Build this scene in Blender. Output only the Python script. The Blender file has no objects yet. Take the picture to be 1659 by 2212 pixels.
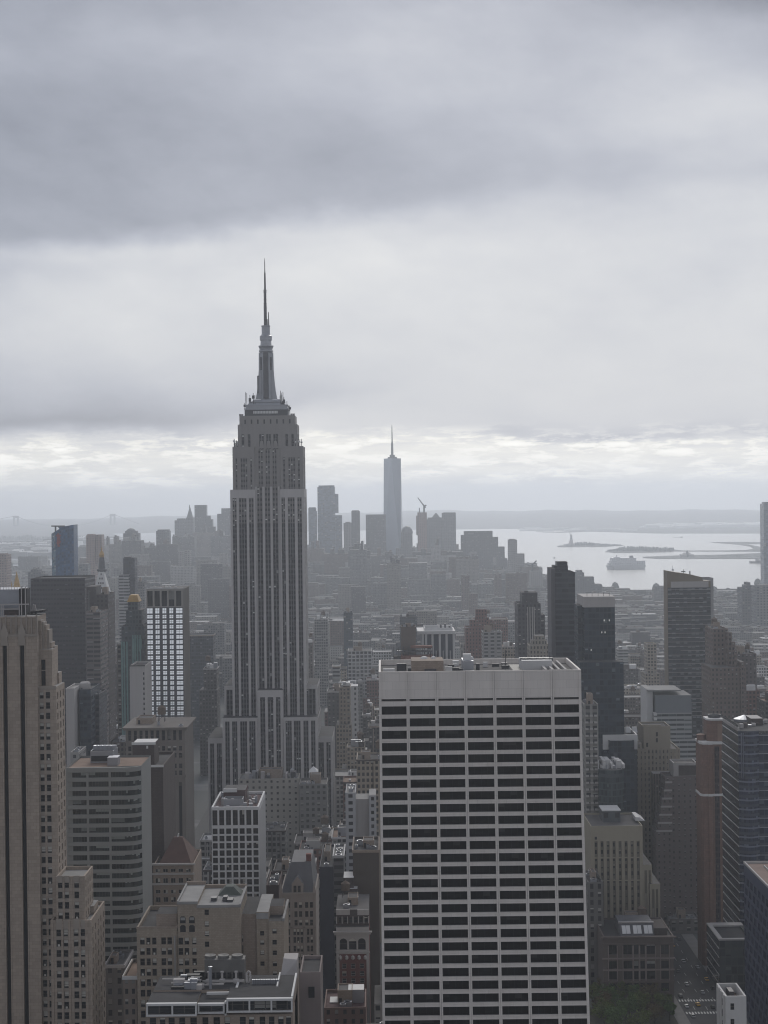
import bpy, math, random
import numpy as np
from mathutils import Vector, Matrix
S = bpy.context.scene
C = S.collection
rnd = random.Random(11)
R = math.radians
# ------------------------------------------------------------------ camera
F, CX, CY, EYE, CAMZ, ROLL = 3858.0, 829.5, 1106.0, 1077.0, 260.0, R(0.65)
PITCH = math.atan((CY - EYE) / F)
cam = bpy.data.cameras.new('camera')
cam_o = bpy.data.objects.new('camera', cam)
C.objects.link(cam_o)
cam.sensor_fit = 'VERTICAL'; cam.sensor_height = 24.0; cam.lens = 24.0 * F / 2212.0
cam.clip_start = 1.0; cam.clip_end = 200000.0
cam_o.matrix_world = Matrix.Translation((0, 0, CAMZ)) @ Matrix.Rotation(R(90) - PITCH, 4, 'X') @ Matrix.Rotation(-ROLL, 4, 'Z')
S.camera = cam_o
# ------------------------------------------------------------------ node helper
class NT:
    def __init__(s, tree):
        s.t = tree; s.n = tree.nodes; s.l = tree.links
    def node(s, typ, **kw):
        nd = s.n.new(typ)
        for k, v in kw.items(): setattr(nd, k, v)
        return nd
    def put(s, sock, v):
        if isinstance(v, bpy.types.NodeSocket): s.l.new(v, sock)
        elif isinstance(v, (tuple, list)) and len(v) == 3 and sock.type == 'RGBA': sock.default_value = (*v, 1)
        else: sock.default_value = v
    def m(s, op, a, b=0.0, c=0.0, clamp=False):
        nd = s.node('ShaderNodeMath', operation=op, use_clamp=clamp)
        s.put(nd.inputs[0], a); s.put(nd.inputs[1], b); s.put(nd.inputs[2], c)
        return nd.outputs[0]
    def mix(s, f, a, b, blend='MIX'):
        nd = s.node('ShaderNodeMix', data_type='RGBA', blend_type=blend)
        s.put(nd.inputs[0], f); s.put(nd.inputs[6], a); s.put(nd.inputs[7], b)
        return nd.outputs[2]
    def xyz(s, x, y, z=0.0):
        nd = s.node('ShaderNodeCombineXYZ')
        s.put(nd.inputs[0], x); s.put(nd.inputs[1], y); s.put(nd.inputs[2], z)
        return nd.outputs[0]
    def sep(s, v):
        nd = s.node('ShaderNodeSeparateXYZ'); s.put(nd.inputs[0], v)
        return nd.outputs
    def noise(s, vec, scale, detail=3.0, rough=0.55):
        nd = s.node('ShaderNodeTexNoise'); s.put(nd.inputs['Vector'], vec)
        nd.inputs['Scale'].default_value = scale; nd.inputs['Detail'].default_value = detail
        nd.inputs['Roughness'].default_value = rough
        return nd.outputs['Fac']
    def white(s, vec):
        nd = s.node('ShaderNodeTexWhiteNoise', noise_dimensions='3D'); s.put(nd.inputs['Vector'], vec)
        return nd.outputs['Value']
    def ramp(s, f, pts):
        nd = s.node('ShaderNodeValToRGB'); s.put(nd.inputs[0], f)
        e = nd.color_ramp.elements
        while len(e) < len(pts): e.new(0.5)
        for i, (p, v) in enumerate(pts):
            e[i].position = p; e[i].color = (v, v, v, 1) if not isinstance(v, tuple) else (*v, 1)
        return nd.outputs[0]
# ------------------------------------------------------------------ world: overcast sky, laid out by direction
SUN_EL, SUN_AZ = R(31), R(6)          # azimuth from +Y towards +X
w = bpy.data.worlds.new('World'); S.world = w; w.use_nodes = True
T = NT(w.node_tree)
for nd in list(T.n): T.n.remove(nd)
tc = T.node('ShaderNodeTexCoord').outputs['Generated']
dx, dy, dz = T.sep(tc)
az = T.m('ARCTAN2', dx, dy)
el = T.m('ARCSINE', dz)
ax = T.m('MULTIPLY', az, F / 1659.0)     # -0.5 .. 0.5 across the view
ay = T.m('MULTIPLY', el, F / 1077.0)     # 0 at eye level, 1 about 16 degrees up
cv = T.xyz(T.m('MULTIPLY', ax, 1.0), T.m('MULTIPLY', ay, 1.25), 0.3)
n1 = T.m('SUBTRACT', T.noise(cv, 2.3, 5.0, 0.5), 0.5)
n2 = T.m('SUBTRACT', T.noise(T.xyz(ax, T.m('MULTIPLY', ay, 1.3), 4.7), 3.1, 5.0, 0.55), 0.5)
wx = T.m('ADD', ax, T.m('MULTIPLY', n1, 0.20))
wy = T.m('ADD', ay, T.m('MULTIPLY', n2, 0.15))
base = T.ramp(T.m('MULTIPLY', wy, 0.5), [(0.0, .72), (0.006, .80), (.014, .95), (.052, .95), (.063, .75), (.085, .68), (.13, .68),
                                        (.19, .69), (.25, .66), (.30, .60), (.38, .53), (.5, .46), (.7, .52), (1.0, .60)])
L = base
for (cx_, cy_, a_, b_, th, amp) in [(-.55, .66, .35, .13, .10, -.07), (-.56, .425, .20, .036, .12, -.13),
                                   (-.27, .97, .14, .08, 0, -.09), (.50, .99, .22, .08, -.2, -.26), (.40, .745, .18, .06, .1, .07),
                                   (.45, .62, .25, .03, .05, -.05), (-.05, .88, .3, .12, .1, .12),
                                   (.25, .50, .30, .05, .1, .05), (-.47, .88, .10, .08, 0, .05), (.35, .135, .35, .02, .02, -.06), (-.12, .42, .12, .05, .1, .05)]:
    ux = T.m('SUBTRACT', wx, cx_); uy = T.m('SUBTRACT', wy, cy_)
    p = T.m('ADD', T.m('MULTIPLY', ux, math.cos(th) / a_), T.m('MULTIPLY', uy, math.sin(th) / a_))
    q = T.m('ADD', T.m('MULTIPLY', ux, -math.sin(th) / b_), T.m('MULTIPLY', uy, math.cos(th) / b_))
    r2 = T.m('ADD', T.m('MULTIPLY', p, p), T.m('MULTIPLY', q, q))
    L = T.m('ADD', L, T.m('MULTIPLY', T.m('EXPONENT', T.m('MULTIPLY', r2, -1.0)), amp))
def smooth(v, a, b):
    nd = T.node('ShaderNodeMapRange', interpolation_type='SMOOTHSTEP'); T.put(nd.inputs[0], v); nd.inputs[1].default_value = a; nd.inputs[2].default_value = b
    return nd.outputs[0]
nf = T.m('SUBTRACT', T.noise(T.xyz(ax, T.m('MULTIPLY', ay, 1.3), 6.6), 7.0, 6.0, 0.6), 0.5)
# long sloping underside of the dark cloud bank, and the lower bank left of the tower
d1 = T.m('ADD', T.m('SUBTRACT', T.m('ADD', ay, T.m('MULTIPLY', n2, .12)), T.m('MULTIPLY_ADD', ax, .19, .575)), T.m('MULTIPLY', nf, .07))
e1 = T.m('MULTIPLY', T.m('MULTIPLY', smooth(d1, -.035, .045), T.m('EXPONENT', T.m('MULTIPLY', T.m('MAXIMUM', d1, 0.0), -3.6))), smooth(ax, .62, -.42))
L = T.m('ADD', L, T.m('MULTIPLY', e1, -.32))
d2 = T.m('ADD', T.m('SUBTRACT', ay, T.m('ADD', T.m('MULTIPLY', T.m('MAXIMUM', T.m('ADD', ax, .26), 0.0), .30), .128)), T.m('MULTIPLY', nf, .075))
e2 = T.m('MULTIPLY', T.m('MULTIPLY', smooth(d2, -.016, .034), T.m('EXPONENT', T.m('MULTIPLY', T.m('MAXIMUM', d2, 0.0), -12.0))), smooth(ax, .10, -.34))
L = T.m('ADD', L, T.m('MULTIPLY', e2, -.50))
d3 = T.m('ADD', T.m('SUBTRACT', ay, .108), T.m('MULTIPLY', nf, .03))
e3 = T.m('MULTIPLY', T.m('MULTIPLY', smooth(d3, -.005, .008), T.m('EXPONENT', T.m('MULTIPLY', T.m('MAXIMUM', d3, 0.0), -26.0))), smooth(ax, -.14, .05))
L = T.m('ADD', L, T.m('MULTIPLY', e3, -.13))
n3 = T.m('SUBTRACT', T.noise(T.xyz(ax, T.m('MULTIPLY', ay, 1.4), 9.1), 5.0, 6.0, 0.55), 0.5)
L = T.m('ADD', L, T.m('MULTIPLY', n3, 0.18))
n5 = T.m('SUBTRACT', T.noise(T.xyz(T.m('ADD', wx, T.m('MULTIPLY', ay, .35)), T.m('MULTIPLY', wy, 1.05), 1.4), 3.0, 6.0, 0.55), 0.5)
L = T.m('ADD', L, T.m('MULTIPLY', T.m('MULTIPLY', n5, T.ramp(ay, [(.1, .15), (.5, 1.0)])), 0.34))
# small far cumulus rows low over the horizon
low = T.ramp(ay, [(0.0, 0.0), (.008, .25), (.028, 1.0), (.11, .95), (.15, 0.0)])
n4 = T.m('SUBTRACT', T.m('MULTIPLY_ADD', smooth(T.noise(T.xyz(ax, T.m('MULTIPLY', ay, 3.0), 2.2), 15.0, 9.0, 0.66), .46, .60), .30, T.m('MULTIPLY', T.noise(T.xyz(ax, T.m('MULTIPLY', ay, 5.0), 8.2), 9.0, 5.0, 0.6), .5)), 0.31)
L = T.m('ADD', L, T.m('MULTIPLY', T.m('MULTIPLY', n4, low), T.m('MULTIPLY_ADD', smooth(T.noise(T.xyz(ax, T.m('MULTIPLY', ay, 5.0), 3.3), 4.0, 3.0, .5), .35, .65), .9, .55)))
L = T.m('MINIMUM', L, 1.25)
# unseen sky behind the view: low bright band shaped to light facades and panes
back = T.ramp(T.m('MULTIPLY_ADD', dy, -0.5, 0.5), [(0.0, 0.0), (.30, 0.0), (.62, 1.0), (1.0, 1.0)])
L = T.m('ADD', T.m('MULTIPLY', L, T.m('SUBTRACT', 1.0, back)), T.m('MULTIPLY', back, T.m('ADD', T.m('MULTIPLY_ADD', n3, 0.4, 0.25), T.m('MULTIPLY', T.m('EXPONENT', T.m('MULTIPLY', T.m('MULTIPLY', T.m('SUBTRACT', el, .33), T.m('SUBTRACT', el, .33)), -22.0)), .52))))
up = T.m('GREATER_THAN', dz, -0.012)
tint = T.ramp(L, [(0.0, (.80, .86, 1.10)), (.30, (.86, .925, 1.12)), (.50, (.90, .945, 1.08)), (.66, (.955, .975, 1.03)), (.92, (1.01, 1.0, .95))])
sc_ = T.node('ShaderNodeVectorMath', operation='SCALE'); T.put(sc_.inputs[0], tint); T.put(sc_.inputs['Scale'], L)
col = T.mix(up, (.09, .09, .10), sc_.outputs[0])
bg1 = T.node('ShaderNodeBackground'); T.put(bg1.inputs[0], col); bg1.inputs[1].default_value = 1.0
sky = T.node('ShaderNodeTexSky', sky_type='NISHITA'); sky.sun_disc = False
sky.sun_elevation = SUN_EL; sky.sun_rotation = SUN_AZ
bg2 = T.node('ShaderNodeBackground'); T.put(bg2.inputs[0], sky.outputs[0]); bg2.inputs[1].default_value = 0.1
ms = T.node('ShaderNodeMixShader'); ms.inputs[0].default_value = 0.96
T.l.new(bg2.outputs[0], ms.inputs[1]); T.l.new(bg1.outputs[0], ms.inputs[2])
wo = T.node('ShaderNodeOutputWorld'); T.l.new(ms.outputs[0], wo.inputs['Surface'])
sun = bpy.data.lights.new('sun', 'SUN'); sun.energy = 1.5; sun.angle = R(18); sun.color = (1.0, .96, .90)
sun_o = bpy.data.objects.new('sun', sun); C.objects.link(sun_o)
sd = Vector((math.sin(SUN_AZ) * math.cos(SUN_EL), math.cos(SUN_AZ) * math.cos(SUN_EL), math.sin(SUN_EL)))
sun_o.rotation_euler = (-sd).to_track_quat('-Z', 'Y').to_euler()
S.view_settings.view_transform = 'Standard'; S.view_settings.look = 'None'
S.view_settings.exposure = 0.0; S.view_settings.gamma = 1.0
S.cycles.use_denoising = True
S.cycles.filter_width = 1.1
S.cycles.max_bounces = 8; S.cycles.volume_bounces = 6; S.cycles.diffuse_bounces = 2; S.cycles.glossy_bounces = 2
S.cycles.volume_max_steps = 64
# ------------------------------------------------------------------ view geometry (pixels of a 1659 x 2212 reduction)
cr, sr, cp, sp = math.cos(ROLL), math.sin(ROLL), math.cos(PITCH), math.sin(PITCH)
def ray(x, y):
    a, b = (x - CX) / F, (CY - y) / F
    a2, b2 = a * cr + b * sr, -a * sr + b * cr
    return Vector((a2, cp + b2 * sp, -sp + b2 * cp))
def P(x, y, Y):
    d = ray(x, y); t = Y / d.y
    return Vector((d.x * t, Y, CAMZ + d.z * t))
def proj(p):
    v = Vector(p) - Vector((0, 0, CAMZ))
    f = v.y * cp - v.z * sp; u = v.y * sp + v.z * cp
    a2, b2 = v.x / f, u / f
    a, b = a2 * cr - b2 * sr, a2 * sr + b2 * cr
    return CX + a * F, CY - b * F
R2 = 2 * 7.43e6
def zc(x, y): return -(x * x + y * y) / R2          # curve of the earth
def G(x, y, h=0.0):                                  # where a direction meets the curved ground
    d = ray(x, y); hd = math.hypot(d.x, d.y); s = -d.z / hd; H = CAMZ - h
    q = s * s - 4 * H / R2
    dist = (s - math.sqrt(q)) * R2 / 2 if q > 0 and s > 0 else 31000.0
    dist = min(dist, 31000.0)
    return Vector((d.x / hd * dist, d.y / hd * dist, zc(d.x / hd * dist, d.y / hd * dist) + h))
# ------------------------------------------------------------------ mesh builder
class MB:
    def __init__(s): s.v = []; s.f = []; s.m = []; s.uv = []
    def face(s, pts, mat=0, uvs=None):
        i = len(s.v); s.v.extend(tuple(p) for p in pts); s.f.append(tuple(range(i, i + len(pts)))); s.m.append(mat)
        if uvs is None:
            a, b, c = Vector(pts[0]), Vector(pts[1]), Vector(pts[2]); n = (b - a).cross(c - a)
            if abs(n.z) > max(abs(n.x), abs(n.y)): uvs = [(p[0], p[1]) for p in pts]
            elif abs(n.x) > abs(n.y): uvs = [(p[1], p[2]) for p in pts]
            else: uvs = [(p[0], p[2]) for p in pts]
        s.uv.extend(uvs)
    def wallq(s, p0, p1, z0, z1, mat=0, cell=None, off=0.0):   # vertical quad p0->p1 (xy), outward to the right of travel
        w_ = math.hypot(p1[0] - p0[0], p1[1] - p0[1])
        pts = [(p0[0], p0[1], z0), (p1[0], p1[1], z0), (p1[0], p1[1], z1), (p0[0], p0[1], z1)]
        if cell:
            n = max(1, round(w_ / cell[0])); k = (z1 - z0) / cell[1]
            o = off + round(p0[0] * 3.1 + p0[1] * 1.7)
            s.face(pts, mat, [(o, -k), (o + n, -k), (o + n, 0), (o, 0)])
        else: s.face(pts, mat)
    def prism(s, poly, z0, z1, mat=0, top=None, cell=None, skip=()):  # poly counter-clockwise from above
        n = len(poly)
        for i in range(n):
            if i in skip: continue
            s.wallq(poly[i], poly[(i + 1) % n], z0, z1, mat, cell, i * 37.0)
        if top is not False: s.face([(p[0], p[1], z1) for p in poly], mat if top is None else top)
    def box(s, x0, x1, y0, y1, z0, z1, mat=0, top=None, cell=None, skip='', bottom=False):
        sk = [{'N': 0, 'E': 1, 'S': 2, 'W': 3}[c] for c in skip]     # N faces -Y, the viewer
        s.prism([(x0, y0), (x1, y0), (x1, y1), (x0, y1)], z0, z1, mat, top, cell, sk)
        if bottom: s.face([(x0, y0, z0), (x0, y1, z0), (x1, y1, z0), (x1, y0, z0)], mat)
    def bx(s, x0, x1, y0, y1, z0, z1, mat=0): s.box(x0, x1, y0, y1, z0, z1, mat, bottom=True)
    def ring(s, x0, x1, y0, y1, z0, z1, t=.4, mat=0, cell=None, skip='', down=1.4):
        s.box(x0, x1, y0, y1, z0, z1, mat, False, cell, skip)
        a = [(x0, y0), (x1, y0), (x1, y1), (x0, y1)]; b = [(x0 + t, y0 + t), (x1 - t, y0 + t), (x1 - t, y1 - t), (x0 + t, y1 - t)]
        for i in range(4):
            j = (i + 1) % 4
            s.face([(*a[i], z1), (*a[j], z1), (*b[j], z1), (*b[i], z1)], mat, [(.02, .02)] * 4)
            s.face([(*b[j], z1 - down), (*b[i], z1 - down), (*b[i], z1), (*b[j], z1)], mat, [(.02, .02)] * 4)
    def lathe(s, cx, cy, prof, n=16, mat=0, ph=0.0, uvn=None):
        for (r0, z0), (r1, z1) in zip(prof, prof[1:]):
            for i in range(n):
                a0, a1 = ph + 2 * math.pi * i / n, ph + 2 * math.pi * (i + 1) / n
                q = [(cx + r0 * math.cos(a0), cy + r0 * math.sin(a0), z0), (cx + r0 * math.cos(a1), cy + r0 * math.sin(a1), z0),
                     (cx + r1 * math.cos(a1), cy + r1 * math.sin(a1), z1), (cx + r1 * math.cos(a0), cy + r1 * math.sin(a0), z1)]
                if r1 < 1e-6: q = q[:3]
                elif r0 < 1e-6: q = [q[0], q[2], q[3]]
                s.face(q, mat)
    def bar(s, a, b, w_, mat=0, w2=None):
        a, b = Vector(a), Vector(b); d = (b - a).normalized()
        u = d.cross(Vector((0, 0, 1)) if abs(d.z) < .9 else Vector((1, 0, 0))).normalized(); v = d.cross(u)
        w2 = w_ if w2 is None else w2
        ra = [a + (u * i + v * j) * w_ / 2 for i, j in ((-1, -1), (1, -1), (1, 1), (-1, 1))]
        rb = [b + (u * i + v * j) * w2 / 2 for i, j in ((-1, -1), (1, -1), (1, 1), (-1, 1))]
        for i in range(4):
            j = (i + 1) % 4; s.face([ra[i], ra[j], rb[j], rb[i]], mat)
        s.face(ra[::-1], mat); s.face(rb, mat)
    def loft(s, rings, mat=0, top=True):
        for a, b in zip(rings, rings[1:]):
            n = len(a)
            for i in range(n):
                j = (i + 1) % n; s.face([a[i], a[j], b[j], b[i]], mat)
        if top: s.face(rings[-1], mat)
    def pyramid(s, x0, x1, y0, y1, z0, z1, mat=0, tx=0.0, ty=0.0):
        cx_, cy_ = (x0 + x1) / 2, (y0 + y1) / 2
        s.loft([[(x0, y0, z0), (x1, y0, z0), (x1, y1, z0), (x0, y1, z0)],
                [(cx_ - tx, cy_ - ty, z1), (cx_ + tx, cy_ - ty, z1), (cx_ + tx, cy_ + ty, z1), (cx_ - tx, cy_ + ty, z1)]], mat, tx > 0)
    # front wall in the plane y=Yf with openings; glass at the back of each reveal when mg is given
    def grid(s, Yf, x0, x1, z0, z1, xs, zs, dep, mw=0, mg=None, seed=0, mr=None):
        mr = mw if mr is None else mr
        q = lambda a, b, c, d, m: (s.face([(a, Yf, c), (b, Yf, c), (b, Yf, d), (a, Yf, d)], m) if b - a > 1e-4 and d - c > 1e-4 else None)
        e = x0
        for a, b in xs: q(e, a, z0, z1, mw); e = b
        q(e, x1, z0, z1, mw)
        for i, (a, b) in enumerate(xs):
            g = z0
            for j, (c, d) in enumerate(zs):
                q(a, b, g, c, mr); g = d
                B = Yf + dep
                s.face([(a, Yf, c), (a, B, c), (a, B, d), (a, Yf, d)], mr); s.face([(b, B, c), (b, Yf, c), (b, Yf, d), (b, B, d)], mr)
                s.face([(a, Yf, c), (b, Yf, c), (b, B, c), (a, B, c)], mr); s.face([(a, B, d), (b, B, d), (b, Yf, d), (a, Yf, d)], mr)
                if mg is not None:
                    u, v = i + seed * 53, j + seed * 31
                    s.face([(a, B, c), (b, B, c), (b, B, d), (a, B, d)], mg, [(u, v), (u + 1, v), (u + 1, v + 1), (u, v + 1)])
            q(a, b, g, z1, mr)
    def build(s, name, mats, parent=None, smooth=False):
        off = Vector((0, 0, 0)); p = parent
        while p is not None: off += p.location; p = p.parent
        me = bpy.data.meshes.new(name)
        if smooth:
            ix = {}; nv = []; mp = []
            for v in s.v:
                k = tuple(round(c, 2) for c in v)
                if k not in ix: ix[k] = len(nv); nv.append(v)
                mp.append(ix[k])
            s.v = nv; s.f = [tuple(mp[i] for i in f) for f in s.f]
        me.from_pydata([(x - off.x, y - off.y, z - off.z) for x, y, z in s.v], [], s.f)
        for m in mats: me.materials.append(m)
        me.polygons.foreach_set('material_index', s.m)
        ul = me.uv_layers.new(name='UVMap')
        ul.data.foreach_set('uv', [c for uv in s.uv for c in uv])
        if smooth: me.polygons.foreach_set('use_smooth', [True] * len(me.polygons))
        me.update()
        o = bpy.data.objects.new(name, me); C.objects.link(o)
        if parent is not None: o.parent = parent
        return o
    def build_each(s, name, mats, parent=None):        # every loose piece an object of its own
        par = {}
        def find(a):
            while par[a] != a: par[a] = par[par[a]]; a = par[a]
            return a
        vi = 0; fk = []
        for f in s.f:
            ks = [tuple(round(c, 3) for c in s.v[i]) for i in f]
            for k in ks: par.setdefault(k, k)
            for k in ks[1:]: par[find(k)] = find(ks[0])
            fk.append(ks[0])
        groups = {}; ui = 0
        for f, m_, k in zip(s.f, s.m, fk):
            g = groups.setdefault(find(k), MB()); g.face([s.v[i] for i in f], m_, s.uv[ui:ui + len(f)]); ui += len(f)
        return [g.build(name, mats, parent) for g in groups.values()]
def tag(o, label, cat, group=None, kind=None):
    if label: o['label'] = label
    if cat: o['category'] = cat
    if group: o['group'] = group
    if kind: o['kind'] = kind
    return o
def thing(name, label, cat, loc, group=None):
    o = bpy.data.objects.new(name, None); C.objects.link(o); o.location = loc; o.empty_display_size = 5
    return tag(o, label, cat, group)
def structure(o, kind='structure'): o['kind'] = kind; return o
# ------------------------------------------------------------------ materials
def mat_new(name):
    m = bpy.data.materials.new(name); m.use_nodes = True
    t = NT(m.node_tree); b = t.n['Principled BSDF']
    return m, t, b
def plain(name, col_, rough=.85, var=.18, scale=.25, metal=0.0, spec=.3, streak=0.0, joint=None):
    m, t, b = mat_new(name)
    g = t.node('ShaderNodeNewGeometry').outputs['Position']
    n = t.noise(g, scale, 5.0, .6)
    if streak:
        x, y, z = t.sep(g)
        n2_ = t.noise(t.xyz(t.m('MULTIPLY', x, .8), t.m('MULTIPLY', y, .8), t.m('MULTIPLY', z, .04)), 1.0, 3.0, .5)
        n = t.m('ADD', t.m('MULTIPLY', n, 1 - streak), t.m('MULTIPLY', n2_, streak))
    f = t.m('MULTIPLY_ADD', t.m('SUBTRACT', n, .5), var * 3.2, 1.0)
    if joint:
        jw, jh, js, jv = joint
        x, y, z = t.sep(g)
        bk = t.node('ShaderNodeTexBrick'); t.put(bk.inputs['Vector'], t.xyz(t.m('ADD', x, y), z, 0.0))
        bk.inputs['Color1'].default_value = (1 - jv, 1 - jv, 1 - jv, 1); bk.inputs['Color2'].default_value = (1 + jv, 1 + jv, 1 + jv, 1); bk.inputs['Mortar'].default_value = (js, js, js, 1)
        bk.inputs['Scale'].default_value = 1.0; bk.inputs['Brick Width'].default_value = jw; bk.inputs['Row Height'].default_value = jh; bk.inputs['Mortar Size'].default_value = .05; bk.inputs['Mortar Smooth'].default_value = .2
        f = t.m('MULTIPLY', f, t.sep(bk.outputs['Color'])[0])
    sc = t.node('ShaderNodeVectorMath', operation='SCALE'); t.put(sc.inputs[0], t.mix(0.0, col_, col_)); t.put(sc.inputs['Scale'], f)
    t.put(b.inputs['Base Color'], sc.outputs[0]); b.inputs['Roughness'].default_value = rough
    b.inputs['Metallic'].default_value = metal; b.inputs['Specular IOR Level'].default_value = spec
    return m
_fac = {}
def facade(name, wall, glass=(.025, .028, .034), ww=.5, wh=.55, span=None, blind=.2, bcol=(.34, .33, .31), var=.14, grough=.18, lines=0.0, wallrough=.85, haze_=None):
    if name in _fac: return _fac[name]
    m, t, b = mat_new(name)
    u, v, _ = t.sep(t.node('ShaderNodeTexCoord').outputs['UV'])
    fu, fv = t.m('FRACT', u), t.m('FRACT', v)
    mu = t.m('LESS_THAN', t.m('ABSOLUTE', t.m('SUBTRACT', fu, .5)), ww / 2)
    mv = t.m('LESS_THAN', t.m('ABSOLUTE', t.m('SUBTRACT', fv, .5)), wh / 2)
    wn = t.m('MULTIPLY', mu, mv)
    cell = t.xyz(t.m('FLOOR', u), t.m('FLOOR', v), 0)
    r1 = t.white(cell); r2 = t.white(t.xyz(t.m('FLOOR', u), t.m('FLOOR', v), 5.0))
    isb = t.m('MULTIPLY', t.m('GREATER_THAN', r1, 1 - blind), t.m('GREATER_THAN', fv, t.m('MULTIPLY_ADD', r2, wh * .8, .5 - wh / 2)))
    gs = t.node('ShaderNodeVectorMath', operation='SCALE'); t.put(gs.inputs[0], t.mix(isb, glass, bcol)); t.put(gs.inputs['Scale'], t.m('MULTIPLY_ADD', r2, .9, .5))
    pos = t.node('ShaderNodeNewGeometry').outputs['Position']
    x, y, z = t.sep(pos)
    n = t.m('ADD', t.m('MULTIPLY', t.noise(pos, .06, 4.0, .6), .5), t.m('MULTIPLY', t.noise(t.xyz(t.m('MULTIPLY', x, .5), t.m('MULTIPLY', y, .5), t.m('MULTIPLY', z, .03)), 1.0, 4.0, .6), .5))
    f = t.m('MULTIPLY_ADD', t.m('SUBTRACT', n, .5), var * 3.5, 1.0)
    wc = wall if span is None else t.mix(mu, wall, span)
    if lines:
        wc = t.mix(t.m('MULTIPLY', t.m('LESS_THAN', fv, lines), .45), wc, (.05, .05, .05))
    ws = t.node('ShaderNodeVectorMath', operation='SCALE'); t.put(ws.inputs[0], t.mix(0.0, wc, wc)); t.put(ws.inputs['Scale'], f)
    t.put(b.inputs['Base Color'], t.mix(wn, ws.outputs[0], gs.outputs[0]))
    t.put(b.inputs['Roughness'], t.m('MULTIPLY_ADD', t.m('MULTIPLY', wn, t.m('SUBTRACT', 1.0, isb)), grough - wallrough, wallrough))
    b.inputs['Specular IOR Level'].default_value = .4
    _fac[name] = m
    return m
def pane(name, glass=(.02, .022, .026), blind=.3, bcol=(.42, .41, .38), nx=1, ny=2, bar_=.05, fcol=(.07, .065, .06), rough=.12, gvar=1.2):
    m, t, b = mat_new(name)
    u, v, _ = t.sep(t.node('ShaderNodeTexCoord').outputs['UV'])
    fu, fv = t.m('FRACT', u), t.m('FRACT', v)
    c1 = t.xyz(t.m('FLOOR', u), t.m('FLOOR', v), 1.0); c2 = t.xyz(t.m('FLOOR', u), t.m('FLOOR', v), 7.0)
    r1, r2 = t.white(c1), t.white(c2)
    isb = t.m('MULTIPLY', t.m('GREATER_THAN', r1, 1 - blind), t.m('GREATER_THAN', fv, t.m('MULTIPLY_ADD', r2, .8, .1)))
    gs = t.node('ShaderNodeVectorMath', operation='SCALE'); t.put(gs.inputs[0], t.mix(isb, glass, bcol)); t.put(gs.inputs['Scale'], t.m('MULTIPLY_ADD', r2, gvar, .4))
    gx, gy = t.m('FRACT', t.m('MULTIPLY', fu, float(nx))), t.m('FRACT', t.m('MULTIPLY', fv, float(ny)))
    fr = t.m('MAXIMUM', t.m('GREATER_THAN', t.m('ABSOLUTE', t.m('SUBTRACT', gx, .5)), .5 - bar_), t.m('GREATER_THAN', t.m('ABSOLUTE', t.m('SUBTRACT', gy, .5)), .5 - bar_))
    t.put(b.inputs['Base Color'], t.mix(fr, gs.outputs[0], fcol))
    t.put(b.inputs['Roughness'], t.m('MULTIPLY_ADD', t.m('MAXIMUM', fr, isb), .6, rough))
    b.inputs['Specular IOR Level'].default_value = .4
    return m
M = {}
M['roof'] = plain('roof_gravel', (.105, .10, .098), .95, .3, .12)
M['roof_dark'] = plain('roof_tar', (.048, .047, .049), .95, .35, .15)
M['roof_light'] = plain('roof_pale', (.26, .255, .25), .9, .25, .15)
M['roof_tan'] = plain('roof_tan', (.22, .155, .12), .95, .25, .15)
M['roof_white'] = plain('roof_white', (.46, .455, .45), .85, .2, .15)
M['roof_red'] = plain('roof_maroon', (.085, .05, .05), .95, .25, .2)
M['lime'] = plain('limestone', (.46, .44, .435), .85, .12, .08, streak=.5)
M['lime_dimmed'] = plain('limestone_dimmed', (.25, .235, .23), .85, .14, .08, streak=.5)  # same limestone for the crown, its dimmer light put into the colour
M['lime_grey'] = plain('grey_limestone', (.30, .26, .225), .9, .14, .1, streak=.5)
M['lime_tan'] = plain('tan_limestone', (.345, .285, .235), .9, .14, .1, streak=.5, joint=(2.0, 1.22, .72, .10))
M['buff'] = plain('buff_brick', (.30, .25, .20), .9, .16, .10, streak=.55, joint=(1.1, .62, .80, .09))
M['buff2'] = plain('brown_buff_brick', (.285, .23, .19), .9, .16, .10, streak=.5, joint=(1.1, .62, .8, .09))
M['travertine'] = plain('travertine', (.66, .615, .575), .7, .10, .08, streak=.6, joint=(5.2, 2.9, .80, .035))
M['white'] = plain('white_paint', (.62, .615, .61), .7, .08, .2)
M['white_tile'] = plain('white_cladding', (.55, .545, .54), .7, .08, .15, streak=.4)
M['pale'] = plain('pale_cladding', (.40, .38, .37), .85, .1, .1, streak=.6)
M['brown_wall'] = plain('dark_brown_brick', (.075, .06, .056), .9, .25, .12, streak=.5, joint=(1.2, .7, .7, .12))
M['brick'] = plain('red_brick', (.15, .062, .055), .9, .18, .3, joint=(.9, .5, .75, .12))
M['copper'] = plain('copper_brown_stone', (.165, .10, .078), .8, .2, .12, streak=.6, joint=(1.6, 1.2, .75, .10))
M['metal'] = plain('grey_metal', (.32, .33, .36), .45, .15, .2, .6, .5)
M['metal_dark'] = plain('dark_metal', (.07, .07, .078), .55, .2, .3, .4, .5)
M['black'] = plain('black_recess', (.018, .017, .02), .6, .3, .3)
M['glassdark'] = plain('dark_glass', (.016, .016, .019), .18, .25, .1, 0, .35)
M['navy'] = plain('navy_panel', (.035, .042, .065), .4, .2, .1, 0, .4)
M['greyglass'] = plain('grey_glass', (.075, .085, .095), .25, .2, .1, 0, .5)
M['gold'] = plain('gilded_roof', (.40, .25, .08), .5, .2, .5, .4, .4)
M['copper_green'] = plain('verdigris', (.16, .26, .25), .7, .25, .2)
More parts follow.
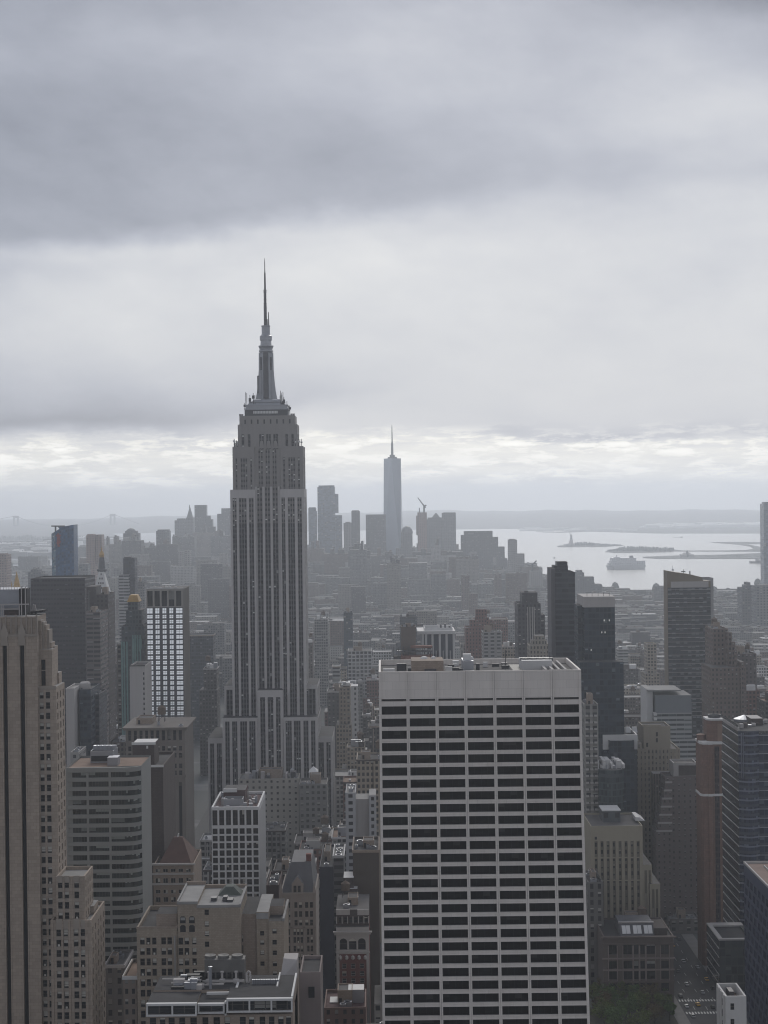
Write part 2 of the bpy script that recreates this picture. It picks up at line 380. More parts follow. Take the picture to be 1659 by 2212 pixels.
M['orange'] = plain('orange_netting', (.17, .075, .055), .9, .25, .3)
M['wood'] = plain('tank_wood', (.12, .09, .07), .9, .25, .8)
M['slate'] = plain('slate_roof', (.10, .10, .108), .8, .2, .2)
M['rust'] = plain('rust_tile', (.10, .06, .05), .9, .2, .25)
M['asphalt'] = plain('asphalt', (.045, .045, .048), .9, .2, .08)
M['paving'] = plain('sidewalk_concrete', (.16, .155, .15), .9, .2, .2)
M['paint'] = plain('road_paint', (.55, .55, .53), .8, .25, 1.0)
M['blind'] = plain('window_blind', (.50, .48, .44), .8, .1, .5)
M['frame'] = plain('window_frame', (.10, .09, .08), .6, .1, .5)
M['frame_w'] = plain('pale_window_frame', (.42, .41, .40), .6, .1, .5)
M['mirror'] = plain('bright_reflecting_glass', (.86, .88, .90), .32, .04, .3, 1.0, .5)
PB = pane('pane_office'); PD = pane('pane_dark', (.014, .014, .017), .10, (.3, .3, .29), 2, 1, .02)
PG = pane('pane_green', (.022, .027, .027), .22, (.20, .22, .21), 5, 1, .03, (.11, .12, .12), gvar=1.5)
HAZE = 0.82e-4
# ------------------------------------------------------------------ the setting: ground, water, shores
def fan(mb, a0, a1, rs, na, lift, mat=0):
    for i in range(na):
        A, B = a0 + (a1 - a0) * i / na, a0 + (a1 - a0) * (i + 1) / na
        for r0, r1 in zip(rs, rs[1:]):
            pts = [(math.sin(a) * r, math.cos(a) * r, -(r * r) / R2 + lift) for a, r in ((A, r0), (B, r0), (B, r1), (A, r1))]
            mb.face(pts if r0 > 0 else [pts[0], pts[2], pts[3]], mat)
RS = [1, 400, 800, 1200, 1600, 2000, 2500, 3000, 3600, 4200, 5000, 6000, 7000, 8200, 9500, 11000, 13000, 15500, 18500, 22000, 26000, 30000, 33000]
def land_mat():
    m, t, b = mat_new('land')
    g = t.node('ShaderNodeNewGeometry').outputs['Position']
    n = t.noise(g, .0012, 6.0, .6); n2_ = t.noise(g, .012, 3.0, .6)
    t.put(b.inputs['Base Color'], t.mix(t.ramp(n2_, [(.55, 0.0), (.72, 1.0)]), t.mix(n, (.035, .038, .038), (.075, .08, .078)), (.20, .20, .20)))
    b.inputs['Roughness'].default_value = .95
    return m
M['land'] = land_mat()
def water_mat():
    m, t, b = mat_new('water')
    g = t.node('ShaderNodeNewGeometry').outputs['Position']
    x, y, z = t.sep(g)
    b.inputs['Base Color'].default_value = (.10, .115, .125, 1); b.inputs['Roughness'].default_value = .22
    b.inputs['Specular IOR Level'].default_value = .6
    n = t.noise(t.xyz(t.m('MULTIPLY', x, .4), y, 0.0), .009, 7.0, .7)
    bp = t.node('ShaderNodeBump'); bp.inputs['Strength'].default_value = .28; bp.inputs['Distance'].default_value = 8.0
    t.put(bp.inputs['Height'], n); t.l.new(bp.outputs[0], b.inputs['Normal'])
    return m
M['water'] = water_mat()
mb = MB(); fan(mb, R(-45), R(45), RS, 36, 0.0)
mb.face([(-1400, -700, -.5), (1400, -700, -.5), (1400, 500, -.5), (-1400, 500, -.5)])
structure(mb.build('ground', [M['land']]))
# harbour water: far edge follows the shores
mb = MB(); NA = 60
def far_edge(a):
    x = CX + math.tan(a) * F
    if x < 1000: y = 1139.5
    elif x < 1150: y = 1143
    elif x < 1400: y = 1145 + (x - 1150) * .03
    else: y = 1153
    p = G(x, y + (x - CX) * 0); return math.hypot(p.x, p.y)
for i in range(NA):
    A, B = R(-15) + R(31) * i / NA, R(-15) + R(31) * (i + 1) / NA
    for k in range(24):
        pts = []
        for a, kk in ((A, k), (B, k), (B, k + 1), (A, k + 1)):
            fe = far_edge(a); r = 2800 * (fe / 2800) ** (kk / 24.0)
            pts.append((math.sin(a) * r, math.cos(a) * r, -(r * r) / R2 + 1.0))
        mb.face(pts)
structure(mb.build('water', [M['water']]))
def land(name, px, mat, h=3.0, cat=None, label=None, close=None):
    pts = [G(x, y) for x, y in px]
    if close: pts += [Vector(c) for c in close]
    pts = pts[::-1]
    # shoelace for orientation
    s_ = sum(pts[i].x * pts[(i + 1) % len(pts)].y - pts[(i + 1) % len(pts)].x * pts[i].y for i in range(len(pts)))
    if s_ < 0: pts = pts[::-1]
    mb = MB()
    mb.face([(p.x, p.y, zc(p.x, p.y) + h) for p in pts])
    for i in range(len(pts)):
        a, b = pts[i], pts[(i + 1) % len(pts)]
        mb.face([(a.x, a.y, zc(a.x, a.y) - 2), (b.x, b.y, zc(b.x, b.y) - 2), (b.x, b.y, zc(b.x, b.y) + h), (a.x, a.y, zc(a.x, a.y) + h)])
    return structure(mb.build(name, [mat]))
M['canopy'] = plain('hazed_tree_canopy', (.13, .14, .135), .95, .4, .03)  # colour lifted towards grey, standing in for missing distance haze
land('island_shore', [(-150, 1262), (60, 1250), (160, 1238), (240, 1222), (300, 1196), (420, 1184), (560, 1186), (700, 1188), (900, 1188), (1070, 1206), (1130, 1240), (1190, 1262),
                      (1250, 1276), (1320, 1290), (1500, 1296), (1700, 1291), (1850, 1289)], M['land'], 3, close=[(1300, 2700, 0), (-1300, 2700, 0)])
land('far_shore', [(-120, 1150), (0, 1151), (60, 1152), (110, 1151), (200, 1150), (240, 1153), (262, 1161), (262, 1172), (230, 1176), (180, 1183), (170, 1196), (110, 1200), (60, 1206), (-120, 1206)], M['land'], 4)
land('pier_shore', [(-40, 1213), (60, 1212), (108, 1209), (107, 1213), (60, 1219), (-40, 1221)], M['land'], 5)
land('pier_shore', [(120, 1226), (190, 1213), (230, 1212), (180, 1221), (120, 1232)], M['land'], 5)
land('statue_island', [(1203, 1180.5), (1225, 1178), (1300, 1177), (1340, 1177.5), (1347, 1179), (1300, 1182), (1206, 1182.5)], M['land'], 3)
land('wooded_island', [(1307, 1193), (1330, 1188), (1400, 1186), (1455, 1188), (1470, 1190), (1440, 1193.5), (1330, 1195)], M['land'], 3)
land('long_island', [(1388, 1204), (1420, 1203), (1470, 1201), (1560, 1199.5), (1640, 1196), (1690, 1190), (1690, 1208), (1560, 1207.5), (1420, 1207.5), (1390, 1206)], M['land'], 3)
land('jetty', [(1455, 1190.5), (1560, 1190.5), (1610, 1189.5), (1628, 1186.5), (1620, 1181), (1590, 1176.5), (1537, 1172.5), (1560, 1172), (1690, 1171.5), (1690, 1175), (1610, 1176),
               (1640, 1182), (1690, 1188), (1690, 1192), (1620, 1192), (1455, 1191.6)], M['land'], 3)
land('pier_shore', [(1545, 1277.5), (1605, 1275), (1607, 1277), (1548, 1280)], M['land'], 4)
land('oil_pier', [(1170, 1150.5), (1215, 1149), (1300, 1146.5), (1300, 1148), (1215, 1151)], M['land'], 3)
# ridge of low hills behind the bay
mb = MB(); NA = 90; rr = [15500, 16500, 17500, 18500, 19500, 21000, 23000, 25500, 28000]
def hh(i, k):
    a = R(-13) + R(26.5) * i / NA; x = CX + math.tan(a) * F
    t_ = k / (len(rr) - 1.0)
    hgt = np.interp(x, [-60, 0, 200, 480, 700, 940, 1000, 1100, 1300, 1660], [60, 66, 74, 112, 120, 132, 128, 122, 112, 96])
    hgt = hgt + 7 * math.sin(x * .021 + 1) + 5 * math.sin(x * .06) + 3 * math.sin(x * .15 + k)
    r = rr[k]; z = -(r * r) / R2 + max(0, hgt) * min(1, math.sin(min(1, t_ * 1.35) * math.pi / 2)) * (1 if t_ < .8 else .8) + (1.5 if k else -1)
    return (math.sin(a) * r, math.cos(a) * r, z)
for i in range(NA):
    for k in range(len(rr) - 1):
        mb.face([hh(i, k), hh(i + 1, k), hh(i + 1, k + 1), hh(i, k + 1)])
structure(mb.build('hills', [M['land']], smooth=True))
# ------------------------------------------------------------------ things on the water
M['steel_far'] = plain('bridge_steel', (.06, .07, .08), .7, .1, .01)
br = thing('suspension_bridge', 'long grey suspension bridge with two tall towers across the hazy bay on the horizon', 'bridge', (0, 17800, -25))
YB = 17800.0
tw = []
for xp, yt, yb in ((34.5, 1114.4, 1150), (243.2, 1110.2, 1149.5)):
    c = P(xp, yt, YB); b_ = P(xp, yb, YB); hw = 8.4 * YB / F / 2
    mb = MB()
    for s_ in (-1, 1): mb.bx(c.x + s_ * hw - 8 * 1.0, c.x + s_ * hw + 8, YB - 12, YB + 12, b_.z - 20, c.z)
    H = c.z - b_.z
    for f0, f1 in ((.86, 1.0), (.38, .45)): mb.bx(c.x - hw, c.x + hw, YB - 10, YB + 10, b_.z + H * f0, b_.z + H * f1 - 1)
    mb.build('bridge_tower', [M['steel_far']], br)
    tw.append((c, b_))
mb = MB()
ds = [P(x, y, YB) for x, y in ((-160, 1156), (-60, 1151), (34, 1146.5), (90, 1141.5), (139, 1139), (190, 1139), (243, 1141), (290, 1143), (340, 1147))]
for a, b_ in zip(ds, ds[1:]): mb.bar(a, b_, 14)
mb.build('bridge_deck', [M['steel_far']], br)
mb = MB()
pts = []
for i in range(25):
    t_ = i / 24.0; x = tw[0][0].x + (tw[1][0].x - tw[0][0].x) * t_
    z0 = tw[0][0].z + (tw[1][0].z - tw[0][0].z) * t_
    pts.append(Vector((x, YB, z0 - 118 * (1 - (2 * t_ - 1) ** 2))))
for a, b_ in zip(pts, pts[1:]): mb.bar(a, b_, 4.5)
mb.bar(tw[0][0], ds[0] + Vector((0, 0, 20)), 4.5); mb.bar(tw[1][0], ds[-1], 4.5)
mb.build('bridge_cable', [M['steel_far']], br)
# statue on its pedestal
M['statue'] = plain('statue_green', (.11, .15, .14), .8, .1, .1)
b_ = G(1234, 1179.5); YS = b_.y
st = thing('statue_monument', 'tiny robed statue with raised torch on its tall stone pedestal on the harbour island', 'statue', tuple(b_ + Vector((0, 0, 2))))
k = YS / F
mb = MB(); x, z = b_.x, b_.z + 2
mb.prism([(x + 9.5 * k * math.cos(a), YS + 9.5 * k * math.sin(a)) for a in [i * math.pi / 5 + .3 for i in range(10)]], z, z + 3.2 * k)
mb.pyramid(x - 4.6 * k, x + 4.6 * k, YS - 4.6 * k, YS + 4.6 * k, z + 3.2 * k, z + 13.5 * k, 0, 2.9 * k, 2.9 * k)
mb.build('pedestal', [M['pale']], st)
mb = MB(); zt = z + 13.5 * k
mb.lathe(x, YS, [(2.5 * k, zt), (2.6 * k, zt + 3 * k), (1.9 * k, zt + 8 * k), (2.1 * k, zt + 9.4 * k), (.6 * k, zt + 9.9 * k), (.9 * k, zt + 10.7 * k), (.8 * k, zt + 11.6 * k), (0, zt + 12.0 * k)], 10)
mb.bar((x - 1.8 * k, YS, zt + 9.2 * k), (x - 2.9 * k, YS, zt + 14.2 * k), .9 * k); mb.lathe(x - 2.9 * k, YS, [(.2 * k, zt + 14.2 * k), (.8 * k, zt + 14.8 * k), (0, zt + 15.8 * k)], 6)
for i in range(5): mb.bar((x, YS, zt + 11.3 * k), (x + (i - 2) * .7 * k, YS, zt + 12.8 * k), .3 * k, 0, .05 * k)
mb.build('robed_figure', [M['statue']], st)
def canopy(name, px0, px1, yb, ytops, Yoff=0, n=220, label=None):
    mb = MB()
    for i in range(n):
        t_ = rnd.random(); xx = px0 + (px1 - px0) * t_
        g = G(xx, yb + rnd.uniform(-1.2, 1.2)); k_ = g.y / F
        top = np.interp(t_, np.linspace(0, 1, len(ytops)), ytops) * k_ * rnd.uniform(.55, 1.05)
        r_ = rnd.uniform(1.0, 2.6) * k_
        mb.lathe(g.x, g.y, [(r_ * .8, g.z + 1), (r_, g.z + top * .45), (r_ * .7, g.z + top * .8), (0, g.z + top)], 6, 0, rnd.random())
    o = mb.build(name, [M['canopy']]); structure(o, 'stuff')
    return o
tag(canopy('island_trees', 1219, 1338, 1178.6, [2.5, 6, 8, 9.5, 8, 5, 3.5, 3, 2.5]), 'low tree cover on the island around the statue', 'trees')
tag(canopy('island_trees', 1312, 1455, 1191, [2, 6, 10, 11.5, 11, 12, 11.5, 11, 10, 10, 8], n=320), 'dense dark tree cover on the wooded island beyond the cruise ship', 'trees')
tag(canopy('island_trees', 1510, 1655, 1203, [2, 2.6, 3, 4, 3, 2.5, 3], n=120), 'thin tree cover along the long flat island at the right', 'trees')
tag(canopy('shore_trees', -10, 250, 1168, [9, 12, 13, 11, 14, 12, 10, 6], n=300), 'grey tree cover along the far shore in front of the bridge', 'trees')
# arrival hall on the long island
g = G(1486, 1205); k = g.y / F
hl = thing('island_hall', 'small hazy hall with a pointed tower on the long harbour island', 'building', tuple(g))
mb = MB(); mb.box(g.x - 13 * k, g.x + 13 * k, g.y, g.y + 60, g.z, g.z + 7 * k); mb.pyramid(g.x - 9 * k, g.x + 9 * k, g.y, g.y + 60, g.z + 7 * k, g.z + 11 * k, 0, 6 * k, 8)
mb.build('hall_wall', [M['pale']], hl)
mb = MB(); mb.box(g.x - 2.6 * k, g.x + 1 * k, g.y - 4, g.y + 20, g.z, g.z + 12 * k); mb.pyramid(g.x - 2.6 * k, g.x + 1 * k, g.y - 4, g.y + 20, g.z + 12 * k, g.z + 18 * k, 0)
mb.build('spire', [M['slate']], hl)
# cruise ship
M['ship'] = facade('ship_cabins', (.68, .68, .69), (.30, .31, .33), .75, .45, blind=.1, var=.05)
M['shiphull'] = plain('ship_hull', (.62, .62, .63), .6, .08, .02)
sh = thing('cruise_ship', 'huge pale cruise ship turning in the open harbour, bow to the left', 'ship', tuple(G(1351, 1230)))
g = G(1351, 1230); k = g.y / F; x0, x1, Y0, Y1 = g.x - 41 * k, g.x + 43 * k, g.y - 15, g.y + 45
def hull(mb, fr, z0, z1, in0, in1, mat):
    a = lambda ins, z: [(x0 + ins[0], (Y0 + Y1) / 2, z), (x0 + ins[0] + 22, Y0 + ins[2], z), (x1 - ins[1], Y0 + ins[2], z), (x1 - ins[1], Y1 - ins[2], z), (x0 + ins[0] + 22, Y1 - ins[2], z)]
    mb.loft([a(in0, z0), a(in1, z1)], mat)
mb = MB(); hull(mb, 0, g.z, g.z + 9 * k, (6, 4, 5), (0, 0, 0), 0); mb.build('hull', [M['shiphull']], sh)
mb = MB()
def deck(i0, i1, za, zb):
    mb.prism([(x0 + i0, Y0 + 2), (x1 - i1, Y0 + 2), (x1 - i1, Y1 - 2), (x0 + i0, Y1 - 2)], g.z + za * k, g.z + zb * k, 0, 1, (6, 3.2))
deck(9, 2, 9, 14); deck(14, 2, 14, 19); deck(18, 34, 19, 25)
mb.build('superstructure', [M['ship'], M['shiphull']], sh)
mb = MB(); mb.pyramid(g.x + 10 * k, g.x + 18 * k, g.y, g.y + 26, g.z + 25 * k, g.z + 29.5 * k, 0, 3 * k, 6); mb.build('funnel', [M['navy']], sh)
mb = MB(); mb.bar((g.x - 18 * k, g.y + 10, g.z + 25 * k), (g.x - 18 * k, g.y + 10, g.z + 31 * k), 2.5); mb.bx(g.x - 24 * k, g.x - 12 * k, g.y, g.y + 20, g.z + 25 * k, g.z + 27 * k); mb.build('radar_mast', [M['shiphull']], sh)
def boat(name, label, x, y, len_px, hpx, cabins):
    g = G(x, y); k_ = g.y / F
    o = thing(name, label, 'boat', tuple(g + Vector((0, 0, 1))))
    L_, H_ = len_px * k_, hpx * k_
    mb = MB(); w_ = max(6, L_ * .14)
    a = lambda s_, z: [(g.x - L_ / 2 * s_, g.y, z), (g.x - L_ / 2 * s_ + L_ * .15, g.y - w_ * s_, z), (g.x + L_ / 2 * s_, g.y - w_ * s_, z), (g.x + L_ / 2 * s_, g.y + w_ * s_, z), (g.x - L_ / 2 * s_ + L_ * .15, g.y + w_ * s_, z)]
    mb.loft([a(.92, g.z), a(1, g.z + H_ * .4)]); mb.build('hull', [M['metal_dark']], o)
    mb = MB()
    for c, w2, z1 in cabins: mb.box(g.x + (c - w2) * L_, g.x + (c + w2) * L_, g.y - w_ * .6, g.y + w_ * .6, g.z + H_ * .4, g.z + H_ * z1)
    mb.build('cabin', [M['pale']], o)
boat('harbour_boat', 'small dark boat alone on the water left of the cruise ship', 1197, 1206.5, 5, 3.2, [(.1, .3, .9)])
boat('barge', 'long low barge far out on the harbour behind the wooded island', 1464, 1161.8, 22, 2.2, [(.38, .08, 1.4)])
boat('cargo_ship', 'dark ship with a tall white bridge moored at the right edge of the harbour', 1637, 1217, 38, 12, [(-.02, .10, 1.0), (.2, .25, .6)])
boat('sailing_boat', 'tiny sailing boat with a faint mast above the sloped roof tower', 1453, 1233, 4, 10, [(0, .03, 1.0)])
# white storage tanks and sheds on the far right shore
M['tank_white'] = plain('white_tank', (.75, .75, .74), .6, .05, .01)
mb = MB()
for i in range(90):
    x = rnd.choice([rnd.uniform(1402, 1590), rnd.uniform(1540, 1660), rnd.uniform(1600, 1660)]); y = 1141 - (x - 1400) * .018 + rnd.uniform(-3.5, 2)
    g = G(x, y); r_ = rnd.uniform(40, 130); mb.box(g.x - r_, g.x + r_, g.y, g.y + 120, g.z - 3, g.z + rnd.uniform(14, 30))
for i in range(26):
    x = rnd.uniform(1120, 1370); g = G(x, 1150 + rnd.uniform(-6, -1)); r_ = rnd.uniform(20, 100); mb.box(g.x - r_, g.x + r_, g.y, g.y + 60, g.z - 3, g.z + rnd.uniform(8, 20))
for i in range(120):
    x = rnd.uniform(990, 1640); g = G(x, rnd.uniform(1122, 1140) - (x - 1000) * .012); r_ = rnd.uniform(25, 80); mb.box(g.x - r_, g.x + r_, g.y, g.y + 60, g.z - 3, g.z + rnd.uniform(10, 40))
structure(tag(mb.build('shore_sheds', [M['tank_white']]), 'white tanks and sheds scattered along the far shore across the harbour', 'sheds'), 'stuff')
mb = MB()
for i in range(260):
    x = rnd.uniform(-20, 262); y = rnd.uniform(1178, 1207) if x < 170 else rnd.uniform(1165, 1176)
    g = G(x, y); r_ = rnd.uniform(10, 70)
    mb.box(g.x - r_, g.x + r_, g.y, g.y + 60, g.z - 3, g.z + rnd.uniform(10, 34), 0 if rnd.random() < .3 else 1)
for x in (117, 136): # port gantries
    g = G(x, 1190); mb.bar(g, g + Vector((0, 0, 85)), 9, 1); mb.bar(g + Vector((-60, 0, 60)), g + Vector((70, 0, 70)), 8, 1)
structure(tag(mb.build('port_sheds', [M['tank_white'], M['metal_dark']]), 'pale sheds and dark warehouses of the port along the far left shore', 'sheds'), 'stuff')
# ------------------------------------------------------------------ building helpers
FOOT = []                 # footprints of the buildings placed by hand: x0, x1, y0, y1, z
LAND = []                 # landmarks for the labels of the blocks between: px x, px y, phrase, Y
def span(xl, xr, yt, Y):
    a, b = P(xl, yt, Y), P(xr, yt, Y)
    return a.x, b.x, (a.z + b.z) / 2
def lm(root, phrase, xl, xr, yt, Y): LAND.append(((xl + xr) / 2, yt, phrase, Y))
def piece(root, name, fn, mats):
    mb = MB(); fn(mb); return mb.build(name, mats, root)
def roofbits(root, x0, x1, y0, y1, z, seed, tank=False, mat=None, big=True, each=False):
    r = random.Random(seed); W, D = x1 - x0, y1 - y0
    if big and W > 6:
        mb = MB(); a = x0 + W * r.uniform(.12, .4); b = a + W * r.uniform(.25, .45); c = y0 + D * r.uniform(.25, .45); d = c + D * r.uniform(.25, .4); h = r.uniform(3, 6.5)
        mb.ring(a, b, c, d, z, z + h, .3, 0, None, '', .5); mb.face([(a + .3, c + .3, z + h - .5), (b - .3, c + .3, z + h - .5), (b - .3, d - .3, z + h - .5), (a + .3, d - .3, z + h - .5)], 1)
        mb.bx(a + W * .03, a + W * .03 + 1.2, c - .08, c + .02, z, z + 2.3, 2)
        mb.build('penthouse', [mat or M['buff2'], M['roof'], M['black']], root)
    mb = MB()
    for i in range(r.randint(2, 5)):
        w_, d_, h = r.uniform(1.2, 3.2), r.uniform(1.2, 3.2), r.uniform(.9, 2.4); a = r.uniform(x0 + .8, max(x0 + .9, x1 - w_ - .8)); c = r.uniform(y0 + .8, max(y0 + .9, y1 - d_ - .8))
        mb.bx(a, a + w_, c, c + d_, z, z + h); mb.lathe(a + w_ / 2, c + d_ / 2, [(w_ * .35, z + h), (w_ * .35, z + h + .35), (0, z + h + .36)], 8, 1)
    (mb.build_each if each or y0 < 1100 else mb.build)('cooling_unit', [M['metal'], M['metal_dark']], root)
    if tank: water_tank(root, x0 + W * r.uniform(.2, .8), y0 + D * r.uniform(.3, .7), z + r.uniform(0, 2.5), r.uniform(.9, 1.2))
def water_tank(root, x, y, z, s=1.0):
    mb = MB()
    for i in (-1, 1):
        for j in (-1, 1): mb.bar((x + i * 1.5 * s, y + j * 1.5 * s, z - .5), (x + i * 1.3 * s, y + j * 1.3 * s, z + 3 * s), .25, 1)
    for j in (-1, 1): mb.bar((x - 1.5 * s, y + j * 1.4 * s, z + .3), (x + 1.5 * s, y + j * 1.4 * s, z + 2.8 * s), .15, 1)
    mb.lathe(x, y, [(0, z + 3 * s), (2.1 * s, z + 3 * s), (2.05 * s, z + 6.2 * s), (2.25 * s, z + 6.2 * s), (0, z + 7.7 * s)], 14, 0)
    return mb.build('water_tank', [M['wood'], M['metal_dark']], root)
def tower(name, label, cat, xl, xr, yt, Y, dep, mat, cell=(3.2, 3.6), roof=None, group=None, phrase=None, bits=True, tank=False, pent=None, z0=-1.0, parapet=1.3, foot=True, skip='', cornice=None, par=True):
    x0, x1, z = span(xl, xr, yt, Y)
    t = thing(name, label, cat, ((x0 + x1) / 2, Y + dep / 2, z0), group)
    mb = MB(); mb.ring(x0, x1, Y, Y + dep, z0, z, .45, 0, cell, skip, parapet); mb.build('wall', [mat], t)
    mb = MB(); mb.face([(x0 + .4, Y + .4, z - parapet + .1), (x1 - .4, Y + .4, z - parapet + .1), (x1 - .4, Y + dep - .4, z - parapet + .1), (x0 + .4, Y + dep - .4, z - parapet + .1)], 0)
    if cornice is not None:
        o = .35; mb2 = MB()
        for a in ((x0 - o, x1 + o, Y - o, Y - .003), (x0 - o, x0 - .003, Y, Y + dep), (x1 + .003, x1 + o, Y, Y + dep)): mb2.bx(*a, z - 1.3, z - .05)
        mb2.build('cornice', [cornice], t)
    ro_ = mb.build('roof', [roof or M['roof']], t)
    if bits: roofbits(ro_, x0, x1, Y, Y + dep, z - parapet + .1, hash((round(xl), round(yt))) % 9999, tank, pent)
    if foot: FOOT.append((x0, x1, Y, Y + dep, z))
    if phrase: lm(t, phrase, xl, xr, yt, Y)
    return t, x0, x1, z
# windows as objects of their own: the largest 100, the rest as one part
_wm = {}
def win_mesh(w_, h, var, fr, nx=1, glass='glassdark', mid=.5, blind='blind'):
    key = (round(w_, 2), round(h, 2), var, fr, nx, glass, mid, blind)
    if key in _wm: return _wm[key]
    mb = MB(); t = .09
    mb.face([(-w_ / 2, 0, 0), (w_ / 2, 0, 0), (w_ / 2, 0, h), (-w_ / 2, 0, h)], 0)
    mb.bx(-w_ / 2, w_ / 2, -.14, -.004, 0, t, 1); mb.bx(-w_ / 2, w_ / 2, -.14, -.004, h - t, h, 1)
    mb.bx(-w_ / 2, -w_ / 2 + t, -.13, -.004, t, h - t, 1); mb.bx(w_ / 2 - t, w_ / 2, -.13, -.004, t, h - t, 1)
    if mid: mb.bx(-w_ / 2 + t, w_ / 2 - t, -.11, -.004, h * mid - .05, h * mid + .05, 1)
    for i in range(1, nx): mb.bx(-w_ / 2 + w_ * i / nx - .04, -w_ / 2 + w_ * i / nx + .04, -.10, -.004, t, h - t, 1)
    if var:
        b = [0, .3, .5, .75, .42, .42, .6][var]
        if var == 5 and nx == 1: mb.bx(-w_ * .22, w_ * .2, -.32, -.015, t, t + h * .28, 2)      # room air conditioner
        else:
            n = nx; k = var % n if n > 1 else 0
            xa, xb = (-w_ / 2 + t, w_ / 2 - t) if n == 1 else (-w_ / 2 + w_ * k / n + .04, -w_ / 2 + w_ * min(n, k + 1 + var % 2) / n - .04)
            mb.face([(xa, -.02, h - t - h * b), (xb, -.02, h - t - h * b), (xb, -.02, h - t), (xa, -.02, h - t)], 2)
    me = mb.build('window', [M[glass], M[fr], M[blind]])
    d = me.data; bpy.data.objects.remove(me); _wm[key] = d
    return d
def windows(root, items, fr='frame', nx=1, glass='glassdark', p=.35, mid=.5, seed=0, limit=100, name='window', blind='blind'):
    # items: (x, y, z, w, h) of the lower middle of each opening
    r = random.Random(seed); items = sorted(items, key=lambda i: -i[3] * i[4] / i[1] ** 2); base_ = root.location
    rest = MB()
    for n, (x, y, z, w_, h) in enumerate(items):
        var = r.choice([1, 2, 3, 4, 5, 6]) if r.random() < p else 0
        me = win_mesh(w_, h, var, fr, nx, glass, mid, blind)
        if n < limit:
            o = bpy.data.objects.new(name, me); C.objects.link(o); o.parent = root; o.location = Vector((x, y, z)) - base_
        else:
            vs = [v.co for v in me.vertices]
            for pg in me.polygons: rest.face([(vs[i].x + x, vs[i].y + y, vs[i].z + z) for i in pg.vertices], pg.material_index)
    if rest.f:
        o = rest.build(name, [M[glass], M[fr], M[blind]], root); o['kind'] = 'stuff'
# ------------------------------------------------------------------ the tall spired skyscraper
ST1 = facade('spire_tower_strip', (.17, .165, .17), (.014, .015, .019), .70, .60, span=(.06, .058, .064), blind=.05, bcol=(.50, .50, .49), var=.2, grough=.2)
ST2 = facade('spire_tower_punched', (.24, .225, .22), (.018, .019, .023), .66, .46, span=(.13, .122, .122), blind=.20, bcol=(.62, .62, .60), var=.12, grough=.2)
ESB = thing('spired_skyscraper', 'tall grey limestone skyscraper with stepped shoulders, metal mast and long needle antenna', 'skyscraper', (-82, 1310, -1))
lm(ESB, 'the tall spired skyscraper', 583, 583, 1400, 1287)
FL = 3.72
STR = [(.03, .085, 2), (.115, .22, 3), (.25, .315, 2), (.36, .435, 2), (.465, .54, 2), (.57, .645, 2), (.69, .74, 2), (.775, .87, 3), (.905, .965, 2)]
def ribbed(mb, x0, x1, Yf, z0, z1, strips, dep=.9, mw=0, ms_=1, seed=0):
    W = x1 - x0
    xs = [(x0 + a * W, x0 + b * W) for a, b, n in strips]
    mb.grid(Yf, x0, x1, z0, z1, xs, [(z0, z1)], dep, mw)
    for i, ((a, b), (_, _, n)) in enumerate(zip(xs, strips)):
        k = (z1 - z0) / FL; u = i * 17 + seed * 101
        mb.face([(a, Yf + dep, z0), (b, Yf + dep, z0), (b, Yf + dep, z1), (a, Yf + dep, z1)], ms_, [(u, -k), (u + n, -k), (u + n, 0), (u, 0)])
def ez(y, Y=1287): return P(580, y, Y).z
LM = [M['lime'], ST1, ST2, M['roof_dark']]
SIDE = (5.2, FL)
def block(mb, xl, xr, yref, Yf, dep, z0, z1, strips, mats_i=1, seed=0, cap=4.0, rib=.9):
    a, b = P(xl, yref, Yf).x, P(xr, yref, Yf).x
    ribbed(mb, a, b, Yf, z0, z1 - cap, strips, rib, 0, mats_i, seed)
    mb.face([(a, Yf, z1 - cap), (b, Yf, z1 - cap), (b, Yf, z1), (a, Yf, z1)], 0)
    # west and east sides, ribbed by the strip pattern, and the back
    n = max(3, int(dep / 6))
    for X, s_ in ((b, 1), (a, -1)):
        for i in range(n):
            y0, y1 = Yf + dep * i / n, Yf + dep * (i + 1) / n; ya, yb = y0 + dep / n * .28, y1 - dep / n * .28 + .001
            for (p, q, m, xx) in ((y0, ya, 0, X), (ya, yb, mats_i, X - s_ * rib), (yb, y1, 0, X)):
                k = (z1 - cap - z0) / FL
                pts = [(xx, p, z0), (xx, q, z0), (xx, q, z1 - cap), (xx, p, z1 - cap)]
                uv = [(i * 5, -k), (i * 5 + 2, -k), (i * 5 + 2, 0), (i * 5, 0)]
                if s_ < 0: pts = [pts[1], pts[0], pts[3], pts[2]]
                mb.face(pts, m, uv)
        pts = [(X, Yf, z1 - cap), (X, Yf + dep, z1 - cap), (X, Yf + dep, z1), (X, Yf, z1)]
        mb.face(pts if s_ > 0 else [pts[1], pts[0], pts[3], pts[2]], 0)
    mb.face([(b, Yf + dep, z0), (a, Yf + dep, z0), (a, Yf + dep, z1), (b, Yf + dep, z1)], 0)
    mb.face([(a, Yf, z1), (b, Yf, z1), (b, Yf + dep, z1), (a, Yf + dep, z1)], 3)
    return a, b
HALF = [(.08, .42, 3), (.58, .92, 3)]
zT1, zT2, zA, zS, zW, zC, zK = ez(1594), ez(1546), ez(1488), ez(1057), ez(964), ez(916), ez(897)
mb = MB()
block(mb, 449, 718, 1594, 1290, 60, -1, zT1, [(.015, .05, 2), (.07, .11, 3), (.125, .2, 3), (.8, .87, 3), (.885, .93, 3), (.95, .985, 2)], 1, 1)
block(mb, 480.5, 556, 1546, 1276, 66, -1, zT2, [(.07, .20, 2), (.27, .42, 3), (.50, .70, 3), (.76, .94, 3)], 1, 2, 2.5)
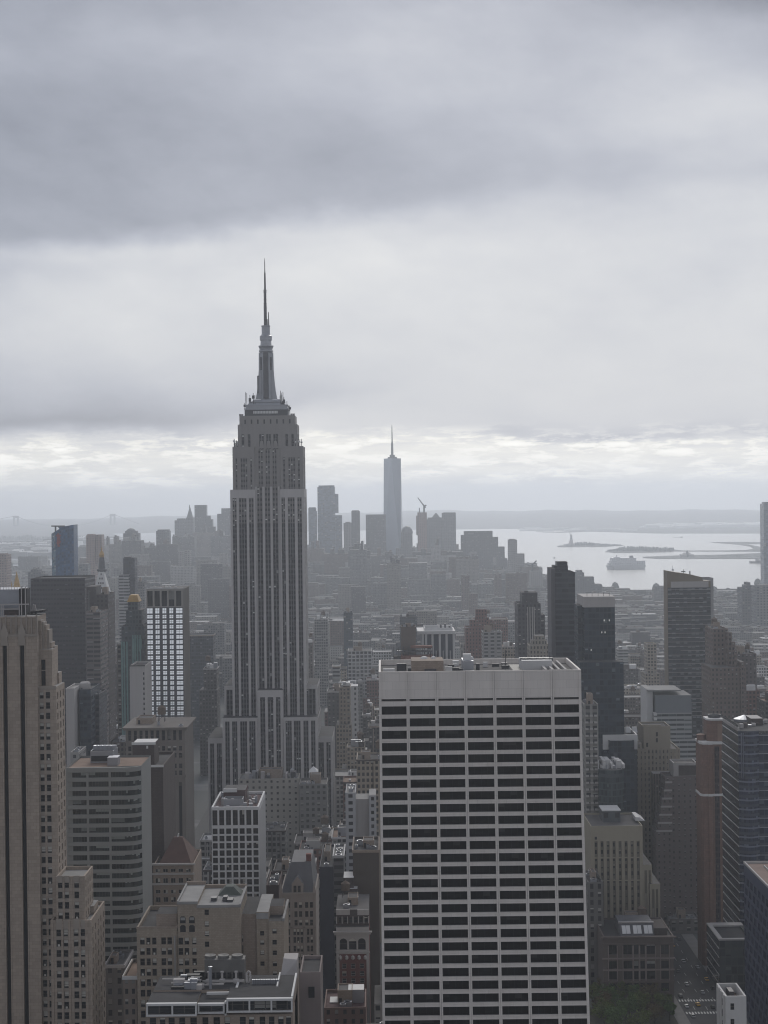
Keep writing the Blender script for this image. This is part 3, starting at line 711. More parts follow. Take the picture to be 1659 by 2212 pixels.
block(mb, 612, 686, 1546, 1276, 66, -1, zT2, [(.06, .24, 3), (.30, .50, 3), (.58, .73, 2), (.80, .93, 2)], 1, 3, 2.5)
block(mb, 556.6, 611.4, 1546, 1277.5, 60, -1, zA, [(.10, .30, 2), (.40, .62, 2), (.72, .90, 2)], 1, 4, 5)
block(mb, 484.5, 685.5, 1485, 1293, 48, zT2 - 3, ez(1482), [(.02, .13, 3), (.87, .98, 3)], 1, 5, 3)
# small arches over the centre bays
ca, cb = P(556.6, 1500, 1277.5).x, P(611.4, 1500, 1277.5).x
for a_, b_ in ((.10, .30), (.40, .62), (.72, .90)):
    xa, xb = ca + (cb - ca) * a_, ca + (cb - ca) * b_; xm, rr_ = (xa + xb) / 2, (xb - xa) / 2
    for i in range(8):
        t0, t1 = math.pi * i / 8, math.pi * (i + 1) / 8
        mb.face([(xm + rr_ * math.cos(t0), 1277.45, zA - 5 - rr_ * 1.0), (xm + rr_ * math.cos(t0), 1277.45, zA - 5 - rr_ + rr_ * math.sin(t0)), (xm + rr_ * math.cos(t1), 1277.45, zA - 5 - rr_ + rr_ * math.sin(t1)), (xm + rr_ * math.cos(t1), 1277.45, zA - 5 - rr_)][::-1], 1, [(.5, .02)] * 4)
mb.build('tower_base', LM, ESB)
mb = MB()
SL = [s for s in STR if s[1] < .34]; SC = [s for s in STR if .34 < s[0] < .66]; SR = [s for s in STR if s[0] > .66]
def sub(ss, a, b): return [((p - a) / (b - a), (q - a) / (b - a), n) for p, q, n in ss]
x0p, x1p = 497.0, 657.0
def xp(f): return x0p + (x1p - x0p) * f
zP = ez(1130)
block(mb, xp(0), xp(.338), 1057, 1287, 41, zT2 - 4, zP, sub(SL, 0, .338), 1, 6, 0.01)
block(mb, xp(.672), xp(1), 1057, 1287, 41, zT2 - 4, zP, sub(SR, .672, 1), 1, 7, 0.01)
block(mb, xp(.338) + .2, xp(.672) - .2, 1057, 1289.5, 36, zT2 - 4, zP, sub(SC, .338, .672), 1, 8, 0.01)
block(mb, xp(0), xp(.338), 1057, 1287, 41, zP + .003, zS, sub(SL, 0, .338), 2, 9, 6.0, .6)
block(mb, xp(.672), xp(1), 1057, 1287, 41, zP + .003, zS, sub(SR, .672, 1), 2, 10, 6.0, .6)
block(mb, xp(.338) + .2, xp(.672) - .2, 1057, 1289.5, 36, zP + .003, zS + 2, sub(SC, .338, .672), 2, 11, .01, .6)
mb.build('shaft', LM, ESB)
mb = MB()
u0, u1 = 502.0, 654.0
def up_(f): return u0 + (u1 - u0) * f
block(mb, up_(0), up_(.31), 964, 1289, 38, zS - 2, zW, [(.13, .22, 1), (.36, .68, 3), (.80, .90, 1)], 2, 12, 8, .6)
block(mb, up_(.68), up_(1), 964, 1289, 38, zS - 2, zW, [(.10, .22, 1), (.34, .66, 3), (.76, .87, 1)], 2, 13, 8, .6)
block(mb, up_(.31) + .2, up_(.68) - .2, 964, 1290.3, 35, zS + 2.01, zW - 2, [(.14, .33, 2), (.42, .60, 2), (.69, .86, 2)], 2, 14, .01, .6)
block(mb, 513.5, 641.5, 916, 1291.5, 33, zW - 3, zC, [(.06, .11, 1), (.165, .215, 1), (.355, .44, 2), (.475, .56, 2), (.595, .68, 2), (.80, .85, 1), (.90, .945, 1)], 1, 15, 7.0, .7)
a, b = P(517, 897, 1292.2).x, P(636.5, 897, 1292.2).x
mb.box(a, b, 1292.2, 1322, zC + .003, zK, 0, 3)
for i in range(8):                                   # small attic windows
    xx = a + (b - a) * (.09 + .115 * i); mb.face([(xx, 1292.1, zC + .5), (xx + 1.1, 1292.1, zC + .5), (xx + 1.1, 1292.1, zC + 3.6), (xx, 1292.1, zC + 3.6)], 2, [(i + .5, -.5)] * 4)
for i in range(3):                                   # winged ornaments over the centre windows
    xx = a + (b - a) * (.355 + .125 * i); mb.loft([[(xx, 1291.3, zC - 17.4), (xx + 3.6, 1291.3, zC - 17.4), (xx + 3.6, 1291.6, zC - 17.4), (xx, 1291.6, zC - 17.4)], [(xx + .9, 1290.9, zC - 12), (xx + 2.7, 1290.9, zC - 12), (xx + 2.7, 1291.6, zC - 12), (xx + .9, 1291.6, zC - 12)]], 0)
for f in (0.0, .04, .93, .97): mb.bx(a + (b - a) * f - .2, a + (b - a) * f + 1.2, 1292.0, 1294.0, zK, zK + 1.3)
mb.build('crown', [M['lime_dimmed'], ST1, ST2, M['roof_dark']], ESB)
# clutter of dishes on the shoulders
mb = MB()
r = random.Random(3)
for xl, xr in ((503, 514), (631, 655)):
    for i in range(12):
        p = P(r.uniform(xl, xr), 964, 1291 + r.uniform(0, 6)); h = r.uniform(1, 6); mb.bar((p.x, p.y, zW), (p.x, p.y, zW + h), .35, 0)
        if r.random() < .5: mb.lathe(p.x, p.y, [(.2, zW + h * .5), (.9, zW + h * .7), (.2, zW + h * .9)], 8, 1)
for i in range(22):
    p = P(r.choice([r.uniform(527, 552), r.uniform(599, 627)]), 897, 1296 + r.uniform(0, 20)); zz = ez(r.uniform(866, 897)); h = r.uniform(3, 11); mb.bar((p.x, p.y, zz - 6), (p.x, p.y, zz + h), .4, 0)
    if r.random() < .5: mb.bx(p.x - .9, p.x + .9, p.y - .5, p.y + .5, zz + h * .4, zz + h * .75, 0)
mb.build_each('broadcast_aerial', [M['metal_dark'], M['white']], ESB)
# observation deck and stepped metal base
YM = 1307.0; k = YM / F
def pz(y): return P(576, y, YM).z
cx = P(577.5, 880, YM).x
mb = MB()
hw = lambda px: px * k / 2
mb.box(cx - hw(91), cx + hw(91), YM - hw(70), YM + hw(70), zK - .5, pz(886.5), 1)
for i in range(16):
    xx = cx - hw(56) + hw(112) * i / 17.0; mb.face([(xx, YM - hw(70) - .06, pz(895)), (xx + hw(5.4), YM - hw(70) - .06, pz(895)), (xx + hw(5.4), YM - hw(70) - .06, pz(889.5)), (xx, YM - hw(70) - .06, pz(889.5))], 2)
for w1, w2, ya, yb in ((95, 95, 886.5, 883.5), (88, 88, 883.5, 878), (92, 92, 878, 876), (82, 72, 876, 870), (76, 76, 870, 868.5), (62, 56, 868.5, 864)):
    z0_, z1_ = pz(ya), pz(yb); h1, h2, d1, d2 = hw(w1), hw(w2), hw(w1 * .76), hw(w2 * .76)
    mb.loft([[(cx - h1, YM - d1, z0_), (cx + h1, YM - d1, z0_), (cx + h1, YM + d1, z0_), (cx - h1, YM + d1, z0_)], [(cx - h2, YM - d2, z1_), (cx + h2, YM - d2, z1_), (cx + h2, YM + d2, z1_), (cx - h2, YM + d2, z1_)]], 0)
mb.build('observation_deck', [M['metal'], M['metal_dark'], M['white']], ESB)
mb = MB()
cx = P(575.2, 800, YM).x
mb.lathe(cx, YM, [(hw(25), pz(865)), (hw(24), pz(762)), (hw(31), pz(760)), (hw(31), pz(757)), (hw(28), pz(756)), (hw(29), pz(752)), (hw(32.5), pz(749)), (hw(32.5), pz(747)), (hw(24), pz(746)), (hw(23), pz(736)),
                 (hw(26.6), pz(735)), (hw(26.6), pz(726)), (hw(20), pz(724)), (hw(18), pz(721)), (hw(18), pz(706)), (hw(19.5), pz(705)), (hw(19.5), pz(703.5)), (0, pz(702))], 20, 0)
for ax_, ay_ in ((1, 0), (-1, 0), (0, -1), (0, 1)):       # four winged buttresses
    th = hw(11)
    prof = [(46, 862), (40, 845), (35, 822), (32, 800), (31, 762)]
    rings = []
    for wpx, yy in prof:
        z = pz(yy); e = hw(wpx)
        if ax_: rings.append([(cx + min(0, ax_ * e), YM - th, z), (cx + max(0, ax_ * e), YM - th, z), (cx + max(0, ax_ * e), YM + th, z), (cx + min(0, ax_ * e), YM + th, z)])
        else: rings.append([(cx - th, YM + min(0, ay_ * e), z), (cx + th, YM + min(0, ay_ * e), z), (cx + th, YM + max(0, ay_ * e), z), (cx - th, YM + max(0, ay_ * e), z)])
    mb.loft(rings, 0 if ax_ else 1)
for sx in (-1, 1):                                        # dark slots between the buttresses
    xx = cx + sx * hw(21); mb.bx(xx - hw(3), xx + hw(3), YM - hw(17), YM, pz(800), pz(772), 1)
mb.bar((cx - hw(36), YM - 3, pz(850)), (cx - hw(36), YM - 3, pz(812)), .8, 1); mb.bar((cx - hw(36), YM - 3, pz(813)), (cx - hw(30), YM - 1, pz(813)), .5, 1)
MAST = mb.build('mast', [M['metal'], M['metal_dark']], ESB)
mb = MB()
c1 = P(573.2, 690, YM).x
prof = [(3.4, 703), (3.2, 660), (2.8, 655), (2.6, 629), (4.6, 629), (4.6, 627.5), (2.0, 627), (1.7, 590), (1.1, 588), (.8, 566), (.35, 558)]
mb.lathe(c1, YM, [(hw(2 * a), pz(y)) for a, y in prof] + [(0, pz(557))], 10, 0)
for yy in (633, 640, 648, 656, 664): mb.lathe(c1, YM, [(hw(6), pz(yy)), (hw(8.5), pz(yy - .8)), (hw(6), pz(yy - 1.6))], 8, 0)
mb.bar((c1 + hw(15), YM - 2, pz(704)), (c1 + hw(14.4), YM - 2, pz(675)), .9, 0, .5)
mb.bar((c1 + hw(9), YM - 2, pz(704)), (c1 + hw(9), YM - 2, pz(690)), .8, 0, .5)
mb.build('antenna', [M['metal_dark']], MAST)
FOOT.append((P(449, 1594, 1290).x - 2, P(720, 1594, 1290).x + 2, 1262, 1352, 150))
# ------------------------------------------------------------------ white slab with rows of dark windows (front, centre right)
YG = 640.0
gx0, gx1, gz = span(818, 1255, 1449, YG)
GR = thing('white_slab_tower', 'white travertine slab tower with seven columns of wide dark windows, nearest at centre right', 'skyscraper', ((gx0 + gx1) / 2, YG + 24, -1))
lm(GR, 'the white slab with wide dark windows', 818, 1255, 1449, YG)
FOOT.append((gx0, gx1, YG - 22, YG + 48, gz))
GB = 48
def gy(z): return YG - 17.0 * (max(0.0, gz - z) / 125.0) ** 1.5
fl = 26.1 * YG / F
ztop = P(1036, 1523.5, YG).z
rows = [ztop - fl * i for i in range(0, 37)]
zb = rows[-1] - fl
zsl = [gz, P(1036, 1508, YG).z] + [z for z in np.linspace(P(1036, 1508, YG).z - 4, zb, 24)]
BW = (gx1 - gx0) / 7.0
mb = MB()
def curved_strip(a, b, z1, z0, off=0.0, mat=0, sides=0.0, n=10):
    zz = [z1 + (z0 - z1) * i / n for i in range(n + 1)]
    for p, q in zip(zz, zz[1:]):
        mb.face([(a, gy(q) + off, q), (b, gy(q) + off, q), (b, gy(p) + off, p), (a, gy(p) + off, p)], mat)
        if sides:
            mb.face([(b, gy(q) + off, q), (b, gy(q) + off + sides, q), (b, gy(p) + off + sides, p), (b, gy(p) + off, p)], mat)
            mb.face([(a, gy(q) + off + sides, q), (a, gy(q) + off, q), (a, gy(p) + off, p), (a, gy(p) + off + sides, p)], mat)
for i in range(8):                                   # paired ribs with a groove between
    x = gx0 + BW * i
    if i == 0: ab = [(x, x + .9)]
    elif i == 7: ab = [(x - .9, x)]
    else: ab = [(x - .56, x - .07), (x + .07, x + .56)]
    for a, b in ab: curved_strip(a, b, gz - .02, zb, -.35, 0, .9, 26)
zf = P(1036, 1508, YG).z; zs0 = P(1036, 1513, YG).z
xe0, xe1 = gx0 + .01, gx1 - .01
curved_strip(xe0, xe1, gz, zf, 0, 0, 0, 6)           # plain top band
mb.face([(xe0, gy(zf), zf), (xe0, gy(zf) + 2.2, zf), (xe1, gy(zf) + 2.2, zf), (xe1, gy(zf), zf)], 0)
curved_strip(xe0, xe1, zf, zs0, 2.2, 1, 0, 1)        # dark slot
curved_strip(xe0, xe1, zs0, ztop, 0, 0, 0, 1)
mb.face([(xe0, gy(zs0), zs0), (xe1, gy(zs0), zs0), (xe1, gy(zs0) + 2.2, zs0), (xe0, gy(zs0) + 2.2, zs0)], 0)
WH = fl * .685
gi = []
for zt in rows:
    zl = zt - WH; z2 = zt - fl
    curved_strip(xe0, xe1, zl, z2 + .0, 0, 0, 0, 1)
    mb.face([(xe0, gy(zl) - .22, zl - fl * .155), (xe1, gy(zl) - .22, zl - fl * .155), (xe1, gy(zl) - .22, zl), (xe0, gy(zl) - .22, zl)], 0)   # ledge
    mb.face([(xe0, gy(zl) - .22, zl), (xe1, gy(zl) - .22, zl), (xe1, gy(zl) + 1.1, zl), (xe0, gy(zl) + 1.1, zl)], 0)
    mb.face([(xe0, gy(zl) - .22, zl - fl * .155), (xe0, gy(zl), zl - fl * .155), (xe1, gy(zl), zl - fl * .155), (xe1, gy(zl) - .22, zl - fl * .155)], 0)
    mb.face([(xe0, gy(zt), zt), (xe0, gy(zt) + 1.2, zt), (xe1, gy(zt) + 1.2, zt), (xe1, gy(zt), zt)], 0)
    for i in range(7): gi.append((gx0 + BW * (i + .5), gy(zl) + .95, zl, BW - 1.1, WH))
# flanks, back and roof rim
for X, s_ in ((gx0, -1), (gx1, 1)):
    zz = [gz + (zb - gz) * i / 26 for i in range(27)]
    for p, q in zip(zz, zz[1:]):
        pts = [(X, gy(q), q), (X, YG + GB, q), (X, YG + GB, p), (X, gy(p), p)]
        mb.face(pts if s_ > 0 else [pts[1], pts[0], pts[3], pts[2]], 0)
mb.face([(gx1, YG + GB, -1), (gx0, YG + GB, -1), (gx0, YG + GB, gz), (gx1, YG + GB, gz)], 0)
t_ = .7
for a in ((gx0, gx1, YG, YG + t_), (gx0, gx0 + t_, YG + t_, YG + GB - t_), (gx1 - t_, gx1, YG + t_, YG + GB - t_), (gx0, gx1, YG + GB - t_, YG + GB)):
    mb.face([(a[0], a[2], gz), (a[1], a[2], gz), (a[1], a[3], gz), (a[0], a[3], gz)], 0)
for (p, q) in (((gx0 + t_, YG + t_), (gx1 - t_, YG + t_)), ((gx1 - t_, YG + t_), (gx1 - t_, YG + GB - t_)), ((gx1 - t_, YG + GB - t_), (gx0 + t_, YG + GB - t_)), ((gx0 + t_, YG + GB - t_), (gx0 + t_, YG + t_))):
    mb.face([(q[0], q[1], gz - 3), (p[0], p[1], gz - 3), (p[0], p[1], gz), (q[0], q[1], gz)], 0)
mb.box(gx0 + 1, gx1 - 1, YG - 14, YG + 40, -1, zb - .1, 0)
mb.build('wall', [M['travertine'], M['black']], GR)
M['grglass'] = plain('bronze_black_glass', (.008, .0075, .008), .35, .25, .15, 0, .10)
M['grglass2'] = plain('bronze_glass_blinds', (.026, .024, .024), .4, .3, .3, 0, .15)
windows(GR, gi, 'black', 4, 'grglass', .22, 0, 5, blind='grglass2')
def RB(mb, xl, xr, ya, yb, f0, f1, m): # box on the roof: screen x range, heights by screen y, depth by fraction
    Y0, Y1 = YG + GB * f0, YG + GB * f1; a, b = P(xl, ya, Y0).x, P(xr, ya, Y0).x
    mb.box(a, b, Y0, Y1, gz - 3, P((xl + xr) / 2, ya, Y0).z, m)
mb = MB(); mb.face([(gx0 + .7, YG + .7, gz - 2.0), (gx1 - .7, YG + .7, gz - 2.0), (gx1 - .7, YG + GB - .7, gz - 2.0), (gx0 + .7, YG + GB - .7, gz - 2.0)], 0)
a, b = P(1108, 1440, YG + 20).x, gx1 - 3
mb.face([(a, YG + 6, gz - 1.9), (b, YG + 6, gz - 1.9), (b, YG + 44, gz - 1.9), (a, YG + 44, gz - 1.9)], 1)
for i in range(4): mb.bx(b - 2 - i * 2.4, b - 1.2 - i * 2.4, YG + 8, YG + 43, gz - 1.9, gz - .5, 2)
mb.build('roof', [M['roof'], M['black'], M['pale']], GR)
mb = MB(); RB(mb, 889, 958, 1427.5, 0, .22, .55, 0); x_, y_ = P(889, 1427, YG + GB * .22).x, YG + GB * .22
mb.build('penthouse', [M['roof_tan'], M['roof']], GR).data.materials[0] = M['buff2']
mb = MB(); RB(mb, 1000, 1023, 1428, 0, .3, .6, 0)
p = P(1008, 1425, YG + 20); mb.box(p.x - 1.4, p.x + 1.6, YG + 18, YG + 21, gz - 3, p.z + 2.2, 1); mb.build('stair_house', [M['metal'], M['white']], GR)
mb = MB(); RB(mb, 1127, 1193, 1427, 0, .45, .75, 0)
for i in range(4):
    p = P(1135 + 16 * i, 1426, YG + 28); mb.lathe(p.x, YG + 28, [(2.0, p.z - .3), (2.0, p.z + .9), (1.5, p.z + .9), (0, p.z + .7)], 12, 1)
mb.build_each('cooling_unit', [M['white_tile'], M['metal_dark']], GR)
mb = MB(); r = random.Random(4)
for i in range(26):
    x = r.uniform(835, 1100); Y0 = YG + r.uniform(6, 42); p = P(x, 1440, Y0); w_ = r.uniform(.5, 2.2); mb.bx(p.x - w_, p.x + w_, Y0, Y0 + r.uniform(.8, 2.5), gz - 2, gz - 2 + r.uniform(.6, 2.6), r.choice([0, 0, 1]))
for x in (910, 930, 946, 1004, 1092, 1188): p = P(x, 1430, YG + 26); mb.bar((p.x, YG + 26, gz - 2), (p.x, YG + 26, gz + r.uniform(2, 6)), .25, 0)
for x, c in ((916, 1.5), (936, 1.0), (1014, 1.6)): p = P(x, 1423, YG + 20); mb.lathe(p.x, YG + 20, [(.2, gz + 1.2), (c, gz + 2.4), (c * .8, gz + 3.4), (0, gz + 3.8)], 12, 1)
mb.build_each('rooftop_unit', [M['metal_dark'], M['white']], GR)
# ------------------------------------------------------------------ limestone tower with black vertical strips (left edge)
Y5 = 640.0
FT = thing('limestone_setback_tower', 'tan limestone setback tower at the left edge with two black full-height window strips', 'skyscraper', (-135, Y5 + 18, -1))
lm(FT, 'the striped limestone tower', 60, 60, 1600, Y5)
def X5(x, y=1700, Y=Y5): return P(x, y, Y).x
def Z5(y, x=60, Y=Y5): return P(x, y, Y).z
FOOT.append((-175, X5(200), Y5 - 6, Y5 + 60, 150))
FM = [M['lime_tan'], M['glassdark'], M['lime_grey'], PB, M['roof_light'], M['black']]
mb = MB()
zl = Z5(1373); xa, xb = X5(-140), X5(84)
zs = Z5(1394)
strips = [(X5(-36), X5(-27)), (X5(9.5), X5(18.5)), (X5(46.5), X5(56))]
mb.grid(Y5, xa, xb, -1, zl, strips, [(-1, zs)], 1.3, 0, None, 1)
for a, b in strips:
    mb.face([(a, Y5 + 1.25, -1), (b, Y5 + 1.25, -1), (b, Y5 + 1.25, zs), (a, Y5 + 1.25, zs)], 1)
    for e in (a - .5, b + .12): mb.bx(e, e + .38, Y5 - .18, Y5 - .002, -1, zs, 0)
    mb.loft([[(a - .6, Y5 - .5, zs), (b + .6, Y5 - .5, zs), (b + .6, Y5, zs), (a - .6, Y5, zs)], [(a - .3, Y5 - .6, zs + 3.2), (b + .3, Y5 - .6, zs + 3.2), (b + .3, Y5, zs + 3.2), (a - .3, Y5, zs + 3.2)],
             [(a - .7, Y5 - .6, zs + 4.4), (b + .7, Y5 - .6, zs + 4.4), (b + .7, Y5, zs + 4.4), (a - .7, Y5, zs + 4.4)], [((a + b) / 2 - .2, Y5 - .3, zs + 8), ((a + b) / 2 + .2, Y5 - .3, zs + 8), ((a + b) / 2 + .2, Y5, zs + 8), ((a + b) / 2 - .2, Y5, zs + 8)]], 2)
mb.bx(xa, xb + .3, Y5 - .45, Y5 - .01, zl - .3, zl + .5, 2)
mb.box(xa, xb, Y5 + .02, Y5 + 20, -1, zl, 0, 4, (3.4, 3.68), 'N')
zc_ = Z5(1332)
mb.box(xa, X5(83), Y5 + 1.0, Y5 + 18, zl, zc_, 0, 4)
for i in range(20): mb.bx(X5(-130) + i * 1.85, X5(-130) + i * 1.85 + .5, Y5 + .45, Y5 + .99, zl + .5, zc_ + (.6 if i % 2 else -.3), 2)
for i, (x0_, x1_, yt) in enumerate(((84, 89, 1342), (88, 93, 1346), (92, 98, 1353), (97, 103, 1364), (102, 107, 1392))):   # stepped fluted shoulder
    mb.box(X5(x0_) + .02 * i, X5(x1_), Y5 + 4 + i * .9, Y5 + 10 + i, Z5(1410), Z5(yt), 2 if i % 2 else 0, 4)
mb.build('tower_wall', FM, FT)
mb = MB()                                             # right-hand tiers stepping down
def tier(xl, xr, yt, Yf, dep, cell=(2.3, 3.68)):
    a, b, z = X5(xl, yt, Yf), X5(xr, yt, Yf), P(xr, yt, Yf).z
    mb.box(a, b, Yf + .02, Yf + dep, -1, z, 2, 4, None, 'N'); return a, b, z
wins = []
FLR = 22.35 * Y5 / F
# upper tier with tall slot windows
Yt = Y5 + 3.5
a, b, z = X5(84), X5(112), Z5(1405)
mb.grid(Yt, a, b, Z5(1500), z, [(X5(88), X5(97.5))], [(Z5(1484), Z5(1427))], .9, 0, 1); mb.box(a, b, Yt + .02, Yt + 9, -1, z, 0, 4, None, 'N')
mb.bx(X5(87.5), X5(98), Yt + .3, Yt + .85, Z5(1452), Z5(1450), 2)
Yt2 = Y5 + 10; a2, b2, z2 = X5(110, 1600, Yt2), X5(121, 1600, Yt2), Z5(1397, 60, Yt2)
mb.grid(Yt2, a2, b2, Z5(1470), z2, [(X5(113, 1600, Yt2), X5(117.5, 1600, Yt2))], [(Z5(1458), Z5(1425))], .8, 0, 1); mb.box(a2, b2, Yt2 + .02, Yt2 + 6, -1, z2, 0, 4, None, 'N')
Yt3 = Y5 + 14; mb.box(X5(112, 1600, Yt3), X5(129, 1600, Yt3), Yt3, Yt3 + 6, -1, Z5(1454, 60, Yt3), 0, 4)
# tier with two window columns
Yw = Y5 + 1.6; a, b, z = X5(84), X5(122), Z5(1486)
xs = [(X5(85.6), X5(94.8)), (X5(99.2), X5(108.6))]
zs_ = []
zz = Z5(1496.5) - 2.35
while zz > 2: zs_.append((zz, zz + 2.35)); zz -= FLR
zs_ = zs_[::-1]
mb.grid(Yw, a, b, -1, z, xs, zs_, .5, 0, None, 0, 2); mb.box(a, b, Yw + .02, Yw + 17, -1, z, 0, 4, None, 'NE')
mb.bx(a, b + .1, Yw - .25, Yw - .002, z - .7, z + .5, 2)
for x0_, x1_ in xs:
    for c, d in zs_: wins.append(((x0_ + x1_) / 2, Yw + .49, c, x1_ - x0_, d - c))
# east flank of that tier, its own window column in relief
def flank(X, ya, yb, z0, z1, ncol, cw, wh, first, mats=3):
    cols = [ya + (yb - ya) * (i + .5) / ncol for i in range(ncol)]
    e = ya
    for c in cols:
        mb.face([(X, e, z0), (X, c - cw / 2, z0), (X, c - cw / 2, z1), (X, e, z1)], 0); e = c + cw / 2
        g, zt = z1, first
        while zt - wh > z0:
            mb.face([(X, c - cw / 2, zt), (X, c + cw / 2, zt), (X, c + cw / 2, g), (X, c - cw / 2, g)], 0)
            v = int(zt * 3); mb.face([(X - .45, c - cw / 2, zt - wh), (X - .45, c + cw / 2, zt - wh), (X - .45, c + cw / 2, zt), (X - .45, c - cw / 2, zt)], mats, [(int(c), v), (int(c) + 1, v), (int(c) + 1, v + 1), (int(c), v + 1)])
            mb.face([(X, c + cw / 2, zt - wh), (X - .45, c + cw / 2, zt - wh), (X - .45, c + cw / 2, zt), (X, c + cw / 2, zt)], 0)
            mb.face([(X, c - cw / 2, zt - wh), (X, c + cw / 2, zt - wh), (X - .45, c + cw / 2, zt - wh), (X - .45, c - cw / 2, zt - wh)], 0)
            g = zt - wh; zt -= FLR
        mb.face([(X, c - cw / 2, z0), (X, c + cw / 2, z0), (X, c + cw / 2, g), (X, c - cw / 2, g)], 0)
    mb.face([(X, e, z0), (X, yb, z0), (X, yb, z1), (X, e, z1)], 0)
flank(b, Yw + .02, Yw + 17, -1, z, 3, 2.2, 2.5, Z5(1499))
# tier C
Yc = Y5 - 2.0; a, b, z = X5(121, 1890, Yc), X5(183, 1890, Yc), Z5(1893, 150, Yc)
FC = 22.4 * Yc / F
xs = [(X5(p, 1950, Yc), X5(q, 1950, Yc)) for p, q in ((125.5, 135.2), (139.3, 149.3), (160.8, 171))]
zs_ = []; zz = Z5(1904, 150, Yc) - 2.4
while zz > Z5(1990, 150, Yc): zs_.append((zz, zz + 2.4)); zz -= FC
zs_ = zs_[::-1]
mb.grid(Yc, a, b, Z5(1992, 150, Yc), z, xs, zs_, .5, 0, None, 0, 2)
for x0_, x1_ in xs:
    for c, d in zs_: wins.append(((x0_ + x1_) / 2, Yc + .49, c, x1_ - x0_, d - c))
mb.ring(a, b, Yc + .02, Yc + 18, -1, z, .6, 0, None, 'NE', 1.5); flank(b, Yc + .02, Yc + 18, -1, z, 4, 1.6, 2.5, Z5(1904, 150, Yc))
mb.face([(a, Yc + .5, z - 1.2), (b, Yc + .5, z - 1.2), (b, Yc + 17, z - 1.2), (a, Yc + 17, z - 1.2)], 4)
for x0_, x1_ in ((124, 135.5), (138, 150), (159, 172)): mb.bx(X5(x0_, 1890, Yc), X5(x1_, 1890, Yc), Yc - .3, Yc - .002, z - 2.2, z + .25, 2)
for x_ in (136.8, 154, 174): mb.bx(X5(x_, 1890, Yc), X5(x_ + 2.3, 1890, Yc), Yc - .3, Yc - .002, Z5(1990, 150, Yc), z - .5, 0)
# tier D
Yd = Y5 - 4.5; a, b, z = X5(109, 2000, Yd), X5(197.5, 2000, Yd), Z5(1988, 150, Yd)
xs = [(X5(p, 2050, Yd), X5(q, 2050, Yd)) for p, q in ((122, 132), (137.3, 147.4), (159.5, 169.7), (174, 184))]
zs_ = []; zz = Z5(2007.5, 150, Yd) - 2.5
while zz > 30: zs_.append((zz, zz + 2.5)); zz -= FC
zs_ = zs_[::-1]
mb.grid(Yd, a, b, -1, z, xs, zs_, .55, 0, None, 0, 2)
for x0_, x1_ in xs:
    for c, d in zs_: wins.append(((x0_ + x1_) / 2, Yd + .54, c, x1_ - x0_, d - c))
mb.ring(a, b, Yd + .02, Yd + 30, -1, z, .6, 0, None, 'NE', 1.5); flank(b, Yd + .02, Yd + 30, -1, z, 5, 1.9, 2.5, Z5(2007, 150, Yd))
mb.face([(a, Yd + .5, z - 1.2), (b, Yd + .5, z - 1.2), (b, Yd + 29, z - 1.2), (a, Yd + 29, z - 1.2)], 4)
for x_ in (112, 133, 149, 171, 186.5): mb.bx(X5(x_, 2000, Yd), X5(x_ + 3.2, 2000, Yd), Yd - .28, Yd - .002, -1, z - .02, 0)
for x0_, x1_ in ((121, 134), (159, 171)): mb.bx(X5(x0_, 2000, Yd), X5(x1_, 2000, Yd), Yd - .4, Yd - .002, z - 3.2, z + .6, 2)
mb.box(X5(190, 2000, Yd + 14), X5(203, 2000, Yd + 14), Yd + 14, Yd + 24, -1, Z5(1950, 150, Yd + 20), 0, 4, None)
mb.build('setback_wall', FM, FT)
windows(FT, wins, 'frame', 1, 'glassdark', .42, .5, 8)
mb = MB(); zr = zc_                                    # mechanical deck on the top
YR = Y5 + 8; rx = lambda x: P(x, 1300, YR).x; rz = lambda y: P(30, y, YR).z
mb.box(rx(-90), rx(38), YR + 3, YR + 20, zr - .5, rz(1274), 0, 0)
for x0_, x1_ in ((40, 45.5), (49, 56.5)): mb.box(rx(x0_), rx(x1_), YR + 1, YR + 8, zr - .5, rz(1272), 1)
mb.box(rx(8), rx(40), YR + .6, YR + 2.5, rz(1329), rz(1314), 2)
mb.build('mechanical_room', [M['metal'], M['black'], M['brown_wall']], FT)
mb = MB()
for yy in (1305.5, 1315.5): mb.bar((rx(-80), YR, rz(yy)), (rx(62 if yy < 1310 else 42), YR, rz(yy)), .42)
for x_ in (-12, 3, 7, 41.5, 46.5, 55): mb.bar((rx(x_), YR, zr), (rx(x_), YR, rz(1268 if x_ in (46.5, 55) else 1305)), .35)
for x_ in range(-20, 60, 6): mb.bar((rx(x_), YR + 2.9, rz(1274)), (rx(x_), YR + 2.9, rz(1268)), .14)
mb.bar((rx(62), YR + 6, zr), (rx(67), YR + 6, rz(1309)), .9); mb.bar((rx(67), YR + 6, rz(1309)), (rx(70), YR + 6, zr), .8)
mb.loft([[(rx(58), YR + 2, rz(1326)), (rx(90), YR + 2, rz(1324)), (rx(90), YR + 9, rz(1324)), (rx(58), YR + 9, rz(1326))], [(rx(62), YR + 2, rz(1322)), (rx(91), YR + 2, rz(1319)), (rx(91), YR + 9, rz(1319)), (rx(62), YR + 9, rz(1322))]], 1)
mb.build('steel_frame', [M['pale'], M['black']], FT)
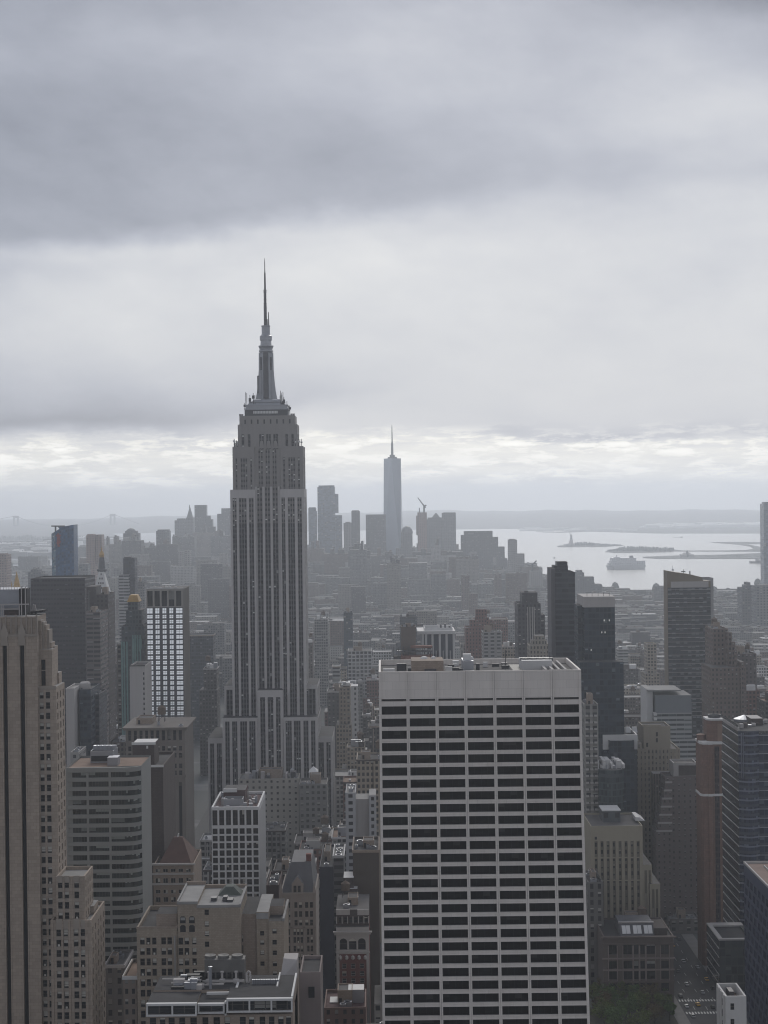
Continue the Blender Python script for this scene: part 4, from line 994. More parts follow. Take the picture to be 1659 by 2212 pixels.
# ------------------------------------------------------------------ curved banded office block
YB_ = 725.0
x0, x1, z = span(143, 302, 1658, YB_)
CB = thing('banded_office_block', 'grey office block with curved right end and horizontal bands of dark windows', 'office block', ((x0 + x1) / 2, YB_ + 15, -1))
lm(CB, 'the curved banded office block', 222, 222, 1700, YB_); FOOT.append((x0, x1 + 8, YB_, YB_ + 40, z))
xc = X5(268, 1700, YB_)
def curve(n=9): return [(x0, YB_), (xc, YB_)] + [(xc + (x1 - xc) * i / n, YB_ + 5.5 * (1 - math.sqrt(max(0, 1 - (i / n) ** 2 * .96)))) for i in range(1, n + 1)]
M['band'] = plain('grey_green_spandrel', (.235, .24, .232), .6, .1, .2, streak=.3)
mb = MB(); pl = curve(); fl_ = 19.9 * YB_ / F; zt = z
def run(pl_, off, za, zb_, m, cellrow=None):
    for i, (p, q) in enumerate(zip(pl_, pl_[1:])):
        pts = [(p[0], p[1] + off, za), (q[0], q[1] + off, za), (q[0], q[1] + off, zb_), (p[0], p[1] + off, zb_)]
        n = max(1, round((q[0] - p[0]) / 6.0)); mb.face(pts, m, [(i * 3, cellrow), (i * 3 + n, cellrow), (i * 3 + n, cellrow + 1), (i * 3, cellrow + 1)] if cellrow is not None else None)
run(pl, -.3, z - 1.9, z, 0)
k = 0; zz = z - 1.9
pl2 = [(x0 + (xc - x0) * i / 4.0, YB_) for i in range(5)] + pl[2:]
while zz > 0:
    wh = fl_ * .58
    run(pl2, .35, zz - wh, zz, 1, k)
    run(pl, -.3, zz - fl_, zz - wh, 0)
    for s_, zq in ((1, zz - wh), (-1, zz)):
        for p, q in zip(pl, pl[1:]):
            f = [(p[0], p[1] - .3, zq), (q[0], q[1] - .3, zq), (q[0], q[1] + .35, zq), (p[0], p[1] + .35, zq)]; mb.face(f if s_ > 0 else f[::-1], 0)
    zz -= fl_; k += 1
for x_ in (143.5, 188, 236): a = X5(x_, 1800, YB_); mb.bx(a, a + .9, YB_ - .2, YB_ + .3, 0, z - 2, 0)
mb.prism([pl[-1], (x1, YB_ + 34), (x0, YB_ + 34), (x0, YB_)], -1, z, 0, False, None)
rp = [(p[0], p[1] + .5) for p in pl] + [(x1 - .3, YB_ + 33.5), (x0 + .3, YB_ + 33.5)]
mb.face([(p[0], p[1], z - .8) for p in rp], 2)
for i in range(len(pl) - 1): mb.face([(pl[i][0], pl[i][1] - .3, z), (pl[i + 1][0], pl[i + 1][1] - .3, z), (pl[i + 1][0], pl[i + 1][1] + .5, z), (pl[i][0], pl[i][1] + .5, z)], 0)
mb.build('wall', [M['band'], PG, M['roof_tan']], CB)
mb = MB(); ax = lambda x: X5(x, 1640, YB_ + 20)
mb.ring(ax(197), ax(247), YB_ + 18, YB_ + 30, z - .8, z + 4.2, .3, 0, None, '', .4); mb.face([(ax(197), YB_ + 18, z + 3.8), (ax(247), YB_ + 18, z + 3.8), (ax(247), YB_ + 30, z + 3.8), (ax(197), YB_ + 30, z + 3.8)], 1)
mb.bx(ax(199), ax(238), YB_ + 17.8, YB_ + 17.98, z, z + 2.2, 2); mb.build('penthouse', [M['metal'], M['roof'], M['black']], CB)
mb = MB()
for i in range(5): a = ax(206 + 9 * i); mb.lathe(a, YB_ + 24, [(1.5, z + 3.8), (1.5, z + 5.8), (1.2, z + 5.8), (0, z + 5.4)], 12, 0)
mb.bx(ax(240), ax(262), YB_ + 10, YB_ + 17, z - .8, z + 2.6, 0); mb.build_each('cooling_unit', [M['metal'], M['metal_dark']], CB)
# ------------------------------------------------------------------ plain dark brick block beside it
Yk = 800.0
x0, x1, z = span(284, 352, 1655, Yk)
DB = thing('dark_brick_block', 'windowless dark brown brick block with a white-edged roof box, beside the curved banded offices', 'building', ((x0 + x1) / 2, Yk + 20, -1))
lm(DB, 'the windowless dark brown block', 320, 320, 1700, Yk); FOOT.append((x0, x1 + 6, Yk, Yk + 48, z))
mb = MB(); mb.ring(x0, x1, Yk, Yk + 46, -1, z, .6, 0); mb.build('wall', [M['brown_wall']], DB)
mb = MB(); mb.face([(x0, Yk, z - 1.2), (x1, Yk, z - 1.2), (x1, Yk + 46, z - 1.2), (x0, Yk + 46, z - 1.2)], 0); mb.bx(x0 - .1, x1 + .3, Yk - .4, Yk - .003, z - .5, z + .5, 1); mb.build('roof', [M['roof_dark'], M['white_tile']], DB)
mb = MB(); a, b, zp = span(286, 333, 1606, Yk + 8); mb.box(a, b, Yk + 8, Yk + 24, z - 1.2, zp, 0, 1)
mb.bx(a - .3, b + .6, Yk + 7.6, Yk + 7.99, zp - .6, zp + .6, 1); mb.bx(X5(311, 1620, Yk), X5(315, 1620, Yk), Yk + 7.8, Yk + 7.99, P(313, 1617, Yk + 8).z, P(313, 1611, Yk + 8).z, 1)
mb.build('roof_box', [M['brown_wall'], M['white_tile']], DB)
# ------------------------------------------------------------------ classical attic building behind it
Ya = 1010.0
x0, x1, z = span(271, 399, 1571, Ya)
CL = thing('colonnade_topped_block', 'brown classical block with a colonnaded attic under a heavy cornice, below the bright-windowed tower', 'building', ((x0 + x1) / 2, Ya + 20, -1))
lm(CL, 'the colonnade topped block', 336, 336, 1590, Ya); FOOT.append((x0, x1 + 4, Ya, Ya + 45, z))
STN = plain('weathered_stone', (.17, .15, .135), .9, .16, .12, streak=.4)
mb = MB(); n = 10; W = x1 - x0
zr = lambda y: P(336, y, Ya).z
xs = [(x0 + W * (.04 + .095 * i), x0 + W * (.04 + .095 * i) + W * .055) for i in range(n)]
mb.grid(Ya, x0, x1, zr(1602), z - 1.5, xs, [(zr(1600), zr(1578))], 1.6, 0, 1, 3)
zs_ = [(zr(y) - 2.7, zr(y)) for y in (1665, 1650, 1627, 1612)]
zs_ = sorted(zs_)
mb.grid(Ya, x0, x1, zr(1680), zr(1602), xs, [zz for zz in zs_ if zz[0] > zr(1680)], .6, 0, 1, 4)
mb.box(x0, x1, Ya + .02, Ya + 45, -1, z - 1.5, 0, None, None, 'N')
bx_ = [(X5(a, 1700, Ya), X5(b, 1700, Ya)) for a, b in ((356, 362.5), (371, 378), (386, 393))]
mb.grid(Ya - .001, x0, x1, -1, zr(1680), bx_, [(5, zr(1690))], 1.2, 0, 1, 5)
for o, za, zb_ in ((1.2, z - 1.5, z - .6), (1.7, z - .6, z)): mb.bx(x0 - o, x1 + o, Ya - o, Ya + 45 + o, za, zb_, 0)
for y in (1603, 1677): mb.bx(x0 - .4, x1 + .4, Ya - .5, Ya - .01, zr(y) - .4, zr(y) + .5, 0)
mb.build('wall', [STN, PB], CL)
roofbits(CL, x0, x1, Ya, Ya + 45, z, 31, True)
# ------------------------------------------------------------------ bright windowed tower and the blank pale block at its side
Yv = 1300.0
x0, x1, z = span(316, 395, 1272, Yv)
BT = thing('bright_windowed_tower', 'slim dark tower whose five columns of windows shine bright under a finned top', 'skyscraper', ((x0 + x1) / 2, Yv + 20, -1))
lm(BT, 'the bright-windowed tower', 356, 356, 1420, Yv); FOOT.append((x0, x1 + 6, Yv, Yv + 42, z))
DK = plain('slate_cladding', (.075, .075, .085), .6, .12, .1); FIN = plain('grey_brown_fin', (.30, .28, .26), .8, .12, .1, streak=.4)
mb = MB(); W = x1 - x0
zw = P(356, 1313.5, Yv).z; fr_ = [(0.015, .165), (.225, .35), (.41, .535), (.595, .72), (.78, .985)]
fr_ = [(.01, .17), (.235, .355), (.43, .545), (.62, .735), (.80, .985)]
xs = [(x0 + a * W, x0 + b * W) for a, b in fr_]
flv = 11.05 * Yv / F; zs_ = []; zz = zw
items = []
zlist = []
zz = zw
first = True
while zz > P(356, 1562, Yv).z:
    h = flv * (1.05 if first else .72); zlist.append((zz - h, zz)); zz -= flv * (1.3 if first else 1.0); first = False
mb.grid(Yv, x0, x1, -1, zw + .6, xs, [q for q in zlist[::-1]], .55, 1, None)
mb.grid(Yv, x0, x1, zw + .6, z, [(x0 + (.02 + .196 * i) * W, x0 + (.02 + .196 * i + .15) * W) for i in range(5)], [(zw + 1.2, z - 1.5)], 2.6, 0, 2)
mb.box(x0, x1, Yv + .02, Yv + 42, -1, z, 0, 3, None, 'N')
for i in range(9): mb.bx(x1 - .01 + .001, x1 + .35, Yv + 1 + i * 4.6, Yv + 2 + i * 4.6, 0, z - .5, 0)
for i in range(12): mb.bx(x0 + W * i / 12., x0 + W * i / 12. + 2.2, Yv + 2, Yv + 3.5, z, z + rnd.uniform(.3, 1.6), 4)
mb.build('wall', [FIN, DK, PD, M['roof'], M['white_tile']], BT)
def tilt_pane(w_, h):
    mb = MB(); t = math.tan(R(13.0)) * h
    mb.face([(-w_ / 2, -t + .12, 0), (w_ / 2, -t + .12, 0), (w_ / 2, .12, h), (-w_ / 2, .12, h)][::1], 0)
    # lean added so the pane mirrors bright sky: outward at the bottom
    for i in (0, 1, 2):
        x = -w_ / 2 + w_ * i / 2; mb.bar((x, -t + .05, 0), (x, .05, h), .16, 1)
    for f in (.0, .5, 1.0): mb.bar((-w_ / 2, -t * (1 - f) + .05, h * f), (w_ / 2, -t * (1 - f) + .05, h * f), .16, 1)
    me = mb.build('window', [M['mirror'], M['metal_dark']]); d = me.data; bpy.data.objects.remove(me); return d
cache = {}; cnt = 0; r = random.Random(5); rest = MB()
for (c, d) in zlist:
    for a, b in xs:
        key = (round(b - a, 2), round(d - c, 2))
        if key not in cache: cache[key] = tilt_pane(b - a - .1, d - c)
        if cnt < 100:
            o = bpy.data.objects.new('window', cache[key]); C.objects.link(o); o.parent = BT; o.location = Vector(((a + b) / 2, Yv + .25, c)) - BT.location
        else:
            for pg in cache[key].polygons: rest.face([(cache[key].vertices[i].co.x + (a + b) / 2, cache[key].vertices[i].co.y + Yv + .25, cache[key].vertices[i].co.z + c) for i in pg.vertices], pg.material_index)
        cnt += 1
if rest.f: rest.build('window', [M['mirror'], M['metal_dark']], BT)['kind'] = 'stuff'
Yv2 = 1200.0
x0, x1, z = span(280, 313, 1438, Yv2)
PW = thing('pale_blank_block', 'pale block with a blank wall and small edge windows, left of the bright-windowed tower', 'building', ((x0 + x1) / 2, Yv2 + 15, -1))
lm(PW, 'the pale blank walled block', 296, 296, 1500, Yv2); FOOT.append((x0, x1, Yv2, Yv2 + 34, z))
mb = MB(); zs_ = [(z - 4.5 - 3.4 * i - 1.7, z - 4.5 - 3.4 * i) for i in range(24)][::-1]
mb.grid(Yv2, x0, x1, -1, z, [(x0 + (x1 - x0) * .87, x0 + (x1 - x0) * .96)], zs_, .4, 0, 1); mb.ring(x0, x1, Yv2 + .02, Yv2 + 34, -1, z, .4, 0, None, 'N')
mb.build('wall', [M['pale'], M['black']], PW)
mb = MB(); mb.face([(x0, Yv2 + .5, z - 1), (x1, Yv2 + .5, z - 1), (x1, Yv2 + 34, z - 1), (x0, Yv2 + 34, z - 1)]); mb.bx(x0 - .2, x1 + .2, Yv2 - .25, Yv2 - .003, z - .4, z + .3); mb.build('roof', [M['roof_dark']], PW)
# ------------------------------------------------------------------ other left-hand towers
F_BROWN = facade('brown_slab_facade', (.045, .038, .044), (.028, .028, .036), .80, .42, blind=.06, bcol=(.10, .10, .11), var=.08, lines=.12)
tower('brown_slab_tower', 'wide flat dark brown slab tower with faint floor lines, behind the limestone tower', 'skyscraper', 66, 183, 1249, 1500, 55, F_BROWN, (2.4, 3.9), M['roof_dark'], phrase='the dark brown slab tower', bits=False)
F_BANDB = facade('brown_banded_facade', (.13, .11, .105), (.03, .03, .035), .92, .5, blind=.25, bcol=(.22, .21, .21), var=.1)
t, a, b, z = tower('banded_brown_tower', 'narrow brown tower with banded front, in the gap right of the dark brown slab', 'skyscraper', 186, 216, 1322, 1420, 40, F_BANDB, (5, 3.7), phrase='the banded brown tower')
t, a, b, z = tower('dark_brown_tower', 'slim dark brown tower with a lower shoulder, just left of the teal glass tower', 'skyscraper', 207, 233.5, 1284, 1465, 36, facade('dbrown', (.06, .048, .048), (.03, .028, .03), .5, .5, blind=.05, var=.12), (3.4, 3.6), M['roof_dark'], phrase='the slim dark brown tower')
mb = MB(); q0, q1, zq = span(186.5, 207, 1267, 1468); mb.box(q0, q1, 1468, 1496, -1, zq, 0, 1); mb.bx(q0 + 1.2, q0 + 2.6, 1467.6, 1467.99, zq - 25, zq - 3, 1); mb.build('side_shoulder', [facade('dbrown', None), M['roof']], t)
# clock-tower like white spire with gilded lantern
YM_ = 2150.0
mx0, mx1, mz = span(200.5, 234, 1281, YM_)
MT = thing('gold_lantern_tower', 'slim white stone tower with a steep pyramid roof and gilded lantern on top', 'skyscraper', ((mx0 + mx1) / 2, YM_ + 12, -1))
lm(MT, 'the white tower with gilded lantern', 216, 216, 1240, YM_); FOOT.append((mx0, mx1, YM_, YM_ + 36, mz))
WS = facade('white_stone_facade', (.42, .38, .35), (.05, .05, .055), .45, .5, blind=.1, var=.1)
mb = MB(); mb.box(mx0, mx1, YM_, YM_ + 36, -1, mz, 0, None, (2.8, 3.7)); mb.bx(mx0 - .8, mx1 + .8, YM_ - .8, YM_ + 36.8, mz - 2, mz, 0); mb.build('wall', [WS], MT)
c = P(216.5, 1240, YM_); mc = P(215, 1283, YM_).x + 5; kk = YM_ / F
zz = lambda y: P(216, y, YM_).z
mb = MB(); mb.pyramid(mx0 + .3, mx1 - .5, YM_ + .5, YM_ + 23.5, mz, zz(1234), 0, 4.6 * kk / 1.0, 4.6); 
for row, n in ((1272, 4), (1262, 3), (1252, 2), (1243, 1)):
    for i in range(n): xx = (mx0 + mx1) / 2 + (i - (n - 1) / 2.) * 2.6; f = (1283 - row) / 49.; mb.bx(xx - .6, xx + .6, YM_ + .5 + 7.0 * f - .8, YM_ + 7 * f + 1.2, zz(row), zz(row - 4), 1)
mb.build('roof', [M['white_tile'], M['black']], MT)
xm = (mx0 + mx1) / 2
mb = MB(); mb.lathe(xm, YM_ + 12, [(9.5 * kk, zz(1236)), (11 * kk, zz(1232)), (10 * kk, zz(1230)), (7.5 * kk, zz(1229)), (6.5 * kk, zz(1212)), (5.2 * kk, zz(1207)), (4.4 * kk, zz(1203))], 12); CUP = mb.build('cupola', [M['slate']], MT)
mb = MB(); mb.lathe(xm, YM_ + 12, [(4.6 * kk, zz(1205)), (5.6 * kk, zz(1199)), (4 * kk, zz(1194)), (1.4 * kk, zz(1190)), (1.6 * kk, zz(1186)), (.8 * kk, zz(1184)), (0, zz(1180))], 12); mb.build('gilded_lantern', [M['gold']], CUP)
# blue glass tower with a slanted top and red netting
YBt = 2250.0
x0, x1, z = span(108.5, 159, 1153, YBt); z2 = P(159, 1133.5, YBt).z; xm0 = P(128, 1145, YBt).x
BG = thing('blue_glass_tower', 'blue glass tower under construction with slanted top, red netting and a crane', 'skyscraper', ((x0 + x1) / 2, YBt + 15, -1))
lm(BG, 'the blue glass tower with red netting', 134, 134, 1160, YBt); FOOT.append((x0, x1, YBt, YBt + 30, z))
BLU = facade('blue_curtain_wall', (.025, .07, .15), (.03, .085, .18), .86, .7, blind=.1, bcol=(.08, .12, .18), var=.15); BLU_LIT = facade('blue_curtain_wall_lit', (.10, .16, .21), (.10, .17, .23), .86, .7, blind=.1, var=.15)  # second copy paler: the left face's brighter light put into its colour
mb = MB(); xq = P(120, 1200, YBt).x
for (a, b, za, zb_, m, ya, yb_) in ((x0, xq, z, z + 3, 1, YBt + 8, YBt), (xq, xm0, z + 3, z + 6, 0, YBt, YBt), (xm0, x1, P(130, 1139, YBt).z, z2, 0, YBt, YBt)):
    n = max(1, round((b - a) / 2.5)); mb.face([(a, ya, -1), (b, yb_, -1), (b, yb_, zb_), (a, ya, za)], m, [(0, -z / 3.8), (n, -z / 3.8), (n, 0), (0, 0)])
    mb.face([(a, ya, za), (b, yb_, zb_), (b, YBt + 30, zb_), (a, YBt + 30, za)], 0)
mb.face([(xm0, YBt, z), (xm0, YBt + 30, z), (xm0, YBt + 30, z + 9), (xm0, YBt, z + 9)][::-1], 0)
mb.face([(x1, YBt, -1), (x1, YBt + 30, -1), (x1, YBt + 30, z2), (x1, YBt, z2)], 0); mb.face([(x0, YBt + 30, -1), (x0, YBt + 8, -1), (x0, YBt + 8, z), (x0, YBt + 30, z)], 1); mb.face([(x1, YBt + 30, -1), (x0, YBt + 30, -1), (x0, YBt + 30, z), (x1, YBt + 30, z2)], 0)
mb.build('wall', [BLU, BLU_LIT], BG)
mb = MB(); a, b = P(120.5, 1160, YBt).x, P(132, 1160, YBt).x
r = random.Random(2)
for i in range(9): y_ = 1152 + i * 3.2; zz_ = P(126, y_, YBt).z; i0 = r.uniform(0, 2.2); mb.bx(a + i0, b - r.uniform(0, 2.5), YBt - .5, YBt - .02, zz_ - 1.9, zz_)
M['netting'] = plain('red_netting', (.22, .035, .04), .9, .3, .3); mb.build('netting', [M['netting']], BG)
mb = MB(); p = P(120, 1150, YBt + 10); q = P(120, 1136, YBt + 10); mb.bar(p, q, 1.8); mb.bar(P(111, 1136.5, YBt + 10), P(140, 1136.5, YBt + 10), 1.6); mb.bar(P(124, 1136, YBt + 10), P(131, 1143, YBt + 10), 1.0); mb.build('crane', [M['metal_dark']], BG)
# golden pyramid behind the limestone tower
YL = 1950.0; kk = YL / F; g0 = P(34, 1270, YL)
GP = thing('gilded_spire_tower', 'tower with a pointed gilded pyramid roof peeping over the limestone tower', 'building', (g0.x, YL + 10, -1))
mb = MB(); zz = lambda y: P(34, y, YL).z
mb.box(g0.x - 12 * kk, g0.x + 12 * kk, YL - 6, YL + 18, -1, zz(1273), 0, None, (3, 3.6)); mb.build('wall', [WS], GP)
mb = MB(); mb.lathe(g0.x, YL + 6, [(9.5 * kk, zz(1273)), (7.5 * kk, zz(1268)), (4.2 * kk, zz(1252)), (2.6 * kk, zz(1246)), (2.2 * kk, zz(1242)), (0, zz(1234))], 8, 0, .39); mb.build('gilded_roof', [M['gold']], GP)
for i in range(4):
    mb = MB()
for sx in (-1, 1): mb.lathe(g0.x + sx * 7.5 * kk, YL - 3, [(1.6 * kk, zz(1273)), (1.4 * kk, zz(1262)), (0, zz(1256))], 6)
mb.build_each('pinnacle', [M['gold']], GP)
# teal glass and verdigris tower with a gold cap
Yt_ = 1320.0
TG = facade('teal_glass_facade', (.085, .095, .10), (.07, .085, .095), .7, .6, blind=.22, bcol=(.16, .19, .19), var=.2)
t, x0, x1, z = tower('teal_glass_tower', 'teal grey glass tower with green copper edges and a small gold cap', 'skyscraper', 262, 312, 1352, Yt_, 40, TG, (2.6, 3.6), M['roof_dark'], phrase='the teal glass tower with gold cap', bits=False)
mb = MB(); sx0, sx1, sz = span(272, 306, 1318, Yt_ + 8); mb.box(sx0, sx1, Yt_ + 8, Yt_ + 32, z - 2, sz, 0, 1, (2.6, 3.4)); q0, q1, qz = span(276, 298, 1300, Yt_ + 12); mb.box(q0, q1, Yt_ + 12, Yt_ + 26, sz, qz, 0, 1, (2.2, 3.2)); mb.build('upper_stage', [TG, M['roof']], t)
mb = MB(); mb.pyramid(q0 - .6, q1 + .8, Yt_ + 11.5, Yt_ + 26.5, qz, P(284, 1286, Yt_ + 12).z, 0, (q1 - q0) * .36, 4.5); mb.build('gold_cap', [M['gold']], t)
mb = MB()
for x_ in (263, 268, 274, 287, 292, 297, 303): a = P(x_, 1500, Yt_).x; mb.bx(a, a + 1.1, Yt_ - .7, Yt_ - .02, 20, P(x_, 1386 if x_ < 280 else 1372, Yt_).z)
for i in range(5): a = P(288 + i * 4, 1400, Yt_).x; mb.bx(a, a + .8, Yt_ - .9, Yt_ - .03, P(290, 1425 - i * 6, Yt_).z, P(290, 1380, Yt_).z)
mb.build('copper_trim', [M['copper_green']], t)
mb = MB(); q0, q1, qz = span(252, 263, 1392, Yt_ + 4); mb.box(q0, q1, Yt_ + 4, Yt_ + 34, -1, qz, 0, 1, (3, 3.6)); mb.build('side_wing', [facade('rustic', (.12, .105, .095), (.03, .03, .03), .5, .55), M['roof']], t)
# two-toned slim tower
F_STR = facade('white_striped_facade', (.30, .30, .31), (.05, .052, .06), .96, .52, blind=.1, var=.08); F_NAVY = facade('charcoal_glass', (.035, .037, .048), (.04, .044, .058), .8, .7, blind=.1, bcol=(.07, .07, .085), var=.15)
t, x0, x1, z = tower('slim_striped_tower', 'slim dark glass tower with a lower white striped half, above the gold capped tower', 'skyscraper', 266, 290.5, 1206, 2250, 26, F_NAVY, (2.5, 3.7), M['roof_dark'], phrase='the slim striped tower', bits=False)
mb = MB(); q0, q1, qz = span(258, 279, 1241, 2246); mb.box(q0, q1, 2240, 2249.5, -1, qz, 0, 1, (5, 3.9)); mb.build('striped_half', [F_STR, M['roof']], t)
mb = MB(); q0, q1, qz = span(268, 283, 1203, 2256); mb.box(q0, q1, 2256, 2266, z - 1.5, qz + .5, 0); mb.build('penthouse', [M['metal_dark']], t)
tower('plain_grey_tower', 'plain grey tower behind the slim striped tower, with a flat top', 'skyscraper', 293, 312, 1256, 2500, 30, facade('hazegrey', (.17, .165, .165), (.06, .06, .065), .5, .5), (3, 3.6))
# small group at the foot of the dark slab
tower('pale_slab_block', 'pale narrow slab block squeezed beside the limestone tower, aerial on its roof', 'building', 142, 160, 1487, 1050, 30, M['pale'], None, M['roof_light'], bits=False)
t, a, b, z = tower('dark_glass_block', 'dark blue glass block with a round drum on top, below the dark brown slab', 'building', 171, 196, 1489, 1060, 34, facade('bluegrey_glass', (.05, .06, .075), (.05, .062, .08), .85, .6, blind=.12, bcol=(.10, .12, .14), var=.2), (2.2, 3.6), M['roof_dark'], bits=False)
mb = MB(); q = P(184, 1483, 1072); mb.lathe(q.x, 1072, [(3.2, z - 1), (3.2, q.z + 2), (2.6, q.z + 2.8), (0, q.z + 2.9)], 18); mb.bx(q.x - 2.8, q.x + 2.8, 1068.6, 1068.7, z, z + 2.4); mb.build('roof_drum', [M['pale']], t)
tower('dark_stepped_block', 'dark glass block with pale corner edges next to the drum topped block', 'building', 196, 214, 1500, 1075, 30, facade('bluegrey2', (.075, .075, .085), (.05, .055, .065), .8, .6, blind=.1, bcol=(.10, .12, .14), var=.2), (2.4, 3.6), M['roof'], bits=True)
tower('small_pale_block', 'small pale block with two square windows, low in the gap beside the limestone tower', 'building', 152, 170, 1625, 960, 24, facade('palepunch', (.30, .29, .28), (.03, .03, .035), .35, .4, blind=.05), (4, 4.5), M['roof_light'])
# ------------------------------------------------------------------ bottom centre
YT = 634.0
def XT(x, y=2050, Y=YT): return P(x, y, Y).x
def ZT(y, x=450, Y=YT): return P(x, y, Y).z
TB = thing('buff_brick_block', 'buff brick block with blank upper wall, pale parapets and punched windows, bottom left of centre', 'building', ((XT(295) + XT(613)) / 2, YT + 20, -1))
lm(TB, 'the buff brick block', 420, 420, 2000, YT); FOOT.append((XT(293), XT(614), YT - 4, YT + 45, 90))
TMAT = [M['buff'], M['roof_light'], M['roof_dark'], M['black'], M['buff2']]
mb = MB(); wins = []; fl_ = 22.5 * YT / F
ys0 = 2022.0
def rows_from(y, n, h): return sorted([(ZT(y + 22.5 * i) - h, ZT(y + 22.5 * i)) for i in range(n)])
zB = ZT(2230)
cols = [(303, 313), (316.5, 325.5), (329, 338.5), (349, 359), (362, 372)]
zs_ = rows_from(2024, 9, 2.5)
def seg(xl, xr, yt, Yf, cols_, zz, dep=.5, zbot=zB, mw=0):
    a, b, zt = XT(xl, yt, Yf), XT(xr, yt, Yf), P((xl + xr) / 2, yt, Yf).z
    xs = [(XT(p, 2080, Yf), XT(q, 2080, Yf)) for p, q in cols_]
    mb.grid(Yf, a, b, zbot, zt, xs, zz, dep, mw, None)
    for x0_, x1_ in xs:
        for c, d in zz: wins.append(((x0_ + x1_) / 2, Yf + dep - .01, c, x1_ - x0_, d - c))
    return a, b, zt
a1, b1, z1 = seg(295, 383, 2003, YT, cols, zs_)
mb.ring(a1, b1, YT + .02, YT + 34, -1, z1, .6, 0, None, 'NE', 1.6); mb.face([(a1, YT + .5, z1 - 1.5), (b1, YT + .5, z1 - 1.5), (b1, YT + 34, z1 - 1.5), (a1, YT + 34, z1 - 1.5)], 2)
mb.bx(a1 - .15, b1, YT - .2, YT - .003, z1 - .35, z1 + .25, 4)
mb.box(XT(338, 1990, YT + 3), XT(382, 1990, YT + 3), YT + 3, YT + 14, z1 - 1.5, ZT(1977), 4, 2)
a2, b2, z2 = seg(383.2, 426, 1950, YT - .6, [(386, 396), (399, 409), (415.5, 425)], rows_from(2024, 9, 2.5), zbot=zB)
a3, b3, z3 = seg(426.2, 519, 1957, YT - .6, [(443, 452.5)], sorted([(ZT(y + 12) , ZT(y)) for y in (1964, 1989, 2010, 2033, 2057)]), .4, zB)
# arched pair high on the step
for x_ in (395, 414.5):
    for y_ in (1983, 2002):
        xx, zz = XT(x_, 1990, YT - .6), ZT(y_ + 10); mb.face([(xx - 1.0, YT - .68, zz), (xx + 1.0, YT - .68, zz), (xx + 1.0, YT - .68, zz + 2.0), (xx + .5, YT - .68, zz + 2.5), (xx - .5, YT - .68, zz + 2.5), (xx - 1.0, YT - .68, zz + 2.0)], 3)
        mb.bx(xx - 1.25, xx + 1.25, YT - .9, YT - .61, zz - .3, zz, 0)
        if y_ == 1983: mb.face([(xx - .8, YT - .72, zz + 1.1), (xx + .8, YT - .72, zz + 1.1), (xx + .8, YT - .72, zz + 2.1), (xx - .8, YT - .72, zz + 2.1)], 1)
mb.box(a2, b3, YT - .58, YT + 30, -1, z3, 0, 1, None, 'N'); mb.box(a2, b2, YT - .57, YT + 29.9, z3, z2, 0, 1, None, 'N')
for (p, q, za) in ((a2, b2, z2), (a3, b3, z3)):
    mb.bx(p - .2, q + .2, YT - 1.0, YT - .62, za - .5, za + .5, 1); mb.bx(p, q, YT + 29, YT + 30, za, za + 1.2, 4)
mb.bx(b3 - .5, b3 + .2, YT - .6, YT + 30, z3 + .002, z3 + .7, 1); mb.bx(a2 - .2, a2 + .4, YT - .6, YT + 30, z2 + .002, z2 + .7, 1)
mb.bx(XT(378, 2100), XT(380.3, 2100), YT - 1.3, YT - .7, zB, ZT(2020), 1)      # pale flue running up the wall
a4, b4, z4 = seg(519, 553.5, 1974, YT + 6, [(521, 526)], sorted([(ZT(2045), ZT(2030)), (ZT(2070), ZT(2052))]), .4, zB, 4)
mb.box(a4, b4, YT + 6.02, YT + 34, -1, z4, 4, 2, None, 'N')
zs5 = sorted([(ZT(y + 10), ZT(y)) for y in (2020, 2040, 2062, 2086)])
a5, b5, z5 = seg(553.7, 580, 1970, YT + 5, [(562.5, 571.5)], zs5, .4, zB)
mb.box(a5, b5, YT + 5.02, YT + 34, -1, z5, 0, 1, None, 'N'); mb.bx(a5, b5, YT + 4.6, YT + 4.98, ZT(1993), z5 - .3, 1)
zs6 = sorted([(ZT(y + 10.5), ZT(y)) for y in (2014, 2038, 2061, 2085, 2106)])
a6, b6, z6 = seg(580.2, 613, 1990, YT + 4, [(589, 598.5)], zs6, .4, zB)
mb.box(a6, b6, YT + 4.02, YT + 34, -1, z6, 0, 2, None, 'N'); mb.box(XT(583, 1980, YT + 14), XT(612, 1980, YT + 14), YT + 14, YT + 26, z6, ZT(1978), 4, 2)
mb.bx(b6 - .5, b6 + .25, YT + 3.6, YT + 34, z6 + .002, z6 + 1.1, 1)
mb.build('wall', TMAT, TB)
windows(TB, wins, 'frame', 1, 'glassdark', .5, .5, 21)
mb = MB(); q = P(470, 1942, YT + 20); mb.loft([[(XT(463), YT + 16, z3), (XT(515), YT + 16, z3), (XT(515), YT + 24, z3), (XT(463), YT + 24, z3)], [(XT(480), YT + 17, ZT(1938)), (XT(497), YT + 17, ZT(1938)), (XT(497), YT + 22, ZT(1938)), (XT(480), YT + 22, ZT(1938))]], 0)
r = random.Random(6)
for i in range(9): xx = r.uniform(a3 + 1, b3 - 3); mb.bx(xx, xx + r.uniform(.8, 2.4), YT + r.uniform(3, 8), YT + r.uniform(9, 12), z3, z3 + r.uniform(.6, 1.8), 1)
mb.build_each('rooftop_unit', [plain('mossy_tarpaulin', (.10, .115, .105), .9, .25, .3), M['metal_dark']], TB)
